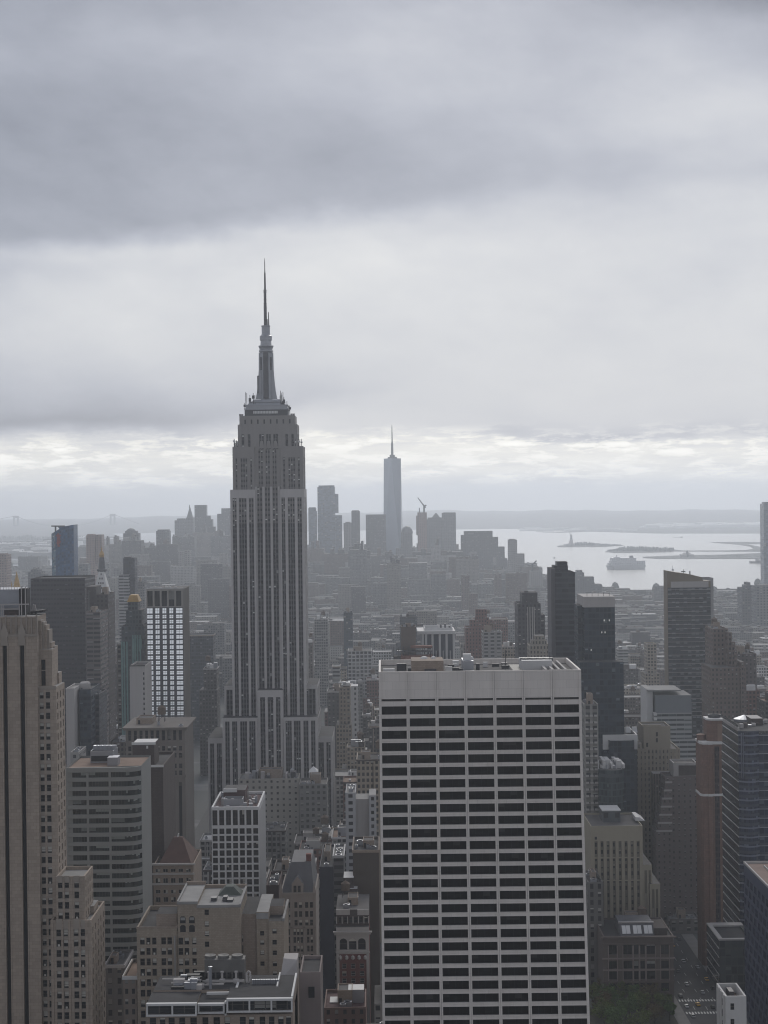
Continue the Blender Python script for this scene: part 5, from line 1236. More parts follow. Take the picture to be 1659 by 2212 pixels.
# terrace-topped building cut by the bottom edge
YP = 560.0
def XP(x, y=2170, Y=YP): return P(x, y, Y).x
def ZP(y, x=470, Y=YP): return P(x, y, Y).z
TP = thing('terrace_topped_block', 'building with white framed glazed top floor and cluttered dark roof, bottom edge', 'building', ((XP(316) + XP(632)) / 2, YP + 15, -1))
lm(TP, 'the block with white framed top floor', 470, 470, 2180, YP); FOOT.append((XP(314), XP(636), YP - 2, YP + 32, 90))
mb = MB(); wins = []
x0, x1 = XP(316), XP(632); zt = ZP(2168); zl = ZP(2191)
mb.grid(YP + .9, x0, x1, -1, zl - .4, [(XP(p), XP(q)) for p, q in ((322, 336), (344, 356), (363, 376), (386, 399), (410, 424), (436, 449), (460, 474), (484, 496), (517, 530), (536.5, 548.5), (560, 572), (580, 592), (600, 612), (617, 628))],
        [(ZP(2222), ZP(2199))], .5, 0, 3, 2)
mb.box(x0, x1, YP + .92, YP + 31, -1, zl - .3, 0, None, None, 'N')
for p, q, yt, yb, Yo in ((316, 425, 2166, 2190, 0), (426, 484, 2170, 2188, 1.4), (485, 489, 2164, 2190, .6), (489.5, 632, 2158, 2184, .2)):
    a, b, za, zb_ = XP(p), XP(q), ZP(yt), ZP(yb); Yf = YP + Yo
    mb.bx(a, b, Yf - .5, Yf + 1.0, za - .7, za, 1); mb.bx(a, b, Yf - .8, Yf + .2, zb_ - .45, zb_, 1)
    n = max(1, round((b - a) / 6.6))
    for i in range(n + 1): xx = a + (b - a) * i / n; mb.bx(min(xx, b - .5), min(xx, b - .5) + .5, Yf - .45, Yf + .3, zb_ + .002, za - .71, 1)
    mb.face([(a, Yf + .8, zb_), (b, Yf + .8, zb_), (b, Yf + .8, za - .5), (a, Yf + .8, za - .5)], 3, [(p, 3), (p + n * 2, 3), (p + n * 2, 4), (p, 4)])
    mb.box(a, b, Yf + 1.02, YP + 14, zb_, za - .25, 0, 2, None, 'N')
zr_ = ZP(2164)
mb.box(x0 + .5, x1, YP + 14.02, YP + 31, -1, zr_, 0, 2, None)
for a in ((XP(600, 2120, YP + 22), XP(603, 2120, YP + 22), YP + 14.5, YP + 31), (x1 - .6, x1 + .003, YP + 2, YP + 30)): mb.bx(*a, zr_, zr_ + .9, 1)
mb.bx(XP(500, 2140), XP(505, 2140), YP + 9, YP + 24, zr_ - .3, zr_ + .5, 1); mb.bx(XP(440, 2150), XP(500, 2150), YP + 9, YP + 9.8, zr_ - .3, zr_ + .5, 1)
mb.build('wall', [M['buff2'], M['white_tile'], M['roof_dark'], PB], TP)
mb = MB(); r = random.Random(12)
YQ = YP + 22; qx = lambda x: P(x, 2110, YQ).x; qz = lambda y: P(470, y, YQ).z
mb.box(qx(440), qx(527), YQ + 3, YQ + 8, zr_, qz(2078), 3, 3); mb.bx(qx(438), qx(528), YQ - 1, YQ - .3, zr_ + .4, zr_ + 1.1, 1)
for i in range(7): mb.bx(qx(442 + i * 12), qx(450 + i * 12), YQ + 2.6, YQ + 2.98, qz(2118), qz(2106), 2)
for x_ in (451, 480, 510):
    mb.lathe(qx(x_), YQ, [(.35, zr_), (.35, qz(2101)), (.55, qz(2101)), (.55, qz(2098)), (0, qz(2098))], 10, 1); mb.lathe(qx(x_), YQ, [(1.0, zr_), (1.0, zr_ + 1.2), (0, zr_ + 1.5)], 10, 1)
    mb.lathe(qx(x_), YQ + 5.5, [(1.9, qz(2078)), (1.9, qz(2072)), (1.5, qz(2072)), (0, qz(2074))], 14, 3)
# curved pale duct
pts = [(qx(533), YQ, zr_), (qx(533), YQ, qz(2104)), (qx(536), YQ, qz(2099)), (qx(540), YQ, qz(2101)), (qx(541), YQ, qz(2112)), (qx(538), YQ, zr_)]
for a, b in zip(pts, pts[1:]): mb.bar(a, b, .6, 1)
for i in range(26):
    x_ = r.uniform(388, 440); Y_ = YQ + r.uniform(-8, 5); w_ = r.uniform(.4, 2.2); mb.bx(qx(x_) - w_, qx(x_) + w_, Y_, Y_ + r.uniform(.8, 2.5), zr_, zr_ + r.uniform(.5, 3.2), r.choice([0, 1, 0, 2]))
for i in range(8): a = (qx(r.uniform(385, 445)), YQ + r.uniform(-7, 4), zr_ + r.uniform(.6, 2.5)); mb.bar(a, (a[0] + r.uniform(-8, 8), a[1] + r.uniform(-1, 1), a[2] + r.uniform(-.4, .4)), .45, 1)
mb.lathe(qx(459), YQ - 7, [(.5, zr_), (.5, zr_ + 7), (.7, zr_ + 7.2), (0, zr_ + 7.3)], 10, 0)
for i in range(16): x_ = qx(545 + i * 3.6); mb.bx(x_, x_ + .7, YQ - 2, YQ - 1, zr_, zr_ + 1.4, 0)
mb.build_each('rooftop_unit', [M['metal'], M['pale'], M['black'], plain('weathered_duct', (.13, .125, .12), .7, .25, .3)], TP)
# pale wedge box and plain block at the right of it
t, a, b, z = tower('plain_stucco_block', 'plain mauve stucco block with one small window, right of the white framed terrace', 'building', 648, 692, 2100, 590, 22, plain('mauve_stucco', (.225, .185, .175), .9, .1, .12, streak=.4), None, M['roof_dark'], bits=False)
mb = MB(); q = P(673, 2143, 590); mb.bx(q.x - 1.0, q.x + 1.0, 589.7, 589.98, q.z - 1.8, q.z + 1.8); mb.build('window', [M['glassdark']], t)
t, a, b, z = tower('small_roof_house', 'small stair house with a pale sloped roof beside the buff brick block', 'building', 604, 641, 2122, 612, 14, M['buff2'], None, M['roof_light'], bits=False)
mb = MB(); mb.loft([[(a, 612, z), (b, 612, z), (b, 626, z), (a, 626, z)], [(a + 1, 619, z + 6.5), (b, 617, z + 6.5), (b, 626, z + 6.5), (a + 1, 626, z + 6.5)]], 0); mb.build('sloped_roof', [M['pale']], t)
# dark block in the gap by the limestone tower
tower('dark_gap_block', 'sooty dark block with tall windows deep in the gap right of the limestone tower', 'building', 226, 271, 1958, 760, 30, facade('sooty', (.085, .08, .078), (.03, .03, .035), .42, .6, blind=.25, var=.2), (4.6, 4.6), M['roof_dark'], phrase=None)
tower('lower_gap_block', 'grey lower block with paired windows in the gap beside the buff brick block', 'building', 227, 268, 2084, 700, 24, facade('grey_gap', (.15, .14, .135), (.03, .03, .035), .4, .55, blind=.35, var=.2), (3.6, 4.2), M['roof'], cornice=M['pale'])
tower('tan_roofed_block', 'small brown block with a tan roof and white edge, touching the buff brick block', 'building', 266, 295, 2108, 640, 24, facade('brownpunch', (.20, .165, .14), (.03, .03, .033), .45, .5, blind=.4), (3.0, 3.7), M['roof_tan'], cornice=M['white_tile'], bits=False)
# pyramid-roofed brown block
YR_ = 780.0
t, a, b, z = tower('pyramid_roofed_block', 'brown stone block with a steep rust coloured pyramid roof and ornate upper windows', 'building', 331, 418, 1868, YR_, 34, M['buff2'], None, M['roof_dark'], phrase='the pyramid roofed brown block', bits=False, par=False, skip='N')
mb = MB(); wins = []; W = b - a
zz = lambda y: P(375, y, YR_).z
xs = [(a + W * (.10 + .19 * i - .05), a + W * (.10 + .19 * i + .07)) for i in range(5)]
zs_ = sorted([(zz(y) - h, zz(y)) for y, h in ((1877, 1.5), (1897, 2.2), (1922, 1.7), (1938, 2.2), (1956, 2.2), (1975, 2.2), (1994, 2.2))])
mb.grid(YR_ - .02, a, b, -1, z, xs, zs_, .5, 0, None)
for x0_, x1_ in xs:
    for c, d in zs_: wins.append(((x0_ + x1_) / 2, YR_ + .47, c, x1_ - x0_, d - c))
for y, o in ((1866, .7), (1887, .4), (1909, .4)): mb.bx(a - o, b + o, YR_ - o - .1, YR_ - .03, zz(y) - .5, zz(y) + .3, 1)
mb.build('front_wall', [M['buff2'], M['pale']], t); windows(t, wins, 'frame_w', 2, 'glassdark', .45, 0, 33)
mb = MB(); mb.pyramid(a + 1.5, b - 1, YR_ + 3, YR_ + 32, z - 1, zz(1824), 0, 2, 1); mb.bar(((a + b) / 2, YR_ + 17, zz(1824)), ((a + b) / 2 + .5, YR_ + 17, zz(1816)), .6, 1); mb.build('pyramid_roof', [M['rust'], M['white_tile']], t)
# white grid tower
YW = 900.0
x0, x1, z = span(456.5, 559, 1743, YW)
WG = thing('white_grid_block', 'white concrete grid block with seven columns of dark square windows', 'building', ((x0 + x1) / 2, YW + 22, -1))
lm(WG, 'the white grid block', 508, 508, 1850, YW); FOOT.append((x0, x1, YW, YW + 48, z))
mb = MB(); W = x1 - x0; zz = lambda y: P(508, y, YW).z
xs = [(x0 + W * (i + .13) / 7., x0 + W * (i + .87) / 7.) for i in range(7)]
flw = 15.75 * YW / F; zs_ = [(zz(1783), zz(1750))] + [(zz(1789.5) - flw * i - flw * .80, zz(1789.5) - flw * i) for i in range(17)]
wi = [((a + b) / 2, YW + 1.15, c, b - a, d - c) for a, b in xs for c, d in zs_]
mb.grid(YW, x0, x1, -1, z, xs, sorted(zs_), 1.2, 0, None)
for i in range(8): xx = x0 + W * i / 7.; mb.bx(max(x0 + .003, xx - .38), min(x1 - .003, xx + .38), YW - .22, YW - .003, -1, z - .3, 0)
mb.ring(x0, x1, YW + .02, YW + 48, -1, z, .9, 1, None, 'N', 1.6)
for i in range(20):
    y_ = YW + 2 + i * 2.3; mb.bx(x1 + .002, x1 + .25, y_, y_ + .5, 0, z - 2, 1)
mb.face([(x0 + .5, YW + .5, z - 1.5), (x1 - .5, YW + .5, z - 1.5), (x1 - .5, YW + 47.5, z - 1.5), (x0 + .5, YW + 47.5, z - 1.5)], 2)
mb.build('wall', [M['white'], M['white_tile'], M['roof_red']], WG)
windows(WG, wi, 'brown_wall', 2, 'glassdark', .12, .5, 44)
mb = MB(); q = lambda x, Y: P(x, 1725, Y).x
mb.box(q(483, YW + 20), q(530, YW + 20), YW + 20, YW + 38, z - 1.5, P(508, 1707, YW + 20).z, 0, 2); mb.bx(q(482, YW + 20), q(512, YW + 20), YW + 19.4, YW + 19.98, P(508, 1711, YW + 20).z, P(508, 1703, YW + 20).z, 1)
mb.ring(q(483, YW + 8), q(524, YW + 8), YW + 8, YW + 17, z - 1.5, z + 2.6, .25, 3)
mb.build('penthouse', [M['roof_red'], M['white_tile'], M['roof'], M['metal']], WG)
mb = MB(); r = random.Random(9)
for i in range(40):
    xx, yy = r.uniform(x0 + 2, x1 - 2), YW + r.uniform(3, 45); w_ = r.uniform(.25, 1.1); mb.bx(xx - w_, xx + w_, yy, yy + w_ * 2, z - 1.5, z - 1.5 + r.uniform(.6, 4), r.choice([0, 0, 1]))
mb.build_each('rooftop_unit', [M['metal'], M['pale']], WG)
# gothic gabled building
YH = 760.0
x0, x1, z = span(605, 681, 1930, YH)
GT = thing('gothic_gabled_block', 'grey tan stone block with grouped windows, steep slate roof and a pointed gable', 'building', ((x0 + x1) / 2, YH + 16, -1))
lm(GT, 'the slate roofed gabled block', 643, 643, 1930, YH); FOOT.append((x0, x1 + 2, YH, YH + 40, z))
mb = MB(); W = x1 - x0; zz = lambda y: P(643, y, YH).z; wins = []
STT = plain('grey_tan_stone', (.24, .21, .19), .9, .12, .12, streak=.4)
def gcols(sets): return [(x0 + W * a, x0 + W * b) for a, b in sets]
c5 = gcols([(.10, .17), (.20, .27), (.365, .44), (.465, .54), (.565, .64), (.75, .82), (.85, .92)])
c3 = gcols([(.09, .19), (.24, .34), (.40, .49), (.53, .62), (.70, .80), (.84, .93)])
zsA = sorted([(zz(y) - 2.5, zz(y)) for y in (1949, 1968.5, 1987)])
zsB = sorted([(zz(y) - 2.6, zz(y)) for y in (2007, 2024, 2043, 2061, 2080)])
mb.grid(YH, x0, x1, zz(2001), z, c3, zsA, .5, 0, None); mb.grid(YH, x0, x1, zz(2110), zz(2001), c5, zsB, .5, 0, None)
for cs, zs_ in ((c3, zsA), (c5, zsB)):
    for a, b in cs:
        for c, d in zs_: wins.append(((a + b) / 2, YH + .49, c, b - a, d - c))
for f in (.0, .305, .675, .985): mb.bx(x0 + W * f - .3, x0 + W * f + .5, YH - .5, YH - .003, -1, z + .5, 0)
mb.box(x0, x1, YH + .02, YH + 40, -1, z, 0, None, None, 'N'); mb.face([(x0, YH, -1), (x1, YH, -1), (x1, YH, zz(2110)), (x0, YH, zz(2110))], 0)
mb.bx(x0 - .4, x1 + .4, YH - .7, YH - .01, z - .4, z + .4, 0); mb.bx(x0, x1, YH - .5, YH - .01, zz(2003) - .3, zz(2003) + .3, 0)
ga, gb = x0 + W * .33, x0 + W * .66; gt = zz(1893)      # pointed gable dormer
mb.face([(ga, YH - .2, z), (gb, YH - .2, z), (gb, YH - .2, z + (gt - z) * .55), ((ga + gb) / 2, YH - .2, gt), (ga, YH - .2, z + (gt - z) * .55)], 0)
mb.face([(gb, YH - .2, z), (gb, YH + 7, z), (gb, YH + 7, z + (gt - z) * .55), (gb, YH - .2, z + (gt - z) * .55)], 0)
mb.face([(gb, YH - .2, z + (gt - z) * .55), (gb, YH + 9, z + (gt - z) * .55), ((ga + gb) / 2, YH + 9, gt), ((ga + gb) / 2, YH - .2, gt)], 1); mb.face([((ga + gb) / 2, YH - .2, gt), ((ga + gb) / 2, YH + 9, gt), (ga, YH + 9, z + (gt - z) * .55), (ga, YH - .2, z + (gt - z) * .55)], 1)
for a in (ga + .9, (ga + gb) / 2 + .25): wins.append((a + .55, YH - .27, z + .6, 1.25, 2.8))
for xx in (x0 + .2, x1 - .6): mb.pyramid(xx - .5, xx + .9, YH - .5, YH + .9, z + .4, z + 5.5, 0)
mb.build('wall', [STT, M['slate']], GT); windows(GT, wins, 'frame', 1, 'glassdark', .3, .5, 55)
mb = MB(); zt = zz(1871); mb.loft([[(x0 + .5, YH + .8, z), (x1 - .5, YH + .8, z), (x1 - .5, YH + 38, z), (x0 + .5, YH + 38, z)], [(x0 + 4.5, YH + 9, zt), (x1 - 2, YH + 9, zt), (x1 - 2, YH + 36, zt), (x0 + 4.5, YH + 36, zt)]], 0)
mb.bx(x1 - 4.2, x1 - 2.0, YH + 10, YH + 13, zt - 2, zt + 3, 1)
mb.build('roof', [M['slate'], M['brick']], GT)
t, a, b, z = tower('rubbly_roof_block', 'low dark brown block with white roof boxes behind the slate roofed gabled block', 'building', 590, 640, 1880, 830, 26, facade('dkbrownp', (.09, .075, .07), (.03, .03, .03), .4, .5, blind=.15), (3.4, 3.6), M['roof_dark'])
t, a, b, z = tower('narrow_brown_wall_block', 'narrow dark red brown block left of the slate roofed gabled block', 'building', 575, 602, 1912, 800, 30, plain('oxblood_brick', (.075, .05, .047), .9, .2, .2, streak=.4), None, M['roof_dark'])
# red brick palazzo slice
YN = 800.0
x0, x1, z = span(726, 797, 2003, YN)
RBK = thing('red_brick_arched_block', 'narrow red brick block with white corners and arched top windows, left of the white slab', 'building', ((x0 + x1) / 2, YN + 14, -1))
lm(RBK, 'the narrow red brick block', 761, 761, 2020, YN); FOOT.append((x0, x1, YN, YN + 34, z))
mb = MB(); W = x1 - x0; zz = lambda y: P(761, y, YN).z; wins = []
cs = [(x0 + W * (.17 + .27 * i), x0 + W * (.17 + .27 * i + .13)) for i in range(3)]
zs_ = sorted([(zz(y + 10.5), zz(y)) for y in (2081.5, 2098, 2113.5, 2129.5, 2146, 2163)])
mb.grid(YN, x0, x1, -1, zz(2076), cs, zs_, .4, 0, None)
for a, b in cs:
    for c, d in zs_: wins.append(((a + b) / 2, YN + .39, c, b - a, d - c))
mb.face([(x0, YN, zz(2076)), (x1, YN, zz(2076)), (x1, YN, zz(2061)), (x0, YN, zz(2061))], 0)
for i in range(5): xx = x0 + W * (.12 + .19 * i); mb.lathe(xx, YN - .1, [(.1, zz(2074)), (.8, zz(2071)), (.8, zz(2066)), (.1, zz(2063))], 8, 1)
ca = [(x0 + W * (.10 + .28 * i), x0 + W * (.10 + .28 * i + .235)) for i in range(3)]
mb.grid(YN, x0, x1, zz(2061), zz(2025), ca, [(zz(2052), zz(2027))], .9, 1, 2)
for a, b in ca:                                       # arch heads
    xm, rr_ = (a + b) / 2, (b - a) / 2; zt_ = zz(2027)
    for i in range(8):
        t0, t1 = math.pi * i / 8, math.pi * (i + 1) / 8; f = lambda t: (xm + rr_ * math.cos(t), YN - .03, zt_ - rr_ * (1 - math.sin(t)))
        p, q = f(t0), f(t1); mb.face([q, (q[0], q[1], zt_), (p[0], p[1], zt_), p], 1)
    wins_ = (xm, YN + .85, zz(2051), (b - a) * .7, 4.2)
mb.grid(YN, x0, x1, zz(2025), z, [], [], .1, 1)
for o, za, zb_ in ((.9, 2018, 2014), (1.3, 2014, 2011)): mb.bx(x0 - o, x1 + o, YN - o, YN - .01, zz(za), zz(zb_), 1)
mb.bx(x0 - .3, x1 + .3, YN - .4, YN - .01, zz(2058), zz(2055.5), 1)
for a in (x0 - .02, x1 - 1.3): mb.bx(a, a + 1.32, YN - .3, YN - .005, -1, zz(2061), 1)
cs2 = [(x0 + W * (.08 + .155 * i), x0 + W * (.08 + .155 * i + .105)) for i in range(6)]
x0b, x1b, z2 = span(726, 797, 1965, YN + 3)
mb.grid(YN + 3, x0, x1, zz(2003), z2, cs2, [(zz(1996), zz(1985))], .5, 3, 2, 5); mb.box(x0, x1, YN + .02, YN + 34, -1, z, 0, 4, None, 'N'); mb.box(x0, x1, YN + 3.02, YN + 34, z, z2, 3, 4, None, 'N')
for i in range(7): xx = x0 + W * i / 6.; mb.bx(min(xx, x1 - .4), min(xx, x1 - .4) + .4, YN + 2.7, YN + 2.99, zz(1998), zz(1983), 1)
mb.bx(x0, x0 + W * .42, YN + 2.4, YN + 2.99, z2 - 2.2, z2 + .3, 1); mb.bx(x0 + W * .65, x1, YN + 2.3, YN + 2.99, z2 - 2.4, z2 + .2, 1)
mb.build('wall', [M['brick'], M['pale'], PB, M['brown_wall'], M['roof']], RBK); windows(RBK, wins, 'frame_w', 1, 'glassdark', .3, .5, 66)
roofbits(RBK, x0, x1, YN + 3, YN + 34, z2, 77, True)
t, a, b, z = tower('brick_bulkhead_block', 'low brown block with white bulkheads in front of the narrow red brick block', 'building', 700, 790, 2176, 690, 26, facade('lowbrown', (.16, .10, .085), (.03, .03, .03), .4, .5), (3.4, 3.6), M['roof_red'])
mb = MB()
for xl, xr, yt, m in ((712, 738, 2165, 0), (742, 766, 2172, 1), (752, 786, 2138, 2)): q0, q1, qz = span(xl, xr, yt, 700); mb.box(q0, q1, 700, 708, z - 1.3, qz, m, 3)
mb.build_each('bulkhead', [M['pale'], M['brick'], M['metal'], M['white_tile']], t)
# buildings against the left edge of the white slab
BRW = plain('umber_brick', (.085, .07, .06), .9, .2, .15, streak=.5)
t, a, b, z = tower('umber_brick_block', 'tall blank umber brick wall block close against the left side of the white slab', 'building', 762, 818, 1836, 850, 34, BRW, None, M['roof_dark'], bits=True, tank=False, cornice=M['buff2'])
mb = MB(); q0, q1, qz = span(742, 764, 1896, 846); mb.box(q0, q1, 846, 860, -1, qz, 0, 1); q0, q1, qz = span(754, 772, 1920, 844); mb.box(q0, q1, 844, 850, -1, qz, 0, 1); mb.build('lower_wing', [M['brown_wall'], M['white_tile']], t)
W1 = facade('greyband', (.17, .165, .165), (.04, .042, .048), .94, .5, blind=.15)
tower('grey_banded_slice', 'narrow grey block with banded windows and a white parapet, left of the umber brick wall', 'building', 720, 742, 1848, 880, 30, W1, (5, 3.9), M['roof_light'], cornice=M['white_tile'])
PWH = facade('palegrey_punched', (.36, .36, .37), (.04, .04, .045), .42, .5, blind=.1)
t, a, b, z = tower('pale_twin_block', 'pale grey stepped block with small windows, against the left side of the white slab', 'building', 746, 768, 1712, 960, 30, PWH, (4.2, 3.7), M['roof_light'])
mb = MB(); q0, q1, qz = span(768, 797, 1726, 966); mb.box(q0, q1, 966, 984, -1, qz, 0, 1); q0, q1, qz = span(797, 812, 1718, 962); mb.box(q0, q1, 962, 984, -1, qz, 2, 1, (4, 3.7)); mb.build_each('stepped_wing', [M['pale'], M['roof_light'], PWH], t)
tower('canyon_shade_block', 'very dark blue block standing in for the shaded street canyon right of the gabled block', 'building', 690, 722, 1872, 930, 60, plain('canyon_shade_wall', (.04, .04, .055), .8, .2, .2), None, M['roof_dark'])  # added block; the street canyon's shade is painted into its wall colour
# pale low row at the foot of the spired skyscraper
F_BONE = facade('bone_facade', (.34, .32, .29), (.05, .05, .05), .35, .4, blind=.2)
t, a, b, z = tower('bone_coloured_row', 'long low bone coloured block with roof plant, along the foot of the spired skyscraper', 'building', 515, 645, 1682, 1215, 24, F_BONE, (4, 4), M['roof_light'], phrase='the bone coloured row')
mb = MB(); r = random.Random(14)
for i in range(14): xx = a + (b - a) * r.random(); w_ = r.uniform(1, 3.5); mb.bx(xx, xx + w_, 1216 + r.uniform(1, 8), 1226 + r.uniform(0, 6), z - 1, z + r.uniform(1, 5), r.randint(0, 2))
mb.build_each('rooftop_unit', [M['metal'], M['pale'], M['metal_dark']], t)
t, a, b, z = tower('grey_shed_row', 'grey flat roofed block with a long roof shed, right of the bone coloured row', 'building', 646, 706, 1694, 1200, 28, facade('greyrow', (.19, .185, .18), (.05, .05, .05), .5, .5), (3.6, 3.8), M['roof'])
t, a, b, z = tower('white_pyramid_cap_block', 'dark small block with a white pyramid cap against the foot of the skyscraper', 'building', 669, 684, 1668, 1235, 10, M['brown_wall'], None, M['roof_dark'], bits=False)
mb = MB(); mb.pyramid(a - .8, b + .8, 1234, 1246, z, z + 3.4, 0); mb.build('pyramid_cap', [M['white']], t)
# mid-distance blocks right of the skyscraper
F_WG = facade('white_gridded_loft', (.40, .40, .40), (.05, .05, .055), .72, .66, blind=.1)
tower('white_gridded_loft', 'pale loft block with large gridded windows, between the skyscraper and white slab top', 'building', 751, 803, 1406, 1900, 40, F_WG, (4.6, 4.0), M['roof'], phrase='the pale gridded loft', tank=True)
t, a, b, z = tower('white_stair_tower_block', 'low dark block with a bright white corner tower right of the skyscraper', 'building', 707, 751, 1493, 1600, 30, facade('darkrow', (.10, .095, .095), (.04, .04, .04), .45, .5, blind=.2), (3.6, 3.7), M['roof_dark'], phrase='the white corner tower', cornice=M['pale'])
mb = MB(); q0, q1, qz = span(749, 773, 1482, 1590); mb.box(q0, q1, 1590, 1606, -1, qz, 0, None, (4.6, 4.6)); mb.build('corner_tower', [facade('whitepunch', (.55, .54, .53), (.05, .05, .05), .32, .5, blind=0)], t)
tower('dark_blue_slab', 'dark blue grey glass slab standing in the haze right of the skyscraper', 'building', 742, 761.5, 1323, 2200, 22, facade('bluehaze', (.045, .055, .07), (.05, .065, .085), .8, .7), (3, 3.7), M['roof_dark'])
# ------------------------------------------------------------------ beyond the white slab roof
YX = 1480.0
t, a, b, z = tower('white_finned_navy_block', 'navy block with white vertical fins and projecting white roof, above the white slab', 'building', 912, 981, 1369, YX, 40, M['navy'], None, M['roof'], phrase='the navy block with white fins', bits=False)
mb = MB(); W = b - a
for f in (.02, .12, .32, .55, .76, .985): mb.bx(a + W * f - .9, a + W * f + .9, YX - .9, YX - .01, 0, z - .2, 0)
for f in (.22, .43, .65, .87): mb.bx(a + W * f - .25, a + W * f + .25, YX - .5, YX - .01, 0, z - 14, 0)
mb.bx(a - 4, b + .8, YX - 2, YX + 41, z - .2, z + 2.4, 0); mb.build_each('fin', [M['white_tile']], t)
mb = MB()
for i in range(7): q = P(946 + i * 4.6, 1355, YX + 15); mb.bx(q.x, q.x + 1.3, YX + 14, YX + 17, z + 2.4, z + 2.4 + [3, 4.5, 3.5, 5, 3.4, 3.0, 4][i], i % 2)
mb.ring(a + 2, b - 1, YX + 4, YX + 38, z + 2.4, z + 4.6, .4, 0); mb.build_each('rooftop_unit', [M['white'], M['metal_dark']], t)
t, a, b, z = tower('orange_netted_block', 'brown block with an orange netted scaffold deck on its shoulder, left of the navy block', 'building', 866, 898, 1354, 1460, 26, plain('umber2', (.14, .115, .10), .9, .15, .2), None, M['roof_dark'], phrase='the orange netted block', bits=True)
mb = MB(); q0, q1, qz = span(850, 934, 1396, 1448)
for i, y_ in enumerate((1396, 1406, 1416)): zq = P(890, y_, 1448).z; mb.bx(q0 + (14, 3, 6)[i], q1, 1448, 1458, zq - (1.6, 1.0, 3.5)[i], zq, (0, 1, 0)[i])
for i in range(9): xx = q0 + (q1 - q0) * i / 8.; mb.bar((xx, 1448.3, P(890, 1440, 1448).z), (xx, 1448.3, qz), .5, 1)
mb.box(q0, q1, 1449, 1458, -1, P(890, 1418, 1448).z, 2); mb.build('scaffold_deck', [M['orange'], M['metal_dark'], M['brown_wall']], t)
F_RB = facade('rose_brick_punched', (.175, .10, .09), (.05, .05, .055), .4, .5, blind=.2)
t, a, b, z = tower('rose_brick_stepped_block', 'rose brick apartment block stepping up to a square tank house, right of the navy block', 'apartment block', 1006, 1046, 1356, 1700, 30, F_RB, (3, 3.3), M['roof'], phrase='the rose brick stepped block', bits=False)
mb = MB()
for xl, xr, yt, m in ((1016, 1066, 1341, 0), (1028, 1058, 1336, 0), (1029, 1053, 1318, 0)): q0, q1, qz = span(xl, xr, yt, 1706); mb.box(q0, q1, 1706 + yt * .01, 1730, z - 60, qz, 0, 1, (3, 3.3))
mb.build_each('upper_stage', [F_RB, M['roof']], t)
tower('grey_balcony_apartments', 'grey apartment block with white balcony stripes in front of the rose brick stepped block', 'apartment block', 1043, 1084, 1365, 1640, 26, facade('balcgrey', (.27, .265, .26), (.07, .07, .075), .6, .55, blind=.1, span=(.34, .33, .33)), (6, 3.4), M['roof'], phrase='the grey apartments', tank=True)
tower('white_roofed_low_block', 'low grey block with a bright white flat roof right of the grey apartments', 'building', 1085, 1118, 1404, 1800, 34, facade('lowgrey', (.18, .175, .175), (.06, .06, .06), .5, .5), (3.4, 3.6), M['roof_white'], bits=False)
F_DST = facade('dark_stepped_facade', (.07, .068, .075), (.04, .042, .05), .5, .55, blind=.12)
t, a, b, z = tower('dark_stepped_tower', 'dark grey stepped tower with pale window stripes, left of the slim charcoal tower', 'skyscraper', 1118, 1168, 1304, 1450, 34, F_DST, (3, 3.5), M['roof_dark'], phrase='the dark stepped tower', bits=False)
mb = MB(); q0, q1, qz = span(1127, 1161, 1280, 1456); mb.box(q0, q1, 1456, 1478, z - 2, qz, 0, 1); q0, q1, qz = span(1166, 1177, 1328, 1452); mb.box(q0, q1, 1452, 1480, -1, qz, 0, 1, (3, 3.5)); q0, q1, qz = span(1133, 1141, 1277, 1460); mb.box(q0, q1, 1460, 1466, z, qz, 0, 1); mb.build_each('upper_stage', [F_DST, M['roof_dark']], t)
mb = MB()
for x_ in (1139, 1144, 1149, 1153): q = P(x_, 1340, 1450).x; mb.bx(q, q + .7, 1449.4, 1449.98, 60, P(1145, 1311, 1450).z)
mb.build_each('pale_stripe', [M['pale']], t)
t, a, b, z = tower('tan_crown_block', 'small tan block with a stepped crown in front of the dark stepped tower', 'building', 1144, 1187, 1394, 1380, 26, facade('tanp', (.28, .25, .21), (.06, .06, .06), .45, .6, blind=.1), (2.6, 3.5), M['roof'], phrase='the tan crowned block', bits=False)
mb = MB()
for xl, xr, yt in ((1150, 1182, 1384), (1156, 1177, 1374)): q0, q1, qz = span(xl, xr, yt, 1384); mb.box(q0, q1, 1384 + yt * .002, 1400, z - 2, qz, 0, 1, (2.4, 3.5))
mb.build('crown', [facade('tanp', None), M['roof']], t)
F_CHAR = facade('charcoal_floors', (.052, .056, .066), (.04, .045, .055), .97, .62, blind=.05, bcol=(.09, .09, .1), var=.1); F_CHS = plain('charcoal_side', (.10, .10, .11), .6, .1, .1)
t, a, b, z = tower('slim_charcoal_tower', 'slim charcoal tower with fine floor lines and stepped top, taller than its neighbours', 'skyscraper', 1199, 1242, 1236, 1180, 32, F_CHAR, (4, 3.5), M['roof_dark'], phrase='the slim charcoal tower', bits=False)
mb = MB(); q0, q1, qz = span(1190, 1199.3, 1228, 1181); mb.box(q0, q1, 1181, 1208, -1, qz, 0, 1); mb.build('side_wall', [F_CHS, M['roof_dark']], t)
mb = MB()
for xl, xr, yt in ((1197, 1228, 1222), (1205, 1227, 1214)): q0, q1, qz = span(xl, xr, yt, 1186); mb.box(q0, q1, 1186 + yt * .003, 1204, z - 2, qz, 0, 1)
mb.build_each('upper_stage', [F_CHAR, M['roof_dark']], t)
F_DG = facade('dark_blue_glass', (.032, .042, .055), (.03, .042, .056), .85, .75, blind=.05, bcol=(.12, .14, .16), var=.3)
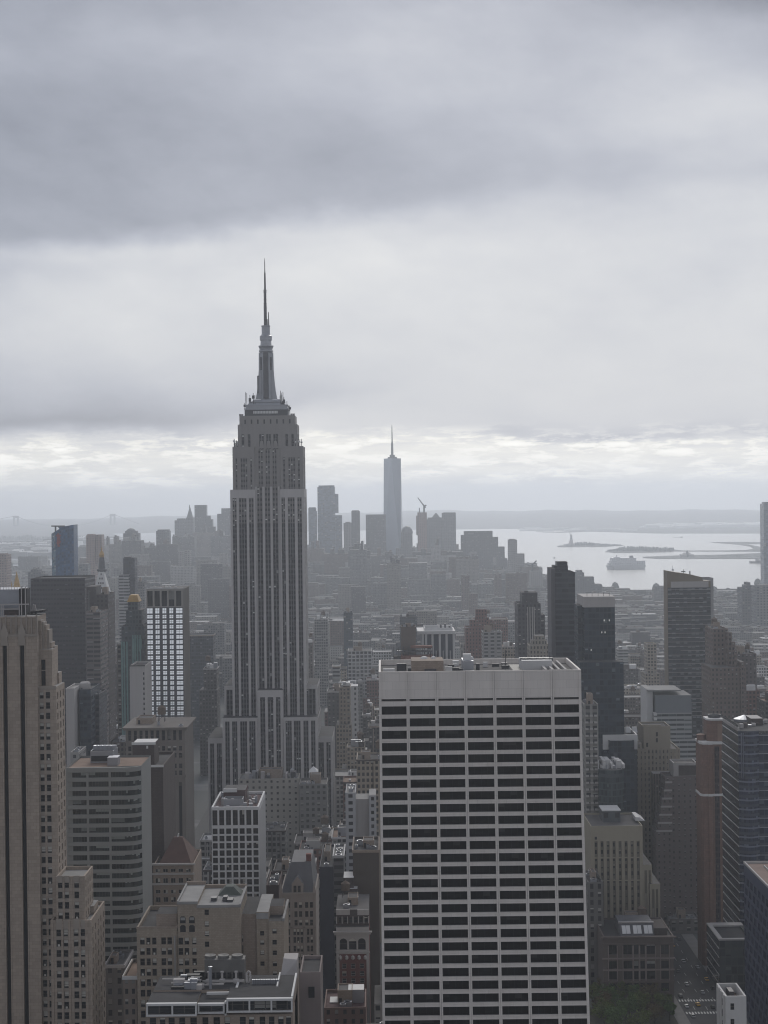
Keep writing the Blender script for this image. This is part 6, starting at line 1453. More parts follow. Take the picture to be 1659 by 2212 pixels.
t, a, b, z = tower('grey_capped_glass_tower', 'dark blue glass tower with a plain pale grey cap and a few lit windows', 'skyscraper', 1262, 1328, 1311, 1100, 36, F_DG, (2.4, 3.6), M['roof_dark'], phrase='the grey capped glass tower', bits=False)
mb = MB(); q0, q1, qz = span(1260.5, 1328.5, 1289, 1099.5); mb.bx(q0, q1, 1099.5, 1137, z - .2, qz, 0); mb.build('cap', [M['pale']], t)
mb = MB()
for x_ in (1268, 1279, 1292, 1304, 1316): q = P(x_, 1288, 1106); mb.bar((q.x, 1106, qz), (q.x, 1106, qz + 2.4), .25)
mb.bar((q0 + 2, 1106, qz + 2.2), (q1 - 3, 1106, qz + 1.6), .3); mb.build('roof_rail', [M['metal_dark']], t)
M['lit'] = plain('lit_window', (.8, .8, .78), .6, .05, .5)
b_ = M['lit'].node_tree.nodes['Principled BSDF']; b_.inputs['Emission Color'].default_value = (1, .97, .9, 1); b_.inputs['Emission Strength'].default_value = .35
for x_, y_ in ((1305, 1340), (1316, 1340), (1300, 1366), (1307, 1366), (1277, 1404)):
    q = P(x_, y_, 1099.9); mb = MB(); mb.bx(q.x - .24, q.x + .24, 1099.7, 1099.95, q.z - .55, q.z + .55); mb.build('lit_window', [M['lit']], t)
mb = MB(); q0, q1, qz = span(1248, 1262, 1308, 1108); mb.box(q0, q1, 1108, 1130, -1, qz, 0, 1, (2.6, 3.6)); q0, q1, qz = span(1252, 1347, 1430, 1085); mb.box(q0, q1, 1085, 1098.5, -1, qz, 0, 1, (2.4, 3.6)); mb.build('lower_wing', [F_DG, M['roof_dark']], t)
# slab with a sloped tan top
YS_ = 1450.0
F_GRD = facade('glass_painted_reflections', (.052, .055, .062), (.045, .052, .06), .82, .66, blind=.42, bcol=(.19, .21, .22), var=.2)  # pale cells paint in the blotchy reflections of the glass
x0, x1, z = span(1441, 1535, 1269, YS_)
SG = thing('sloped_top_glass_tower', 'dark glass slab tower with painted pale reflections and a sloped tan top', 'skyscraper', ((x0 + x1) / 2, YS_ + 16, -1))
lm(SG, 'the sloped top glass tower', 1487, 1487, 1400, YS_); FOOT.append((x0, x1, YS_, YS_ + 34, z))
TAN = plain('tan_metal_panel', (.20, .165, .125), .7, .1, .08, streak=.5)
mb = MB(); xe = x0 + .4; mb.box(x0, xe, YS_ - .4, YS_ + 18, -1, z, 0); mb.box(xe, x1, YS_, YS_ + 18, -1, z, 1, None, (3.2, 3.6))
zs = lambda x, y: P(x, y, YS_).z
pr = [(x0, zs(1441, 1233)), (P(1458, 1236, YS_).x, zs(1458, 1236)), (P(1490, 1240.5, YS_).x, zs(1490, 1240.5)), (P(1517, 1247, YS_).x, zs(1517, 1247)), (P(1518, 1254, YS_).x, zs(1518, 1254)), (x1, zs(1535, 1255))]
for (xa, za), (xb, zb_) in zip(pr, pr[1:]):
    mb.face([(xa, YS_ - .4, z), (xb, YS_ - .4, z), (xb, YS_ - .4, zb_), (xa, YS_ - .4, za)], 0); mb.face([(xa, YS_ - .4, za), (xb, YS_ - .4, zb_), (xb, YS_ + 18, zb_), (xa, YS_ + 18, za)], 0)
mb.face([(x1, YS_ - .4, z), (x1, YS_ + 18, z), (x1, YS_ + 18, pr[-1][1]), (x1, YS_ - .4, pr[-1][1])], 0); mb.face([(x0, YS_ + 18, z), (x0, YS_ - .4, z), (x0, YS_ - .4, pr[0][1]), (x0, YS_ + 18, pr[0][1])], 0)
mb.bx(P(1449, 1260, YS_).x, P(1530, 1260, YS_).x, YS_ - .8, YS_ - .41, zs(1490, 1269), zs(1490, 1256), 2)
r = random.Random(15)
for i in range(30): y_ = 1274 + i * 9.4; mb.bx(xe + .2 + (r.random() < .4) * r.uniform(8, 14), x1 - .1 - (r.random() < .3) * r.uniform(4, 9), YS_ - .22, YS_ - .01, zs(1490, y_), zs(1490, y_) + .3, 2)
mb.build('wall', [TAN, F_GRD, M['pale']], SG)
mb = MB(); q = P(1476, 1238, YS_ + 8)
mb.bar((q.x, YS_ + 8, q.z - 2), (q.x, YS_ + 8, q.z + 3.2), .4); mb.bx(q.x - 1.6, q.x + 1.6, YS_ + 7, YS_ + 9, q.z + .8, q.z + 1.6); q = P(1490, 1240, YS_ + 8); mb.bx(q.x - .4, q.x + .4, YS_ + 7, YS_ + 8, q.z - 1, q.z + 2.6); mb.build('roof_hoist', [M['metal_dark']], SG)
tower('thin_pale_slab_tower', 'thin pale slab tower edge showing behind the sloped top glass tower', 'skyscraper', 1515, 1541, 1248.5, 1520, 20, plain('pale_slab', (.30, .295, .295), .8, .08, .1), None, M['roof'], bits=False)
# stepped brown block right of it
F_BRN = facade('brown_stepped_facade', (.15, .115, .10), (.045, .042, .045), .4, .5, blind=.15)
t, a, b, z = tower('stepped_brown_block', 'brown brick block stepping down to the right, beside the sloped top glass tower', 'building', 1540, 1573, 1358, 1350, 34, F_BRN, (3, 3.5), M['roof_dark'], phrase='the stepped brown block', tank=True)
mb = MB()
for i, (xl, xr, yt) in enumerate(((1572, 1581, 1366), (1580, 1588, 1386), (1587, 1592, 1403), (1536, 1612, 1442), (1600, 1608, 1430))): q0, q1, qz = span(xl, xr, yt, 1340 - i * 3); mb.box(q0, q1, 1340 - i * 3, 1372, -1, qz, 0, 1, (3, 3.5))
mb.build_each('lower_stage', [F_BRN, M['roof']], t)
t, a, b, z = tower('tank_house_block', 'dark brick block with a roof tank house, far right under the haze', 'building', 1592, 1634, 1412, 1450, 32, facade('dkb3', (.10, .082, .08), (.04, .04, .04), .4, .5, blind=.15), (3.2, 3.5), M['roof_dark'], tank=True)
# grey banded office with pale end wall
F_PB = facade('pale_banded_office', (.33, .335, .335), (.045, .055, .06), .97, .46, blind=.18, bcol=(.20, .23, .23), var=.06)
YO = 1300.0
t, a, b, z = tower('pale_banded_office', 'pale office block with window bands under a grey cap and a white end wall', 'office block', 1412, 1494, 1540, YO, 36, F_PB, (6, 3.44), M['roof_light'], phrase='the pale banded office block', bits=False)
mb = MB(); q0, q1, qz = span(1416, 1493.5, 1502, YO + .5); mb.box(q0, q1, YO + .5, YO + 35, z - 1, qz, 0, 1); mb.build('cap', [plain('grey_cap', (.165, .18, .195), .6, .06, .1), M['roof_light']], t)
mb = MB(); q0, q1, qz = span(1399.5, 1413, 1491, YO - 1); mb.box(q0, q1, YO + 6, YO + 37, -1, qz, 0, 1); p0, p1, pz_ = span(1400, 1412.5, 1540, YO)
for i in range(26): zz_ = pz_ - i * 3.44; mb.bx(p1 - .2 + .1, p1 + .0 + 2.2, YO - .6, YO + 5.9, zz_ - 2.0, zz_, 0)
mb.bx(q0 + .4, span(1472, 1474, 1494, YO)[0], YO + 2, YO + 34, qz - 1.2, qz - .2, 1); mb.build('end_wall', [M['white_tile'], M['roof_light']], t)
mb = MB(); q0, q1, qz = span(1490, 1503.5, 1598, YO - 6); mb.box(span(1450, 1451, 1598, YO - 6)[0], q1, YO - 6, YO - .5, -1, qz, 0, 1, (6, 3.44)); mb.build('lower_wing', [F_PB, M['roof_light']], t)
# low pale roof block
t, a, b, z = tower('white_parapet_low_block', 'low block with white parapet and tilted roof lights, left of the tan ziggurat', 'building', 1316, 1370, 1600, 1080, 30, F_DG, (2.4, 3.6), M['roof_dark'], bits=False)
mb = MB(); q0, q1, qz = span(1303, 1378, 1588, 1082); mb.box(q0 + .3, q1 - .3, 1084.3, 1118, -1, qz - 9, 1); mb.ring(q0, q1, 1084, 1118, qz - 9, qz, .8, 0, None, '', 1.5)
for i in range(3): q = P(1335 + 14 * i, 1585, 1105); mb.loft([[(q.x, 1100, qz - 1), (q.x + 3.4, 1100, qz - 1), (q.x + 3.4, 1104, qz - 1), (q.x, 1104, qz - 1)], [(q.x + .4, 1102.5, qz + 2.2), (q.x + 3.2, 1102.5, qz + 2.2), (q.x + 3.2, 1104, qz + 2.2), (q.x + .4, 1104, qz + 2.2)]], 0)
mb.build_each('roof_light', [M['white_tile'], F_DG], t)
# round fronted dark glass building
YC_ = 1000.0
x0, x1, z = span(1296, 1350, 1664, YC_)
RG = thing('round_fronted_glass_block', 'dark green glass block with a rounded front and rooftop frames, left of the tan ziggurat', 'building', ((x0 + x1) / 2, YC_ + 12, -1))
lm(RG, 'the round fronted glass block', 1322, 1322, 1690, YC_); FOOT.append((x0, x1, YC_ - 4, YC_ + 36, z))
n = 14; arc = [(x0 + (x1 - x0) * i / n, YC_ + 5 * (2 * i / n - 1) ** 2) for i in range(n + 1)]
F_GRN = facade('green_curtain_wall', (.055, .07, .075), (.045, .06, .066), .92, .8, blind=.04, bcol=(.09, .11, .11), var=.15)
mb = MB(); mb.prism(arc + [(x1, YC_ + 36), (x0, YC_ + 36)], -1, z, 0, 1, (2.2, 3.7)); mb.prism([(p[0] * 1.0, p[1] - .3) for p in arc] + [(x1, YC_ + 8), (x0, YC_ + 8)], z - 4.2, z - 2.2, 2, 2); mb.build('wall', [F_GRN, M['roof'], M['greyglass']], RG)
mb = MB(); r = random.Random(8)
for i in range(14): q = x0 + (x1 - x0) * r.random(); mb.bx(q, q + r.uniform(1, 3), YC_ + r.uniform(6, 14), YC_ + r.uniform(15, 30), z, z + r.uniform(1, 4.5), r.randint(0, 1))
for i in range(6): q = x0 + (x1 - x0) * i / 5.5; mb.bar((q, YC_ + 6, z), (q, YC_ + 6, z + 5), .3, 0)
mb.bar((x0, YC_ + 6, z + 5), (x1 - 2, YC_ + 6, z + 5), .3, 0); mb.build_each('rooftop_unit', [M['white_tile'], M['metal']], RG)
# balcony tower beside the white slab
F_BAL = facade('balcony_lattice', (.25, .245, .23), (.05, .052, .055), .62, .52, blind=.35, bcol=(.22, .22, .20), span=(.17, .165, .155), var=.12)
t, a, b, z = tower('balcony_lattice_tower', 'slender apartment tower with a lattice of balconies, right against the white slab', 'apartment tower', 1262, 1292, 1521, 1010, 22, F_BAL, (3.2, 3.8), M['roof'], phrase='the balcony lattice tower')
mb = MB()
for i in range(34):
    zz_ = z - 7 - i * 3.8
    if zz_ < 3: break
    for f in (.06, .38, .70): mb.bx(a + (b - a) * f, a + (b - a) * (f + .22), 1008.9, 1009.99, zz_, zz_ + 1.0)
mb.build_each('balcony', [M['pale']], t)
# tan ziggurat
YZ = 1110.0
F_ZIG = facade('tan_ziggurat_facade', (.29, .255, .205), (.035, .033, .034), .42, .52, blind=.25, bcol=(.25, .24, .21), span=(.235, .205, .165), var=.12)
x0, x1, z = span(1366, 1469, 1618, YZ)
ZG = thing('tan_ziggurat_block', 'tan brick setback block with a plain square tower box on top, like a ziggurat', 'building', ((x0 + x1) / 2, YZ + 22, -1))
lm(ZG, 'the tan ziggurat block', 1418, 1418, 1640, YZ); FOOT.append((span(1347, 1348, 1650, YZ)[0], x1, YZ - 8, YZ + 46, z))
zmat = [F_ZIG, plain('tan_brick', (.29, .255, .205), .9, .1, .12, streak=.4), M['roof'], M['glassdark']]
mb = MB(); mb.ring(x0, x1, YZ, YZ + 44, -1, z, .5, 0, (2.35, 3.45)); mb.face([(x0, YZ, z - 1), (x1, YZ, z - 1), (x1, YZ + 44, z - 1), (x0, YZ + 44, z - 1)], 2)
for xl, xr, yt, Yo, d in ((1358, 1372, 1634, -3, 40), (1352, 1366, 1652, -5, 40), (1347, 1358, 1668, -7, 42), (1374, 1386, 1606, 2, 30), (1372, 1382, 1600, 8, 26)): q0, q1, qz = span(xl, xr, yt, YZ + Yo); mb.box(q0, q1, YZ + Yo, YZ + Yo + d, -1, qz, 0, 2, (2.35, 3.45))
for i in range(12): xx = x0 + (x1 - x0) * (.03 + i * .083); mb.bx(xx, xx + .7, YZ - .4, YZ - .01, 20, z + (.9 if i % 2 else .1), 1)
mb.build('wall', zmat, ZG)
mb = MB(); q0, q1, qz = span(1390, 1448, 1569, YZ + 6); mb.ring(q0, q1, YZ + 6, YZ + 30, z - 1, qz, .5, 0, None); mb.face([(q0, YZ + 6, qz - 1), (q1, YZ + 6, qz - 1), (q1, YZ + 30, qz - 1), (q0, YZ + 30, qz - 1)], 2)
for x_, y_ in ((1419, 1586), (1419, 1599), (1398, 1609)): q = P(x_, y_, YZ + 5.9); mb.bx(q.x - .6, q.x + .6, YZ + 5.8, YZ + 5.99, q.z - 1.3, q.z + 1.3, 3)
q0, q1, qz = span(1386, 1428, 1567, YZ + 5); mb.bx(q0, q1, YZ + 5.5, YZ + 6.2, qz - .6, qz + .3, 0); mb.build('tower_box', [zmat[1], M['metal_dark'], M['roof_dark'], M['glassdark']], ZG)
mb = MB(); q0, q1, qz = span(1411, 1460, 1671, YZ - 10); mb.box(q0, q1, YZ - 10, YZ - .5, -1, qz, 0, 1, (1.6, 3.45)); mb.build('front_wing', [facade('brown_ribs', (.20, .165, .14), (.04, .036, .034), .5, .75, blind=.2, span=(.09, .075, .066)), M['pale']], ZG)
# pale tan ribbed block
YV = 960.0
x0, x1, z = span(1276, 1388, 1784, YV)
TR = thing('ribbed_tan_block', 'tan stone block with tall ribs and plain top band, above the dark ornate block', 'building', ((x0 + x1) / 2, YV + 18, -1))
lm(TR, 'the ribbed tan block', 1332, 1332, 1850, YV); FOOT.append((x0, x1 + 10, YV, YV + 40, z))
RT = plain('ribbed_tan_stone', (.30, .27, .21), .9, .1, .1, streak=.5); RTW = facade('ribbed_tan_strip', (.15, .135, .11), (.04, .038, .036), .62, .55, blind=.4, bcol=(.20, .185, .15), var=.15)
mb = MB(); W = x1 - x0; zz = lambda y: P(1332, y, YV).z
xs = [(x0 + W * (.07 + .116 * i), x0 + W * (.07 + .116 * i + .058)) for i in range(8)]
mb.grid(YV, x0, x1, -1, z, xs, [(2, zz(1817))], .7, 0)
for i, (p, q) in enumerate(xs): k = (zz(1817) - 2) / 3.9; mb.face([(p, YV + .7, 2), (q, YV + .7, 2), (q, YV + .7, zz(1817)), (p, YV + .7, zz(1817))], 1, [(i * 9, -k), (i * 9 + 1, -k), (i * 9 + 1, 0), (i * 9, 0)])
for y in (1853, 1902): mb.bx(x0, x1, YV - .12, YV - .01, zz(y) - .3, zz(y) + .4, 0)
mb.ring(x0, x1, YV + .02, YV + 40, -1, z, .5, 0, None, 'N'); mb.face([(x0, YV + .5, z - 1), (x1, YV + .5, z - 1), (x1, YV + 40, z - 1), (x0, YV + 40, z - 1)], 2)
for xl, xr, yt, Yo in ((1388, 1408, 1868, 1), (1404, 1426, 1909, -1)):
    q0, q1, qz = span(xl, xr, yt, YV + Yo); mb.grid(YV + Yo, q0, q1, -1, qz, [(q0 + 1.0, q0 + 2.4), (q0 + 3.2, q0 + 4.4)], [(2, qz - 3)], .7, 0, 1); mb.box(q0, q1, YV + Yo + .02, YV + 36, -1, qz, 0, 2, None, 'N')
q0, q1, qz = span(1370, 1390, 1780, YV + 20); mb.loft([[(q0, YV + 14, z), (q1, YV + 14, z), (q1, YV + 30, z), (q0, YV + 30, z)], [(q0, YV + 14, z + 2), (q0 + 2, YV + 14, z + 2), (q0 + 2, YV + 30, z + 2), (q0, YV + 30, z + 2)]], 3)
mb.bx(P(1287, 1810, YV).x - .6, P(1287, 1810, YV).x + .6, YV - .1, YV - .01, zz(1813), zz(1807), 4)
mb.build('wall', [RT, RTW, M['roof'], M['white_tile'], M['black']], TR)
mb = MB(); q0, q1, qz = span(1302, 1340, 1752, YV + 16); mb.box(q0, q1, YV + 16, YV + 32, z - 1, qz, 0, 1)
for f in (.06, .70): mb.bx(q0 + (q1 - q0) * f, q0 + (q1 - q0) * (f + .24), YV + 15.8, YV + 15.99, qz - 3.6, qz - .8, 2)
mb.bx(q0 - .3, q1 + .3, YV + 15.6, YV + 32, qz, qz + .5, 3); mb.build('penthouse', [M['greyglass'], M['roof'], M['black'], M['white_tile']], TR)
# brown brick stepped block
YU = 1080.0
F_UMB = facade('mauve_brick_punched', (.145, .12, .115), (.05, .045, .048), .30, .42, blind=.55, bcol=(.24, .225, .215), var=.12)
t, a, b, z = tower('mauve_brick_block', 'mauve brown brick block with rows of tiny windows and stepped balconies at its left', 'building', 1436, 1509, 1677, YU, 18, F_UMB, (3.3, 3.4), M['roof'], phrase='the mauve brick block', bits=False)
mb = MB(); q0, q1, qz = span(1455, 1506, 1648, YU + 3); mb.ring(q0, q1, YU + 3, YU + 20, z - 1, qz, .5, 0); mb.face([(q0, YU + 3, qz - 1), (q1, YU + 3, qz - 1), (q1, YU + 20, qz - 1), (q0, YU + 20, qz - 1)], 1); mb.bx(q0 + 3, q1 - .5, YU + 2.8, YU + 2.99, z, qz - 1.5, 2); mb.build('penthouse', [M['pale'], M['roof'], M['brown_wall']], t)
mb = MB()
for i in range(7): q0, q1, qz = span(1437 - i * 3.2, 1452, 1690 + i * 17.5, YU - 1.2 * i - 1.5); mb.box(q0, q1, YU - 1.2 * i - 1.5, YU + 10, -1, qz, 0, 1, (3.3, 3.4)); mb.bx(q0, q1, YU - 1.2 * i - 1.7, YU - 1.2 * i - 1.52, qz - .5, qz + .6, 2)
mb.build_each('stepped_balcony', [F_UMB, M['roof'], M['pale']], t)
# copper brown tower
YQ_ = 985.0
x0, x1, z = span(1513, 1558, 1604, YQ_)
CT = thing('copper_brown_tower', 'slender copper brown tower with white moulded edges, rounded shoulder and a boxed crown', 'skyscraper', ((x0 + x1) / 2, YQ_ + 14, -1))
lm(CT, 'the copper brown tower', 1530, 1530, 1700, YQ_); FOOT.append((x0 - 1, x1 + 2, YQ_ - 3, YQ_ + 32, z))
xm_ = P(1526, 1700, YQ_).x; xn = P(1541, 1700, YQ_).x
def plan(o=0.0): return [(x0 - o, YQ_ + 14), (x0 - o, YQ_ + 1.0 - o), (x0 + 1.2, YQ_ - 1.2 - o), (x0 + 4.0, YQ_ - 1.2 - o), (x0 + 5.2, YQ_ - o), (xm_, YQ_ - o), (xm_ + 1.0, YQ_ - 1.8 - o), (xn - 1, YQ_ - 1.8 - o), (xn, YQ_ - .8 - o), (x1 + o, YQ_ - .8 - o), (x1 + o, YQ_ + 15), (x0 - o, YQ_ + 15)]
mb = MB(); mb.prism(plan(), -1, z, 0, 3, None)
for e in (z - .3, P(1520, 1717, YQ_).z): mb.prism(plan(.35), e - .6, e + .7, 1, 1)
for xa, xb, Y_ in ((P(1521, 1700, YQ_).x, P(1525.5, 1700, YQ_).x, YQ_ - .2), (P(1543.5, 1700, YQ_).x, P(1553.5, 1700, YQ_).x, YQ_ - 1.0)):
    k = z / 3.6; mb.face([(xa, Y_, 4), (xb, Y_, 4), (xb, Y_, z - 2), (xa, Y_, z - 2)], 2, [(0, -k), (3, -k), (3, 0), (0, 0)])
mb.build('wall', [M['copper'], M['white_tile'], facade('copper_windows', (.05, .04, .04), (.03, .025, .028), .7, .66, blind=.12, bcol=(.10, .085, .085)), M['roof_tan']], CT)
mb = MB(); q0, q1, qz = span(1528, 1560, 1556, YQ_ + 2)
pl_ = [(q0, YQ_ + 14), (q0, YQ_ + 4), (q0 + 2.5, YQ_ + 2), (q1, YQ_ + 2), (q1, YQ_ + 14)]
mb.prism(pl_, z - 1, qz, 0, 1); mb.prism([(p[0] + (.4 if p[0] > q0 + 3 else -.4), p[1] - .4) for p in pl_], qz - .1, qz + .9, 2, 2)
mb.lathe(q0 + 5, YQ_ + 8.5, [(3.6, qz + .9), (3.6, qz + 2.6), (3.2, qz + 2.6), (3.2, qz + 1.2), (0, qz + 1.1)], 18, 3); mb.bx(q0 + 5.6, q1, YQ_ + 1.85, YQ_ + 1.99, z, qz - 2, 1)
mb.lathe(P(1514, 1590, YQ_ + 8).x, YQ_ + 8, [(2.4, z - .5), (2.4, z + 3.4), (2.7, z + 3.5), (0, z + 4.2)], 14, 0); mb.build('crown', [M['copper'], M['roof_tan'], M['white_tile'], M['metal_dark']], CT)
# blue curved glass tower with slanting floor bands
YE = 985.0
xw = P(1600, 1700, YE).x; x1 = P(1668, 1700, YE).x
zt = P(1620, 1578, YE).z
EG = thing('curved_blue_glass_tower', 'blue glass tower with curved front and bright floor lines on its receding side', 'skyscraper', ((xw + x1) / 2, YE + 25, -1))
lm(EG, 'the curved blue glass tower', 1600, 1600, 1650, YE); FOOT.append((xw - 4, x1 + 30, YE - 6, YE + 62, zt))
xs_ = P(1596, 1700, YE).x
n = 10; xc1 = P(1640, 1700, YE).x
arc = [(xs_ + (xc1 - xs_) * i / n, YE - 3.2 * math.sin(math.pi * i / n)) for i in range(n + 1)]
F_BGL = facade('blue_balcony_glass', (.05, .06, .095), (.025, .034, .062), .9, .70, blind=.25, bcol=(.10, .115, .15), span=(.05, .058, .08), var=.2)
F_SD = facade('green_black_side', (.045, .052, .052), (.042, .05, .052), .9, .8, blind=.08, bcol=(.07, .08, .08), var=.25)
mb = MB()
for i, (p, q) in enumerate(zip(arc, arc[1:])): mb.face([(p[0], p[1], -1), (q[0], q[1], -1), (q[0], q[1], zt), (p[0], p[1], zt)], 0, [(i, -zt / 5.1), (i + 1, -zt / 5.1), (i + 1, 0), (i, 0)])
mb.wallq((xc1, YE + 1.5), (x1 + 20, YE + 1.5), -1, zt - 2, 0, (3, 5.1)); mb.wallq((xs_, YE + 52), (xs_, YE), -1, P(1562, 1549, YE + 52).z + 2, 1, (4, 5.1))
mb.face([(p[0], p[1], zt - .3) for p in arc] + [(x1 + 20, YE + 1.5, zt - .3), (x1 + 20, YE + 52, zt - .3), (xs_, YE + 52, zt - .3)], 2)
mb.build('wall', [F_BGL, F_SD, M['roof_dark']], EG)
mb = MB()
for i in range(48):
    z_ = zt - 3 - i * 5.1
    if z_ < 4: break
    mb.bx(xs_ - .4, xs_ - .01, YE, YE + 52, z_, z_ + .5, 0)
    pts = [(p[0], p[1] - .25) for p in arc]
    for p, q in zip(pts, pts[1:]): mb.face([(p[0], p[1], z_ + .1), (q[0], q[1], z_ + .1), (q[0], q[1], z_ + 1.0), (p[0], p[1], z_ + 1.0)], 1)
    mb.bx(xc1, x1 + 20, YE + 1.2, YE + 1.48, z_ - .1, z_ + .3, 2)
for f in (.10, .18): xx = xs_ + (xc1 - xs_) * f; mb.bx(xx, xx + .3, YE - 3.2, YE - 1, zt - 26, zt - 1, 1)
mb.build('floor_band', [M['white_tile'], plain('lavender_band', (.15, .165, .215), .4, .1, .2), M['metal']], EG)
mb = MB(); mb.bx(xs_ - .3, xs_ + .6, YE, YE + 52, zt - .3, zt + 1.5, 0); q0, q1, qz = span(1622, 1648, 1552, YE + 26); mb.box(q0, q1, YE + 26, YE + 42, zt - 1, qz, 1, 0); q0, q1, qz = span(1590, 1622, 1568, YE + 40); mb.lathe(q0 + 5, YE + 42, [(6, zt), (6, zt + 1.4), (0, zt + 3.6)], 14, 2)
for i in range(9): xx = xs_ + 3 + i * 3; mb.bx(xx, xx + 2, YE + 10 + i * 3.5, YE + 13 + i * 3.5, zt, zt + rnd.uniform(.8, 2.4), i % 3)
mb.build_each('rooftop_unit', [M['pale'], M['brown_wall'], M['metal']], EG)
# low glass block with white rimmed roof
YJ = 955.0
q0 = P(1565, 1990, YJ).x; q1 = P(1612, 1990, YJ).x; zj = P(1600, 2022, YJ - 15).z
GJ = thing('white_rimmed_low_block', 'low dark glass block with broad white roof rim below the curved blue tower', 'building', ((q0 + q1) / 2, YJ, -1))
mb = MB(); mb.ring(q0 - 7, q1, YJ - 22, YJ + 14, -1, zj, 2.0, 0, (3, 4.6), '', 1.2); mb.face([(q0 - 6, YJ - 21, zj - 1), (q1, YJ - 21, zj - 1), (q1, YJ + 13, zj - 1), (q0 - 6, YJ + 13, zj - 1)], 1); mb.build('wall', [F_SD, M['roof_dark']], GJ)
mb = MB()
for a in ((q0 - 7.2, q1, YJ - 22.2, YJ - 20), (q0 - 7.2, q0 - 5, YJ - 20, YJ + 14), (q0 - 5, q1, YJ + 8, YJ + 14.2)): mb.bx(*a, zj - .5, zj + .3)
for i in range(9): mb.bx(q0 - 7.3, q0 - 7.01, YJ - 22, YJ + 14, zj - 5 - i * 4.6, zj - 4.6 - i * 4.6)
mb.build('roof_rim', [M['pale']], GJ); FOOT.append((q0 - 7, q1, YJ - 22, YJ + 14, zj))
# bottom right dark blue block
XB = P(1607, 1900, 885).x; zb_ = P(1607, 1865, 885).z
KB = thing('lattice_blue_block', 'dark blue block with a woven lattice of openings, bottom right corner', 'building', (XB + 20, 860, -1))
F_LAT = facade('blue_lattice', (.045, .055, .09), (.012, .013, .018), .62, .5, blind=.05, bcol=(.05, .05, .07), var=.25)
mb = MB()
Ya_, Yb_ = 800.0, 885.0
flz = 5.2; k = 0; z_ = zb_ - 4
mb.face([(XB, Yb_, z_), (XB, Ya_, z_), (XB, Ya_, zb_), (XB, Yb_, zb_)], 0)
while z_ > 0:
    mb.face([(XB, Yb_, z_ - 1.9), (XB, Ya_, z_ - 1.9), (XB, Ya_, z_), (XB, Yb_, z_)], 0)
    y_ = Ya_ + (k * 3.3) % 9 - 8
    while y_ < Yb_:
        a, b = max(Ya_, y_), min(Yb_, y_ + 5.5)
        if b > a: mb.face([(XB + .9, b, z_ - flz), (XB + .9, a, z_ - flz), (XB + .9, a, z_ - 1.9), (XB + .9, b, z_ - 1.9)], 1, [(int(a), k), (int(a) + 1, k), (int(a) + 1, k + 1), (int(a), k + 1)])
        a, b = max(Ya_, y_ + 5.5), min(Yb_, y_ + 9)
        if b > a: mb.bx(XB, XB + .95, a, b, z_ - flz, z_ - 1.9, 0)
        y_ += 9
    for i in range(40): yy = Ya_ + i * 2.2 + (k % 2); mb.bx(XB + .3, XB + .55, yy, yy + .35, z_ - flz, z_ - 1.9, 0)
    z_ -= flz; k += 1
mb.wallq((XB + 60, Yb_), (XB, Yb_), -1, zb_, 0); mb.wallq((XB, Ya_), (XB + 60, Ya_), -1, zb_, 0)
mb.build('wall', [plain('blue_lattice_panel', (.04, .052, .095), .5, .2, .1), PD], KB)
mb = MB(); mb.face([(XB, Ya_, zb_), (XB + 60, Ya_, zb_), (XB + 60, Yb_, zb_), (XB, Yb_, zb_)], 1); mb.bx(XB - .2, XB + .5, Ya_, Yb_, zb_ + .002, zb_ + 1.1, 0); mb.bx(XB + 8, XB + 8.5, Ya_, Yb_ - 8, zb_ + .002, zb_ + .8, 0); mb.bx(XB, XB + 60, Yb_ - .6, Yb_ + .003, zb_ + .002, zb_ + 1.1, 0)
mb.build('roof', [M['pale'], plain('tan_terrace', (.21, .15, .125), .9, .2, .15)], KB); FOOT.append((XB, XB + 60, Ya_, Yb_, zb_)); lm(KB, 'the dark blue lattice block', 1635, 1635, 2000, 850)
# small white framed block in front
YWF = 800.0
x0, x1, z = P(1567, 2140, YWF).x, P(1612, 2140, YWF).x, P(1590, 2152, YWF).z
WF = thing('white_parapet_stair_block', 'bright white block with a hollow roof well and tall slots, bottom right', 'building', ((x0 + x1) / 2, YWF + 18, -1))
mb = MB()
mb.grid(YWF, x0, x1, -1, z, [(x0 + 2.2, x0 + 3.9)], sorted([(z - 3.2 - 7 * i - 3, z - 3.2 - 7 * i) for i in range(6)]), .4, 0, 1); mb.ring(x0, x1, YWF + .02, YWF + 22, -1, z, .8, 0, None, 'N', 5)
for i in range(3): mb.bx(x0 - .3, x0 - .01, YWF + 2 + i * 6.5, YWF + 5 + i * 6.5, -1, z - .2, 0)
for i in range(9): mb.bx(x0 - .12, x0 - .01, YWF + 7.2, YWF + 8.0, z - 6 - 5 * i, z - 3 - 5 * i, 1)
mb.build('wall', [M['white_tile'], PB], WF)
mb = MB(); mb.face([(x0, YWF, z - 4.5), (x1, YWF, z - 4.5), (x1, YWF + 22, z - 4.5), (x0, YWF + 22, z - 4.5)], 0); mb.box(x0 + 4, x0 + 6.2, YWF + 12, YWF + 20, z - 4.4, z - 1.2, 1); mb.bar((x0 + 1, YWF + 22, z), (x0 + 1, YWF + 22, z + 3.5), .25, 1); mb.bar((x1 - 1.5, YWF + 22, z), (x1 - 1.5, YWF + 22, z + 3.5), .3, 1); mb.bar((x0 + 1, YWF + 22, z + 3.4), (x0 - 2, YWF + 22, z + 3.0), .2, 1); mb.build('roof_well', [M['roof_tan'], M['metal_dark']], WF); FOOT.append((x0, x1, YWF, YWF + 22, z))
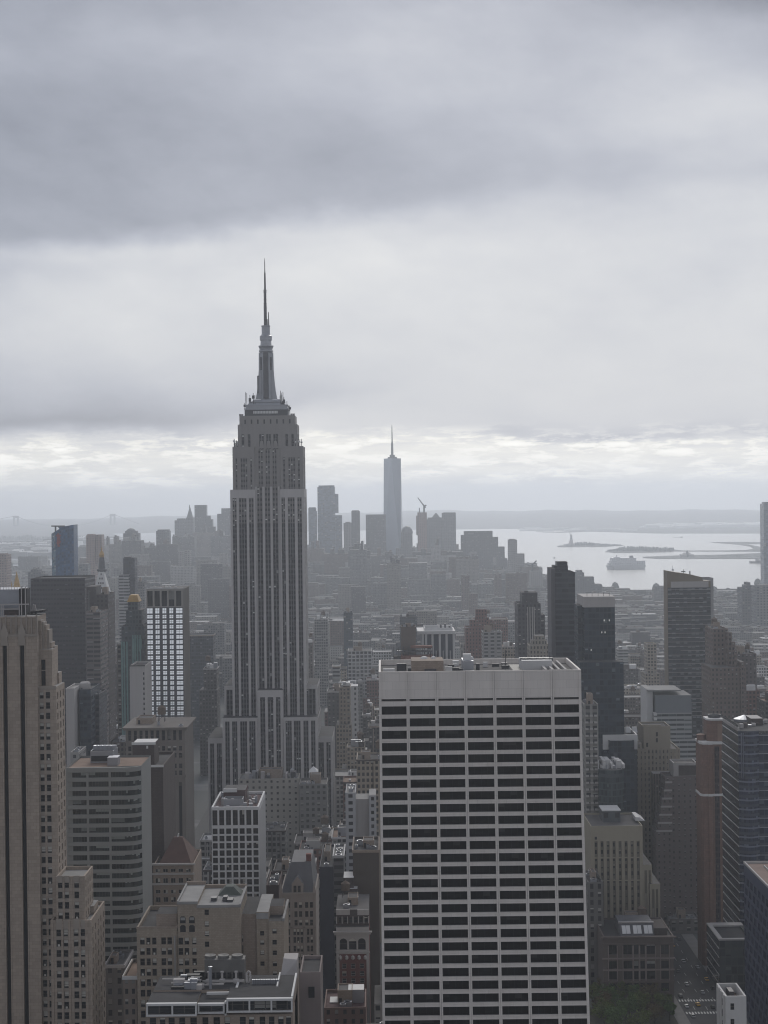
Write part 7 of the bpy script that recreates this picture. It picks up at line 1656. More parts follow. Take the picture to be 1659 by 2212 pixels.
# dark ornate block over the park
YK = 905.0
x0, x1, z = span(1303, 1455, 2022, YK)
OB = thing('dark_ornate_block', 'dark ornate stone block with tall framed windows and three white skylights, beside the avenue', 'building', ((x0 + x1) / 2, YK + 16, -1))
lm(OB, 'the dark ornate block', 1379, 1379, 2050, YK); FOOT.append((x0, x1, YK, YK + 40, z))
ORN = plain('sooty_ornate_stone', (.13, .105, .095), .9, .2, .2, streak=.4)
mb = MB(); W = x1 - x0; zz = lambda y: P(1379, y, YK).z
xs = [(x0 + W * a, x0 + W * b) for a, b in ((.08, .19), (.285, .41), (.435, .50), (.525, .59), (.615, .735), (.82, .93))]
zs_ = sorted([(zz(b), zz(a)) for a, b in ((2041, 2062), (2076, 2093), (2098, 2116), (2124, 2142))])
mb.grid(YK, x0, x1, -1, z, xs, zs_, .8, 0, 1, 3); mb.ring(x0, x1, YK + .02, YK + 40, -1, z, .6, 0, None, 'N'); mb.face([(x0, YK + .5, z - 1), (x1, YK + .5, z - 1), (x1, YK + 40, z - 1), (x0, YK + 40, z - 1)], 2)
for y, o in ((2024, 1.2), (2039, .4), (2070, .6), (2095, .4), (2121, .5)): mb.bx(x0 - o, x1 + o, YK - o, YK - .01, zz(y) - .35, zz(y) + .35, 3 if y in (2070, 2095) else 0)
for p, q in xs:
    for e in (p - .45, q + .1): mb.bx(e, e + .35, YK - .35, YK - .012, zz(2118), zz(2043), 3)
mb.build('wall', [ORN, PD, M['roof_dark'], plain('pale_ornate_trim', (.25, .21, .195), .9, .15, .2)], OB)
mb = MB(); q0, q1, qz = span(1339, 1412, 1996, YK + 6); mb.loft([[(q0, YK + 3, z - 1), (q1, YK + 3, z - 1), (q1, YK + 26, z - 1), (q0, YK + 26, z - 1)], [(q0, YK + 9, qz), (q1, YK + 9, qz), (q1, YK + 26, qz), (q0, YK + 26, qz)]], 0)
mb.box(q1 + .02, P(1440, 2000, YK + 6).x, YK + 5, YK + 24, z - 1, qz - 2, 1); mb.bx(q0 - .4, q1 + .4, YK + 8.4, YK + 9.4, qz - .2, qz + .6, 2); mb.build('mansard', [M['slate'], M['brown_wall'], M['pale']], OB)
for f in (.05, .38, .70):
    mb = MB(); a, b = q0 + (q1 - q0) * f, q0 + (q1 - q0) * (f + .26); g = lambda t: (YK + 3 + 6 * t - .25, z - 1 + (qz - z + 1) * t + .12)
    (ya_, za_), (yb_, zb2) = g(.2), g(.8); mb.face([(a, ya_, za_), (b, ya_, za_), (b, yb_, zb2), (a, yb_, zb2)], 0); mb.bar((a, ya_, za_), (a, yb_, zb2), .25, 1); mb.bar((b, ya_, za_), (b, yb_, zb2), .25, 1); mb.bar(((a + b) / 2, ya_, za_ + .05), ((a + b) / 2, yb_, zb2 + .05), .12, 1); mb.build('skylight', [M['white'], M['metal_dark']], OB)
roofbits(OB, x0 + 8, x1 - 2, YK + 26, YK + 40, z - 1, 5, True, None, True)
tower('dim_park_side_block', 'dim grey block with pale top storeys, between the white slab and the dark ornate block', 'building', 1270, 1303, 1906, 930, 30, facade('dimgrey', (.14, .135, .13), (.035, .035, .038), .42, .6, blind=.3, span=(.12, .115, .11)), (3.2, 4.2), M['roof_dark'])
tower('low_roof_avenue_block', 'low grey flat roofed block closing the avenue, with white roof edges', 'building', 1447, 1512, 1985, 1058, 18, facade('lowav', (.15, .14, .135), (.04, .04, .04), .5, .5), (4, 4), M['roof_light'], bits=True)
# ------------------------------------------------------------------ avenue, park trees, cars
AX0, AX1 = 148.0, 173.0
mb = MB()
def sheet(name, x0, x1, y0, y1, z, m): mb = MB(); mb.face([(x0, y0, z), (x1, y0, z), (x1, y1, z), (x0, y1, z)]); return structure(mb.build(name, [m]))
sheet('road', AX0, AX1, 780, 1056, .05, M['asphalt'])
sheet('road', -152, -130, 500, 2300, .05, M['asphalt'])
mb = MB()
for a, b in ((142, AX0), (AX1, 180)): mb.bx(a, b, 780, 1056, .004, .17, 0)
structure(mb.build('pavement', [M['paving']]))
mb = MB()
for i in range(10):
    for x in (AX0 + 6.2, AX0 + 12.5, AX0 + 18.8):
        y = 900 + i * 16; mb.face([(x, y, .058), (x + .18, y, .058), (x + .18, y + 6, .058), (x, y + 6, .058)])
for y in (893, 915):
    for i in range(16): x = AX0 + .8 + i * 1.5; mb.face([(x, y, .058), (x + .75, y, .058), (x + .75, y + 3.6, .058), (x, y + 3.6, .058)])
structure(mb.build('road_markings', [M['paint']]))
M['tyre'] = plain('tyre_rubber', (.02, .02, .02), .9, .1, 1.0)
CARC = {'white': (.60, .60, .60), 'black': (.015, .015, .017), 'silver': (.35, .36, .37), 'yellow': (.60, .33, .03), 'dark red': (.16, .02, .02), 'dark grey': (.07, .07, .075)}
for c, v in CARC.items(): M['car_' + c] = plain('car_paint_' + c.replace(' ', '_'), v, .3, .04, .5, 0, .5)
proto = {}
def car_meshes(c):
    if c in proto: return proto[c]
    out = []
    mb = MB(); L_, W_ = 4.7, 1.85
    rings = [[(-W_ / 2, -L_ / 2, .35), (W_ / 2, -L_ / 2, .35), (W_ / 2, L_ / 2, .35), (-W_ / 2, L_ / 2, .35)], [(-W_ / 2, -L_ / 2 - .05, .65), (W_ / 2, -L_ / 2 - .05, .65), (W_ / 2, L_ / 2 + .05, .65), (-W_ / 2, L_ / 2 + .05, .65)], [(-W_ / 2 + .08, -L_ / 2 + .1, .92), (W_ / 2 - .08, -L_ / 2 + .1, .92), (W_ / 2 - .08, L_ / 2 - .1, .92), (-W_ / 2 + .08, L_ / 2 - .1, .92)]]
    mb.loft(rings, 0); mb.loft([[(-.72, -1.25, 1.40), (.72, -1.25, 1.40), (.72, .75, 1.40), (-.72, .75, 1.40)], [(-.68, -1.1, 1.47), (.68, -1.1, 1.47), (.68, .6, 1.47), (-.68, .6, 1.47)]], 0); out.append(('body', mb, [M['car_' + c]]))
    mb = MB(); mb.loft([[(-.84, -1.95, .92), (.84, -1.95, .92), (.84, 1.35, .92), (-.84, 1.35, .92)], [(-.70, -1.3, 1.40), (.70, -1.3, 1.40), (.70, .75, 1.40), (-.70, .75, 1.40)]], 0); out.append(('window_glass', mb, [M['glassdark']]))
    for x in (-.86, .86):
        for y in (-1.4, 1.4):
            mb = MB(); n = 12
            ring = lambda xx, r_: [(xx, y + r_ * math.cos(2 * math.pi * i / n), .34 + r_ * math.sin(2 * math.pi * i / n)) for i in range(n)]
            a, b = ring(x - .1, .33), ring(x + .1, .33)
            for i in range(n): j = (i + 1) % n; mb.face([a[i], a[j], b[j], b[i]])
            mb.face(b if x > 0 else a[::-1]); out.append(('wheel', mb, [M['tyre']]))
    res = []
    for nm, mb, ms_ in out: o = mb.build(nm, ms_); res.append((nm, o.data)); bpy.data.objects.remove(o)
    proto[c] = res; return res
cars = [('white', 0, 905, 'stopped beyond the near crosswalk'), ('yellow', 1, 908, 'waiting at the far crosswalk line'), ('black', 2, 903, 'between the two crosswalks, near the park'), ('dark grey', 0, 924, 'just past the far crosswalk'), ('silver', 2, 930, 'in the middle lane past the far crosswalk'),
        ('black', 3, 938, 'hugging the right kerb beside the low glass block'), ('white', 1, 946, 'halfway down the avenue'), ('yellow', 3, 955, 'on the right lane halfway down the avenue'), ('dark red', 0, 963, 'on the left lane beside the dark ornate block'), ('black', 1, 972, 'in the second lane past the ornate block'),
        ('silver', 3, 980, 'by the foot of the copper brown tower'), ('white', 2, 993, 'far down the avenue in the third lane'), ('dark grey', 1, 1004, 'far down the avenue in the second lane'), ('white', 0, 1016, 'on the left lane near the end of the avenue'), ('yellow', 2, 1028, 'near the end of the avenue in the third lane'), ('black', 3, 1042, 'at the far end of the avenue on the right'), ('silver', 0, 888, 'at the bottom edge by the park trees'), ('white', 3, 886, 'at the bottom edge by the white stair block'), ('white', 3, 915, 'at the right kerb on the far crosswalk')]
for c, lane, y, d in cars:
    x = AX0 + 3.2 + lane * 6.2 + rnd.uniform(-.4, .4)
    o = thing('car', f'{c} car {d}', 'car', (x, y, .05), 'cars on the avenue')
    for nm, me in car_meshes(c): ch = bpy.data.objects.new(nm, me); C.objects.link(ch); ch.parent = o
# park trees
M['bark'] = plain('bark', (.06, .05, .042), .95, .2, .8)
def leaf_mat(name, col):
    m, t, b = mat_new(name)
    n = t.noise(t.node('ShaderNodeNewGeometry').outputs['Position'], .35, 4.0, .6)
    t.put(b.inputs['Base Color'], t.mix(t.ramp(n, [(.35, 0.0), (.65, 1.0)]), tuple(c * .55 for c in col), tuple(c * 1.35 for c in col))); b.inputs['Roughness'].default_value = .9; b.inputs['Specular IOR Level'].default_value = .1
    return m
LEAF = [leaf_mat('leaf_olive', (.12, .15, .045)), leaf_mat('leaf_moss', (.10, .155, .05)), leaf_mat('leaf_bronze', (.13, .105, .055))]
tdesc = [('olive', 'against the white slab'), ('moss green', 'second from the white slab'), ('bronze', 'in front of the dim park side block'), ('olive', 'under the left windows of the dark ornate block'), ('moss green', 'under the middle windows of the dark ornate block'), ('bronze', 'below the right windows of the dark ornate block'), ('olive', 'closest to the avenue pavement'), ('moss green', 'lowest in the park, cut by the bottom edge'), ('bronze', 'at the bottom edge near the avenue'), ('olive', 'at the bottom edge beside the white slab'), ('moss green', 'small, at the corner of the park by the crosswalk'), ('moss green', 'behind the olive tree closest to the avenue'), ('bronze', 'between the first two trees by the white slab'), ('olive', 'in the middle of the park, half hidden'), ('moss green', 'at the bottom edge under the left windows of the ornate block'), ('olive', 'at the bottom edge under the middle windows'), ('bronze', 'tall, in the back row below the skylights')]
sheet('park_ground', 95, 142, 780, 904, .06, plain('park_earth', (.05, .048, .035), .95, .3, .3))
spots = [(1288, 2140, 13), (1312, 2150, 15), (1303, 2126, 13), (1342, 2135, 15), (1372, 2140, 14), (1404, 2146, 14), (1432, 2158, 12), (1350, 2172, 15), (1414, 2185, 13), (1305, 2180, 16), (1446, 2180, 9), (1424, 2136, 13), (1300, 2162, 14), (1378, 2166, 15), (1330, 2196, 16), (1384, 2200, 15), (1358, 2122, 14)]
for (c, d), (x, y, h) in zip(tdesc, spots):
    # crown centre seen at (x, y), tree standing on the ground
    dr = ray(x, y); tt = (h * .65 - CAMZ) / dr.z; px_, py_ = dr.x * tt, dr.y * tt
    o = thing('tree', f'{c} leafed tree {d}', 'tree', (px_, py_, 0), 'park trees beside the avenue')
    mb = MB(); mb.bar((px_, py_, 0), (px_ + .2, py_, h * .45), .55, 0, .34)
    for i in range(7): a_ = i * .9; mb.bar((px_ + .1, py_, h * (.28 + .03 * i)), (px_ + math.cos(a_) * h * .28, py_ + math.sin(a_) * h * .28, h * (.62 + .04 * (i % 4))), .24, 0, .06)
    mb.build('trunk', [M['bark']], o)
    mb = MB(); r = random.Random(int(x * 7 + y))
    blobs = [(r.uniform(-.30, .30) * h, r.uniform(-.30, .30) * h, h * r.uniform(.45, .88), h * r.uniform(.10, .19)) for _ in range(17)]
    for bx_, by_, bz_, br_ in blobs:
        for _ in range(105):
            v = Vector((r.gauss(0, 1), r.gauss(0, 1), r.gauss(0, .8))).normalized() * br_ * r.uniform(.55, 1.12)
            c_ = Vector((px_ + bx_, py_ + by_, bz_)) + v; s_ = r.uniform(.16, .42)
            u_ = Vector((r.gauss(0, 1), r.gauss(0, 1), r.gauss(0, 1))).normalized(); w_ = u_.cross(Vector((r.gauss(0, 1), r.gauss(0, 1), r.gauss(0, 1)))).normalized()
            mb.face([c_ - u_ * s_, c_ - w_ * s_, c_ + u_ * s_, c_ + w_ * s_], 0)
    mb.build('crown', [LEAF[('olive', 'moss green', 'bronze').index(c)]], o)
# ------------------------------------------------------------------ downtown skyline in the haze
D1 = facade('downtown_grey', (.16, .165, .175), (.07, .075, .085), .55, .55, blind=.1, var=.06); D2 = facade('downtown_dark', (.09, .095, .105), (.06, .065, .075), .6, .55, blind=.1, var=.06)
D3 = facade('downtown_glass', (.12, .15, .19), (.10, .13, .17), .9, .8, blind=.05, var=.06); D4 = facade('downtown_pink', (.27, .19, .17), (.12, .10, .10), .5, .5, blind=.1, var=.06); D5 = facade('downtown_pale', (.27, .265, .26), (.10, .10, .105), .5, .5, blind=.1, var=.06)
CELL = (5.5, 5.0)
def far(name, label, xl, xr, yt, Y, mat, extra=None, dep=45):
    x0, x1, z = span(xl, xr, yt, Y)
    t = thing(name, label, 'skyscraper', ((x0 + x1) / 2, Y + dep / 2, -8))
    mb = MB(); mb.ring(x0, x1, Y, Y + dep, -8, z, 1, 0, CELL, '', 3); mb.face([(x0, Y, z - 2.5), (x1, Y, z - 2.5), (x1, Y + dep, z - 2.5), (x0, Y + dep, z - 2.5)], 1); mb.build('wall', [mat, M['roof']], t)
    if extra:
        for nm, lst in extra:
            mb = MB()
            for e in lst:
                kind, a = e[0], e[1:]
                if kind == 'box': q0, q1, qz = span(a[0], a[1], a[2], Y + a[3]); mb.box(q0, q1, Y + a[3], Y + a[3] + (a[4] if len(a) > 4 else dep * .7), -8 if a[3] < 0 else min(z, qz) - 60, qz, 0, 1, CELL)
                elif kind == 'pyr': q0, q1, qz = span(a[0], a[1], a[3], Y + 5); zb_ = P((a[0] + a[1]) / 2, a[2], Y + 5).z; mb.pyramid(q0, q1, Y + 5, Y + 5 + (q1 - q0), zb_, qz, 0, (q1 - q0) * (a[4] if len(a) > 4 else 0) / 2, (q1 - q0) * (a[4] if len(a) > 4 else 0) / 2)
                elif kind == 'mast': p0, p1 = P(a[0], a[1], Y + 12), P(a[2], a[3], Y + 12); mb.bar(p0, p1, a[4], 0, a[5] if len(a) > 5 else a[4])
                elif kind == 'dome': c = P(a[0], a[2], Y + 20); k = Y / F; r_ = a[1] * k; zt = P(a[0], a[3], Y + 20).z; mb.lathe(c.x, Y + 20, [(r_ * math.cos(t_ * math.pi / 16), c.z + (zt - c.z) * math.sin(t_ * math.pi / 16)) for t_ in range(9)], 16)
            (mb.build if nm in ('spire', 'crane', 'pyramid_roof', 'dome', 'rounded_top', 'stacked_box') else mb.build_each)(nm, [mat if nm not in ('spire', 'crane') else M['steel_far'], M['roof']], t)
    return t
# the tapering glass tower with the spire
Y1 = 5870.0; k = Y1 / F
x0, x1, z = span(828.5, 866.5, 990, Y1); cx_ = (x0 + x1) / 2; h_ = (x1 - x0) / 2
WT = thing('tapered_glass_tower', 'tallest downtown tower, pale tapering glass with triangular facets and a thin spire', 'skyscraper', (cx_, Y1 + h_, -8))
lm(WT, 'the tapered glass tower with spire', 847, 847, 1050, Y1)
FG1 = plain('facet_glass_lit', (.30, .35, .42), .25, .05, .01, 0, .6); FG2 = plain('facet_glass_shaded', (.16, .20, .26), .2, .05, .01, 0, .6)  # one facet glass in a lit and a shaded copy, light painted in
zb_ = 45; cy_ = Y1 + h_
bot = [(cx_ - h_ * 1.02, cy_ - h_ * 1.02, zb_), (cx_ + h_ * 1.02, cy_ - h_ * 1.02, zb_), (cx_ + h_ * 1.02, cy_ + h_ * 1.02, zb_), (cx_ - h_ * 1.02, cy_ + h_ * 1.02, zb_)]
ro = R(-8)
def rotp(p): return (cx_ + (p[0] - cx_) * math.cos(ro) - (p[1] - cy_) * math.sin(ro), cy_ + (p[0] - cx_) * math.sin(ro) + (p[1] - cy_) * math.cos(ro), p[2])
bot = [rotp(p) for p in bot]
top = [rotp(p) for p in [(cx_, cy_ - h_ * .98, z), (cx_ + h_ * .98, cy_, z), (cx_, cy_ + h_ * .98, z), (cx_ - h_ * .98, cy_, z)]]
mb = MB()
for i in range(4):
    j = (i + 1) % 4; mb.face([bot[i], bot[j], top[i]], i % 2 * 0 + (0 if i in (0,) else 1)); mb.face([bot[j], top[j], top[i]], 1 if i in (0,) else 0)
    mb.face([(bot[i][0], bot[i][1], -8), (bot[j][0], bot[j][1], -8), bot[j], bot[i]], 1)
mb.face(top, 0); mb.build('glass_wall', [FG1, FG2], WT)
mb = MB(); mb.lathe(cx_, cy_, [(h_ * .52, z), (h_ * .52, z + 5), (h_ * .3, z + 5), (h_ * .3, z + 12), (0, z + 12)], 16); zt = P(845.5, 917, cy_).z; mb.lathe(cx_, cy_, [(4.2, z + 5), (3.4, z + 50), (2.2, z + 55), (1.3, zt - 8), (.5, zt), (0, zt + 1)], 8); mb.build('spire', [M['steel_far']], WT)
for args in [
 ('stacked_glass_tower', 'pale downtown tower with irregular stacked glass boxes, right beside the spired skyscraper', 666, 682, 1098, 5500, D3, [('stacked_box', [('box', 668, 684, 1104, -3), ('box', 668, 683.5, 1122, -5), ('box', 667, 681, 1096, 2)])]),
 ('pale_flat_topped_tower', 'tall pale flat topped downtown tower between the spired skyscraper and the tapered glass tower', 685.5, 723, 1052, 5600, D3, [('setback', [('box', 688, 722, 1048.5, 4), ('box', 723, 730.5, 1067, 6), ('box', 724, 738.5, 1113, -4)])]),
 ('ribbed_pyramid_top_block', 'short downtown block with pale ribs, right of the pale flat topped tower', 742, 760, 1130, 5700, D5, [('cap', [('box', 746, 757, 1127.5, 6)])]),
 ('narrow_slab_tower', 'narrow straight downtown slab tower, halfway to the tapered glass tower', 759, 777, 1104, 5600, D2, [('cap', [('box', 760, 775, 1102.5, 8)])]),
 ('broad_flat_downtown_block', 'broad flat grey downtown block touching the left foot of the tapered glass tower', 790, 833.5, 1111.5, 5700, D2, None),
 ('round_shouldered_block', 'round shouldered downtown block at the right foot of the tapered glass tower', 866, 891, 1150, 5600, D1, [('rounded_top', [('dome', 879, 13, 1152, 1136.5), ('box', 855, 897, 1184, -8)])]),
 ('pink_construction_tower', 'pinkish downtown tower under construction with a slanted crane on top', 902, 922, 1107, 5500, D4, [('core', [('box', 899, 903, 1114, 8)]), ('crane', [('mast', 916, 1107, 916, 1094, 5), ('mast', 919, 1097, 902.5, 1075, 5, 2.5), ('mast', 916, 1094, 921, 1091, 4), ('mast', 906, 1107, 906, 1097, 3)])]),
 ('pyramid_topped_block', 'downtown block with a shallow pyramid top, right of the pink construction tower', 922, 955, 1122, 5900, D1, [('pyramid_roof', [('pyr', 930, 954, 1122, 1108.5, .1), ('box', 924, 954, 1118, 3)])]),
 ('square_downtown_tower', 'square grey downtown tower at the right end of the tall cluster', 955, 984.5, 1108, 5800, D1, [('cap', [('box', 958, 984, 1107, 5)])]),
 ('chamfered_bulky_block', 'bulky downtown block with chamfered shoulders standing alone before the harbour', 1003, 1064, 1147.5, 5300, D2, [('shoulder', [('box', 996, 1006, 1156, 3), ('box', 1060, 1076, 1160, 4), ('box', 1072, 1090, 1181, 2), ('box', 1086, 1096, 1206, 1)])]),
 ('shore_tower', 'slim pale tower on the shore just left of the open harbour', 1099, 1117, 1166, 4900, D5, [('lower_wing', [('box', 1113, 1133, 1196, -3), ('box', 1101, 1112, 1164.5, 6)])]),
 ('crane_topped_block', 'low grey block with a site crane by the harbour shore', 1146, 1172, 1234, 4500, D5, [('crane', [('mast', 1150, 1234, 1150, 1218, 4), ('mast', 1148, 1222, 1159, 1211, 3)])]),
 ('stepped_shore_block', 'broad hazy stepped block on the harbour shore behind the slim charcoal tower', 1222, 1262, 1237, 4300, D2, [('upper_stage', [('box', 1246, 1258, 1232, 4), ('box', 1258, 1283, 1246, -4), ('box', 1276, 1300, 1262, -8)])]),
 ('right_edge_tower', 'pale violet hazy glass tower cut by the right edge of the photo', 1649.5, 1690, 1088, 4600, D3, [('crown', [('box', 1651, 1690, 1084, 4)])]),
 ('spired_stone_tower', 'downtown stone tower with a steep pointed pyramid roof, left of the spired skyscraper', 402, 418, 1118, 6200, D1, [('pyramid_roof', [('pyr', 403, 416, 1118, 1096, .12)]), ('spire', [('mast', 409.5, 1097, 409.3, 1090, 4, 1)]), ('shoulder', [('box', 377, 405, 1124, 4), ('box', 382, 400, 1120, 8)])]),
 ('boxy_downtown_tower', 'boxy downtown tower with a flat top, between the pointed stone tower and the spired skyscraper', 420, 445, 1091, 6000, D2, [('shoulder', [('box', 444, 454, 1114, 4), ('box', 450, 459, 1122, 8)])]),
 ('downtown_edge_tower', 'stepped downtown tower partly hidden by the left edge of the spired skyscraper', 478, 505, 1098, 6000, D2, [('shoulder', [('box', 469, 482, 1110, 4)])]),
 ('domed_stone_tower', 'bulky stone tower with a stepped dome, hazy, between bridge and pointed stone tower', 266, 299, 1152, 5200, D2, [('dome', [('dome', 283, 12, 1152, 1141), ('box', 270, 295, 1147, 5)])]),
 ('tapered_stone_block', 'hazy downtown block with a slightly tapered top, right of the domed stone tower', 337, 365, 1147, 5300, D2, [('cap', [('box', 340, 364, 1144, 5)])]),
 ('pink_grey_slab', 'faint pinkish grey slab tower behind the blue glass tower with red netting', 186, 204, 1156, 3900, D4, [('second_slab', [('box', 207, 220, 1155, 8), ('box', 188, 202, 1154, 6)])]),
 ('left_edge_hazy_block', 'hazy mauve block cut by the left edge above the limestone tower', -14, 14, 1198, 3500, D4, [('cap', [('box', -12, 10, 1196, 5)])]),
 ('clustered_gothic_block', 'hazy turreted block left of the blue glass tower', 60, 89, 1236, 3600, D2, [('turret', [('box', 66, 84, 1230, 5), ('box', 71, 79, 1226, 8), ('box', 88, 98, 1240, 4)])]),
 ('stepped_river_block', 'hazy stepped block by the river right of the blue glass tower', 160, 175, 1228, 3700, D1, [('upper_stage', [('box', 163, 170, 1222, 4), ('box', 172, 190, 1218, 6)])]),
 ('twin_slim_block', 'pair of slim pale hazy housing slabs left of the spired skyscraper', 384, 392, 1192, 4300, D5, [('second_slab', [('box', 399, 410, 1189, 6)])]),
 ('turreted_haze_block', 'hazy turreted block on the right horizon shore', 1603, 1632, 1270, 3300, D2, [('turret', [('box', 1610, 1625, 1264, 4), ('box', 1614, 1621, 1258, 8)])]),
 ('flat_haze_block', 'flat hazy slab on the shore at the right edge', 1634, 1668, 1266, 3200, D1, [('cap', [('box', 1640, 1668, 1264, 5)])])]:
    far(*args)
# ------------------------------------------------------------------ the blocks between: every visible one a thing, the far carpet one mass
GRID_W, GRID_H, SC = 415, 553, 1659.0 / 415
zbuf = np.zeros((GRID_H, GRID_W), np.int32)          # 0 = free
def cells(x0, x1, y0, z1, y1):
    a, b = proj((x0, y0, z1)), proj((x1, y0, z1)); c = proj((x0, y1, z1)); d = proj((x1, y1, z1))
    return min(a[0], c[0]), max(b[0], d[0]), min(a[1], c[1], d[1]), a, b
def paint(x0, x1, y0, y1, z1, idn, zbot=0):
    l, r_, t, a, b = cells(x0, x1, y0, z1, y1)
    i0, i1 = int(max(0, l / SC)), int(min(GRID_W - 1, r_ / SC)); j0 = int(max(0, t / SC)); j1 = int(min(GRID_H - 1, proj((x0, y0, zbot))[1] / SC))
    if i1 < i0 or j1 < j0: return 0
    s = zbuf[j0:j1 + 1, i0:i1 + 1]; n = int((s == 0).sum()); s[s == 0] = idn
    return n
def overlaps(x0, x1, y0, y1):
    for a, b, c, d, _ in FOOT:
        if x0 < b + 1 and x1 > a - 1 and y0 < d + 1.5 and y1 > c - 1.5: return True
    return False
KINDS_ = [  # name, colour word, wall material, cell, weight
 ('tan', facade('inf_tan', (.285, .24, .19), (.028, .028, .03), .58, .58, blind=.22), (2.8, 3.5), 4), ('red brick', facade('inf_brick', (.15, .08, .068), (.03, .028, .028), .52, .56, blind=.25), (2.8, 3.4), 3),
 ('grey', facade('inf_grey', (.235, .23, .225), (.028, .029, .033), .66, .60, blind=.2), (3.0, 3.6), 5), ('dark brown', facade('inf_brown', (.10, .08, .07), (.025, .024, .024), .55, .55, blind=.3), (2.8, 3.5), 4),
 ('white', facade('inf_white', (.50, .49, .48), (.035, .035, .04), .62, .58, blind=.15), (3.2, 3.7), 2), ('banded grey', facade('inf_band', (.30, .30, .295), (.03, .034, .038), .95, .5, blind=.2), (5, 3.7), 2),
 ('dark glass', facade('inf_glass', (.06, .065, .075), (.04, .048, .058), .86, .72, blind=.12, bcol=(.14, .15, .16)), (2.4, 3.7), 1), ('ribbed stone', facade('inf_rib', (.31, .285, .26), (.026, .026, .028), .6, .64, blind=.2, span=(.10, .092, .086)), (2.6, 3.6), 3),
 ('buff', facade('inf_buff', (.345, .30, .245), (.03, .03, .03), .5, .56, blind=.25), (3.0, 3.5), 2), ('sooty', facade('inf_soot', (.07, .064, .062), (.022, .022, .024), .55, .55, blind=.25), (2.9, 3.6), 3)]
ROOFS = [('gravel', M['roof'], 4), ('black tar', M['roof_dark'], 4), ('pale', M['roof_light'], 3), ('tan', M['roof_tan'], 1), ('bright white', M['roof_white'], 1)]
def pick(r, lst): return r.choices(lst, [l[-1] for l in lst])[0]
r = random.Random(42)
cand = []
y = 690.0
blk = 0
while y < 2350:
    for row in range(2):
        x = -.235 * (y + 60) - 40
        while x < .235 * (y + 60) + 40:
            w_ = r.uniform(9, 24) if r.random() < .8 else r.uniform(24, 50)
            x0, x1 = x, x + w_ - .4; x += w_
            y0 = y + row * 31 + r.uniform(0, 2); y1 = y + row * 31 + 30
            if (x1 > -149 and x0 < -131 and y < 2300) or (x1 > 142 and x0 < 180 and y < 1090) or (x1 > 60 and y < 900 and x0 < 180): continue
            h = max(14, r.gauss(44, 13)) if y < 1500 else max(12, r.gauss(40, 13))
            if r.random() < .035: h = r.uniform(80, 115)
            if y < 900: h = min(h, 60)
            px = proj(((x0 + x1) / 2, y0, h))
            # keep the view down the big avenue gaps and to the heroes open
            if 200 < px[0] < 520 and y < 1250: h = min(h, 45)
            if 690 < px[0] < 820 and y < 900: h = min(h, 32)
            if overlaps(x0, x1, y0, y1): continue
            cand.append([x0, x1, y0, y1, h, None])
    y += 80.5
for i, (a, b, c, d, z) in enumerate(FOOT): pass
order = sorted([(f[2], 0, -1, f) for f in FOOT] + [(c[2], 1, i, c) for i, c in enumerate(cand)], key=lambda t: t[0])
for yy, isc, i, f in order: 
    n = paint(f[0], f[1], f[2], f[3], f[4], i + 10 if isc else 1)
    if isc: cand[i][5] = n
vis = [c for c in cand if c[5] and c[5] >= 1]
vis.sort(key=lambda c: -c[5])
ind, restc = vis[:285], vis[285:]
meta = []
def relation(px, py, Y):
    best = min(LAND, key=lambda l: abs(l[0] - px) * 1.0 + abs(l[1] - py) * .55 + abs(l[3] - Y) * .06)
    dx_ = px - best[0]
    if best[3] > Y + 40 and abs(dx_) < 60: return 'in front of ' + best[2]
    if best[3] < Y - 60 and abs(dx_) < 60: return 'behind ' + best[2]
    if abs(dx_) > 90: return ('well right of ' if dx_ > 0 else 'well left of ') + best[2]
    return ('right of ' if dx_ > 0 else 'left of ') + best[2]
for c in ind:
    x0, x1, y0, y1, h, n = c
    rr = random.Random(int(x0 * 13 + y0 * 7)); kind = pick(rr, KINDS_); rf = pick(rr, ROOFS)
    tank = rr.random() < .34; pent = rr.random() < .7; step = h > 40 and rr.random() < .35
    px = proj(((x0 + x1) / 2, y0, h))
    W = x1 - x0; size = 'narrow' if W < 14 else ('broad' if W > 36 else '')
    ht = 'tall' if h > 80 else ('low' if h < 30 else '')
    desc = ' '.join(w for w in (size, ht, kind[0], 'block') if w)
    feat = 'a stepped top' if step else ('a water tank' if tank else ('a penthouse' if pent else f'a {rf[0]} roof'))
    meta.append([c, kind, rf, tank, pent, step, f'{desc} with {feat}, {relation(px[0], px[1], y0)}', px, rr])
from collections import defaultdict
byl = defaultdict(list)
for m_ in meta: byl[m_[6]].append(m_)
ORD = ['leftmost', 'second from left', 'third from left', 'fourth from left', 'fifth from left', 'sixth from left', 'seventh from left', 'eighth from left']
for k_, lst in byl.items():
    if len(lst) > 1:
        lst.sort(key=lambda m_: m_[7][0])
        for i, m_ in enumerate(lst): m_[6] = k_ + ', ' + (ORD[i] if i < 8 else 'far right')
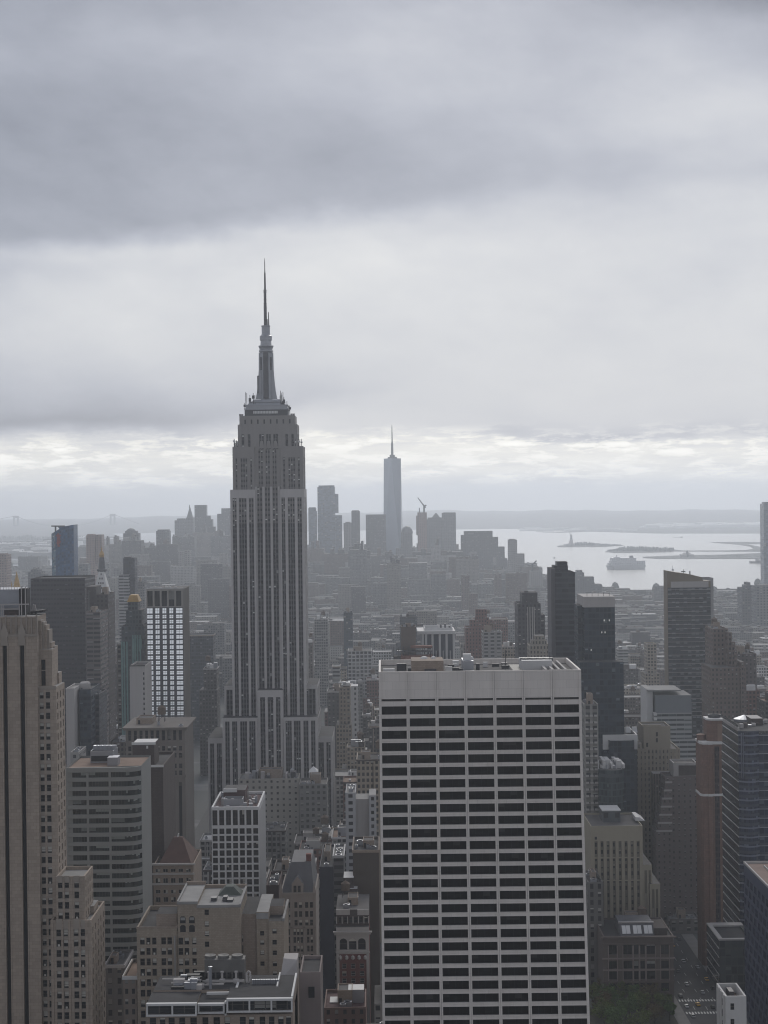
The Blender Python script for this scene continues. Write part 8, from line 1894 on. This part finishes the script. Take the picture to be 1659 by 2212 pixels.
for c, kind, rf, tank, pent, step, lab, px, rr in meta:
    x0, x1, y0, y1, h, n = c
    t = thing('city_block', lab, 'building', ((x0 + x1) / 2, (y0 + y1) / 2, -1), 'city blocks between the towers')
    mb = MB(); W = x1 - x0
    rm = MB()
    if step:
        f = rr.uniform(.12, .25); h1 = h * rr.uniform(.68, .85); mb.box(x0, x1, y0, y1, -1, h1, 0, 1, kind[2]); xa, xb, ya = x0 + W * f, x1 - W * rr.uniform(.05, .2), y0 + 5
        mb.ring(xa, xb, ya, y1, h1, h, .4, 0, kind[2]); rm.face([(xa, ya, h - 1.2), (xb, ya, h - 1.2), (xb, y1, h - 1.2), (xa, y1, h - 1.2)], 0)
    else:
        xa, xb, ya = x0, x1, y0; mb.ring(x0, x1, y0, y1, -1, h, .4, 0, kind[2]); rm.face([(x0, y0, h - 1.2), (x1, y0, h - 1.2), (x1, y1, h - 1.2), (x0, y1, h - 1.2)], 0)
    if rr.random() < .6:
        o = .3; cm = 2
        for a in ((xa - o, xb + o, ya - o, ya - .003), (xa - o, xa - .003, ya, y1), (xb + .003, xb + o, ya, y1)): mb.bx(*a, h - 1.1, h - .1, cm)
    if y0 < 1500:
        for _ in range(rr.randint(0, 2)): q = xa + (xb - xa) * rr.random(); mb.bx(q, q + .5, ya - .3, ya - .003, 2, h - 2, 2)
    mb.build('wall', [kind[1], rf[1], rr.choice([M['pale'], M['buff2'], M['lime'], M['brown_wall']])], t)
    ro_ = rm.build('roof', [rf[1]], t)
    if pent or y0 < 1700: 
        if y0 < 1400: roofbits(ro_, xa, xb, ya, y1, h - 1.15, rr.randint(0, 9999), False, rr.choice([M['buff2'], M['pale'], M['metal'], M['brown_wall'], M['white_tile'], M['brick']]), pent)
        else:
            mb = MB()
            for _ in range(rr.randint(2, 5)):
                a = xa + (xb - xa) * rr.uniform(.05, .75); w_ = min(rr.uniform(1.5, 9), xb - a - .3); b_ = ya + (y1 - ya) * rr.uniform(.1, .7); mb.box(a, a + w_, b_, b_ + rr.uniform(2, 8), h - 1.2, h + rr.uniform(.6, 4.5), rr.choice([0, 1, 2, 3, 3]))
            mb.build_each('penthouse', [M['pale'], M['brown_wall'], M['metal'], M['white']], ro_)
    if tank: water_tank(ro_, xa + (xb - xa) * rr.uniform(.2, .8), ya + (y1 - ya) * rr.uniform(.3, .7), h + rr.uniform(-.5, 3), rr.uniform(.95, 1.25))
# everything smaller and farther: one mass
FM_ = [facade('far_a', (.20, .185, .17), (.06, .06, .065), .5, .5, blind=.2), facade('far_b', (.13, .095, .085), (.05, .05, .05), .5, .5, blind=.2), facade('far_c', (.15, .15, .155), (.05, .05, .055), .6, .55, blind=.2), facade('far_d', (.34, .335, .33), (.08, .08, .085), .5, .5, blind=.2), facade('far_e', (.085, .08, .085), (.05, .05, .055), .5, .5, blind=.2), M['roof'], M['roof_dark'], M['roof_light'], M['roof_white']]
mb = MB()
def farbox(r, x0, x1, y0, y1, h, z0=0):
    mb.box(x0, x1, y0, y1, z0 - 6, z0 + h, r.choice([0, 0, 1, 1, 2, 2, 2, 3, 4, 4]), r.choice([5, 5, 5, 5, 6, 6, 6, 7]) if r.random() < .96 else 8, (3.4, 3.6))
    for _ in range(r.choice([0, 1, 1, 2])):
        a = x0 + (x1 - x0) * r.uniform(.05, .7); b_ = y0 + (y1 - y0) * r.uniform(.05, .6); mb.box(a, a + r.uniform(2, 7), b_, b_ + r.uniform(2, 8), z0 + h, z0 + h + r.uniform(1, 5), r.choice([0, 1, 3, 4]), r.choice([5, 7, 8]))
for c in restc: farbox(r, c[0], c[1], c[2], c[3], c[4])
y = 2355.0
while y < 6300:
    half = .235 * y + 60; step_ = 62 if y < 4000 else 84
    x = -half
    while x < half:
        w_ = r.uniform(12, 42) * (1 + (y - 2300) / 4500.0); x0, x1 = x, x + w_; x += w_ + (r.random() < .12) * 14
        g0 = proj(((x0 + x1) / 2, y, 0))
        # land only as far as the island's shore
        sx_ = g0[0]
        lim = np.interp(sx_, [0, 60, 160, 240, 300, 420, 700, 900, 1070, 1130, 1190, 1250, 1320, 1500, 1660], [1252, 1250, 1238, 1224, 1198, 1186, 1188, 1190, 1208, 1242, 1264, 1278, 1292, 1298, 1292])
        if g0[1] < lim + .5: continue
        h = r.uniform(14, 34) if y < 4300 else r.uniform(18, 60)
        if y < 2900: h = r.uniform(18, 52)
        if r.random() < .045: h = r.uniform(55, 95)
        if 190 < sx_ < 505 and y > 3600: h = r.uniform(35, 120) if r.random() < .6 else h * 1.3
        if 505 < sx_ < 1000 and y > 4300: h = r.uniform(40, 110) if r.random() < .45 else h * 1.2
        if sx_ > 1180: h = min(h, 30 if r.random() < .9 else 52)
        for k_ in range(2 if step_ > 70 else 1): farbox(r, x0, x1 - .5, y + k_ * 36 + r.uniform(0, 6), y + k_ * 36 + 30, h * (1 if k_ == 0 else r.uniform(.6, 1.1)), zc(x0, y))
    y += step_
# the hazy wall of blocks around the two river bridges on the left
for xl, xr, yt, Y in ((214, 228, 1180, 5000), (228, 262, 1176, 5100), (262, 305, 1168, 4900), (299, 340, 1183, 5000), (338, 384, 1176, 4800), (372, 420, 1160, 5400), (415, 470, 1150, 5600), (455, 500, 1158, 5300), (206, 216, 1212, 4600), (664, 700, 1185, 5000), (700, 760, 1196, 4800), (752, 800, 1190, 4700), (756, 792, 1188, 4400), (836, 866, 1216, 3900), (800, 860, 1200, 5000), (860, 902, 1206, 4800), (900, 985, 1200, 5000), (940, 952, 1178, 4900), (985, 1035, 1208, 4600)):
    q0, q1, qz = span(xl, xr, yt, Y); farbox(r, q0, q1, Y, Y + 60, qz); 
    for _ in range(3): a = r.uniform(0, .7); farbox(r, q0 + (q1 - q0) * a, q0 + (q1 - q0) * (a + r.uniform(.1, .3)), Y + 4, Y + 40, qz + r.uniform(2, 22))
for i in range(420):                                  # low street trees and parks far off
    yy = r.uniform(2300, 5200); xx = r.uniform(-.22, .24) * yy
    if xx > 250 + .06 * yy and r.random() < .7 or r.random() < .25: mb.lathe(xx, yy, [(8, 0), (11, 10), (7, 19), (0, 23)], 6, 9, r.random())
structure(tag(mb.build('distant_city_blocks', FM_ + [M['canopy']]), 'hazy carpet of low city blocks running from midtown down to the harbour', 'city blocks'), 'stuff')
# ------------------------------------------------------------------ haze
m = bpy.data.materials.new('haze'); m.use_nodes = True; t = NT(m.node_tree)
for nd in list(t.n): t.n.remove(nd)
pv = t.node('ShaderNodeVolumePrincipled'); pv.inputs['Color'].default_value = (.87, .925, 1.0, 1); pv.inputs['Density'].default_value = HAZE; pv.inputs['Anisotropy'].default_value = .6
pv.inputs['Density Attribute'].default_value = ''; pv.inputs['Temperature Attribute'].default_value = ''
ou = t.node('ShaderNodeOutputMaterial'); t.l.new(pv.outputs[0], ou.inputs['Volume'])
try: m.cycles.homogeneous_volume = True
except Exception: pass
try: m.volume_intersection_method = 'FAST'
except Exception: pass
zlo = -(33000.0 ** 2) / R2 - 8
mb = MB(); mb.bx(-24500, 24500, -750, 33100, zlo, 455, 0)
ho = mb.build('haze', [m]); structure(ho, 'stuff'); tag(ho, 'pale even haze over the city and harbour', 'haze')
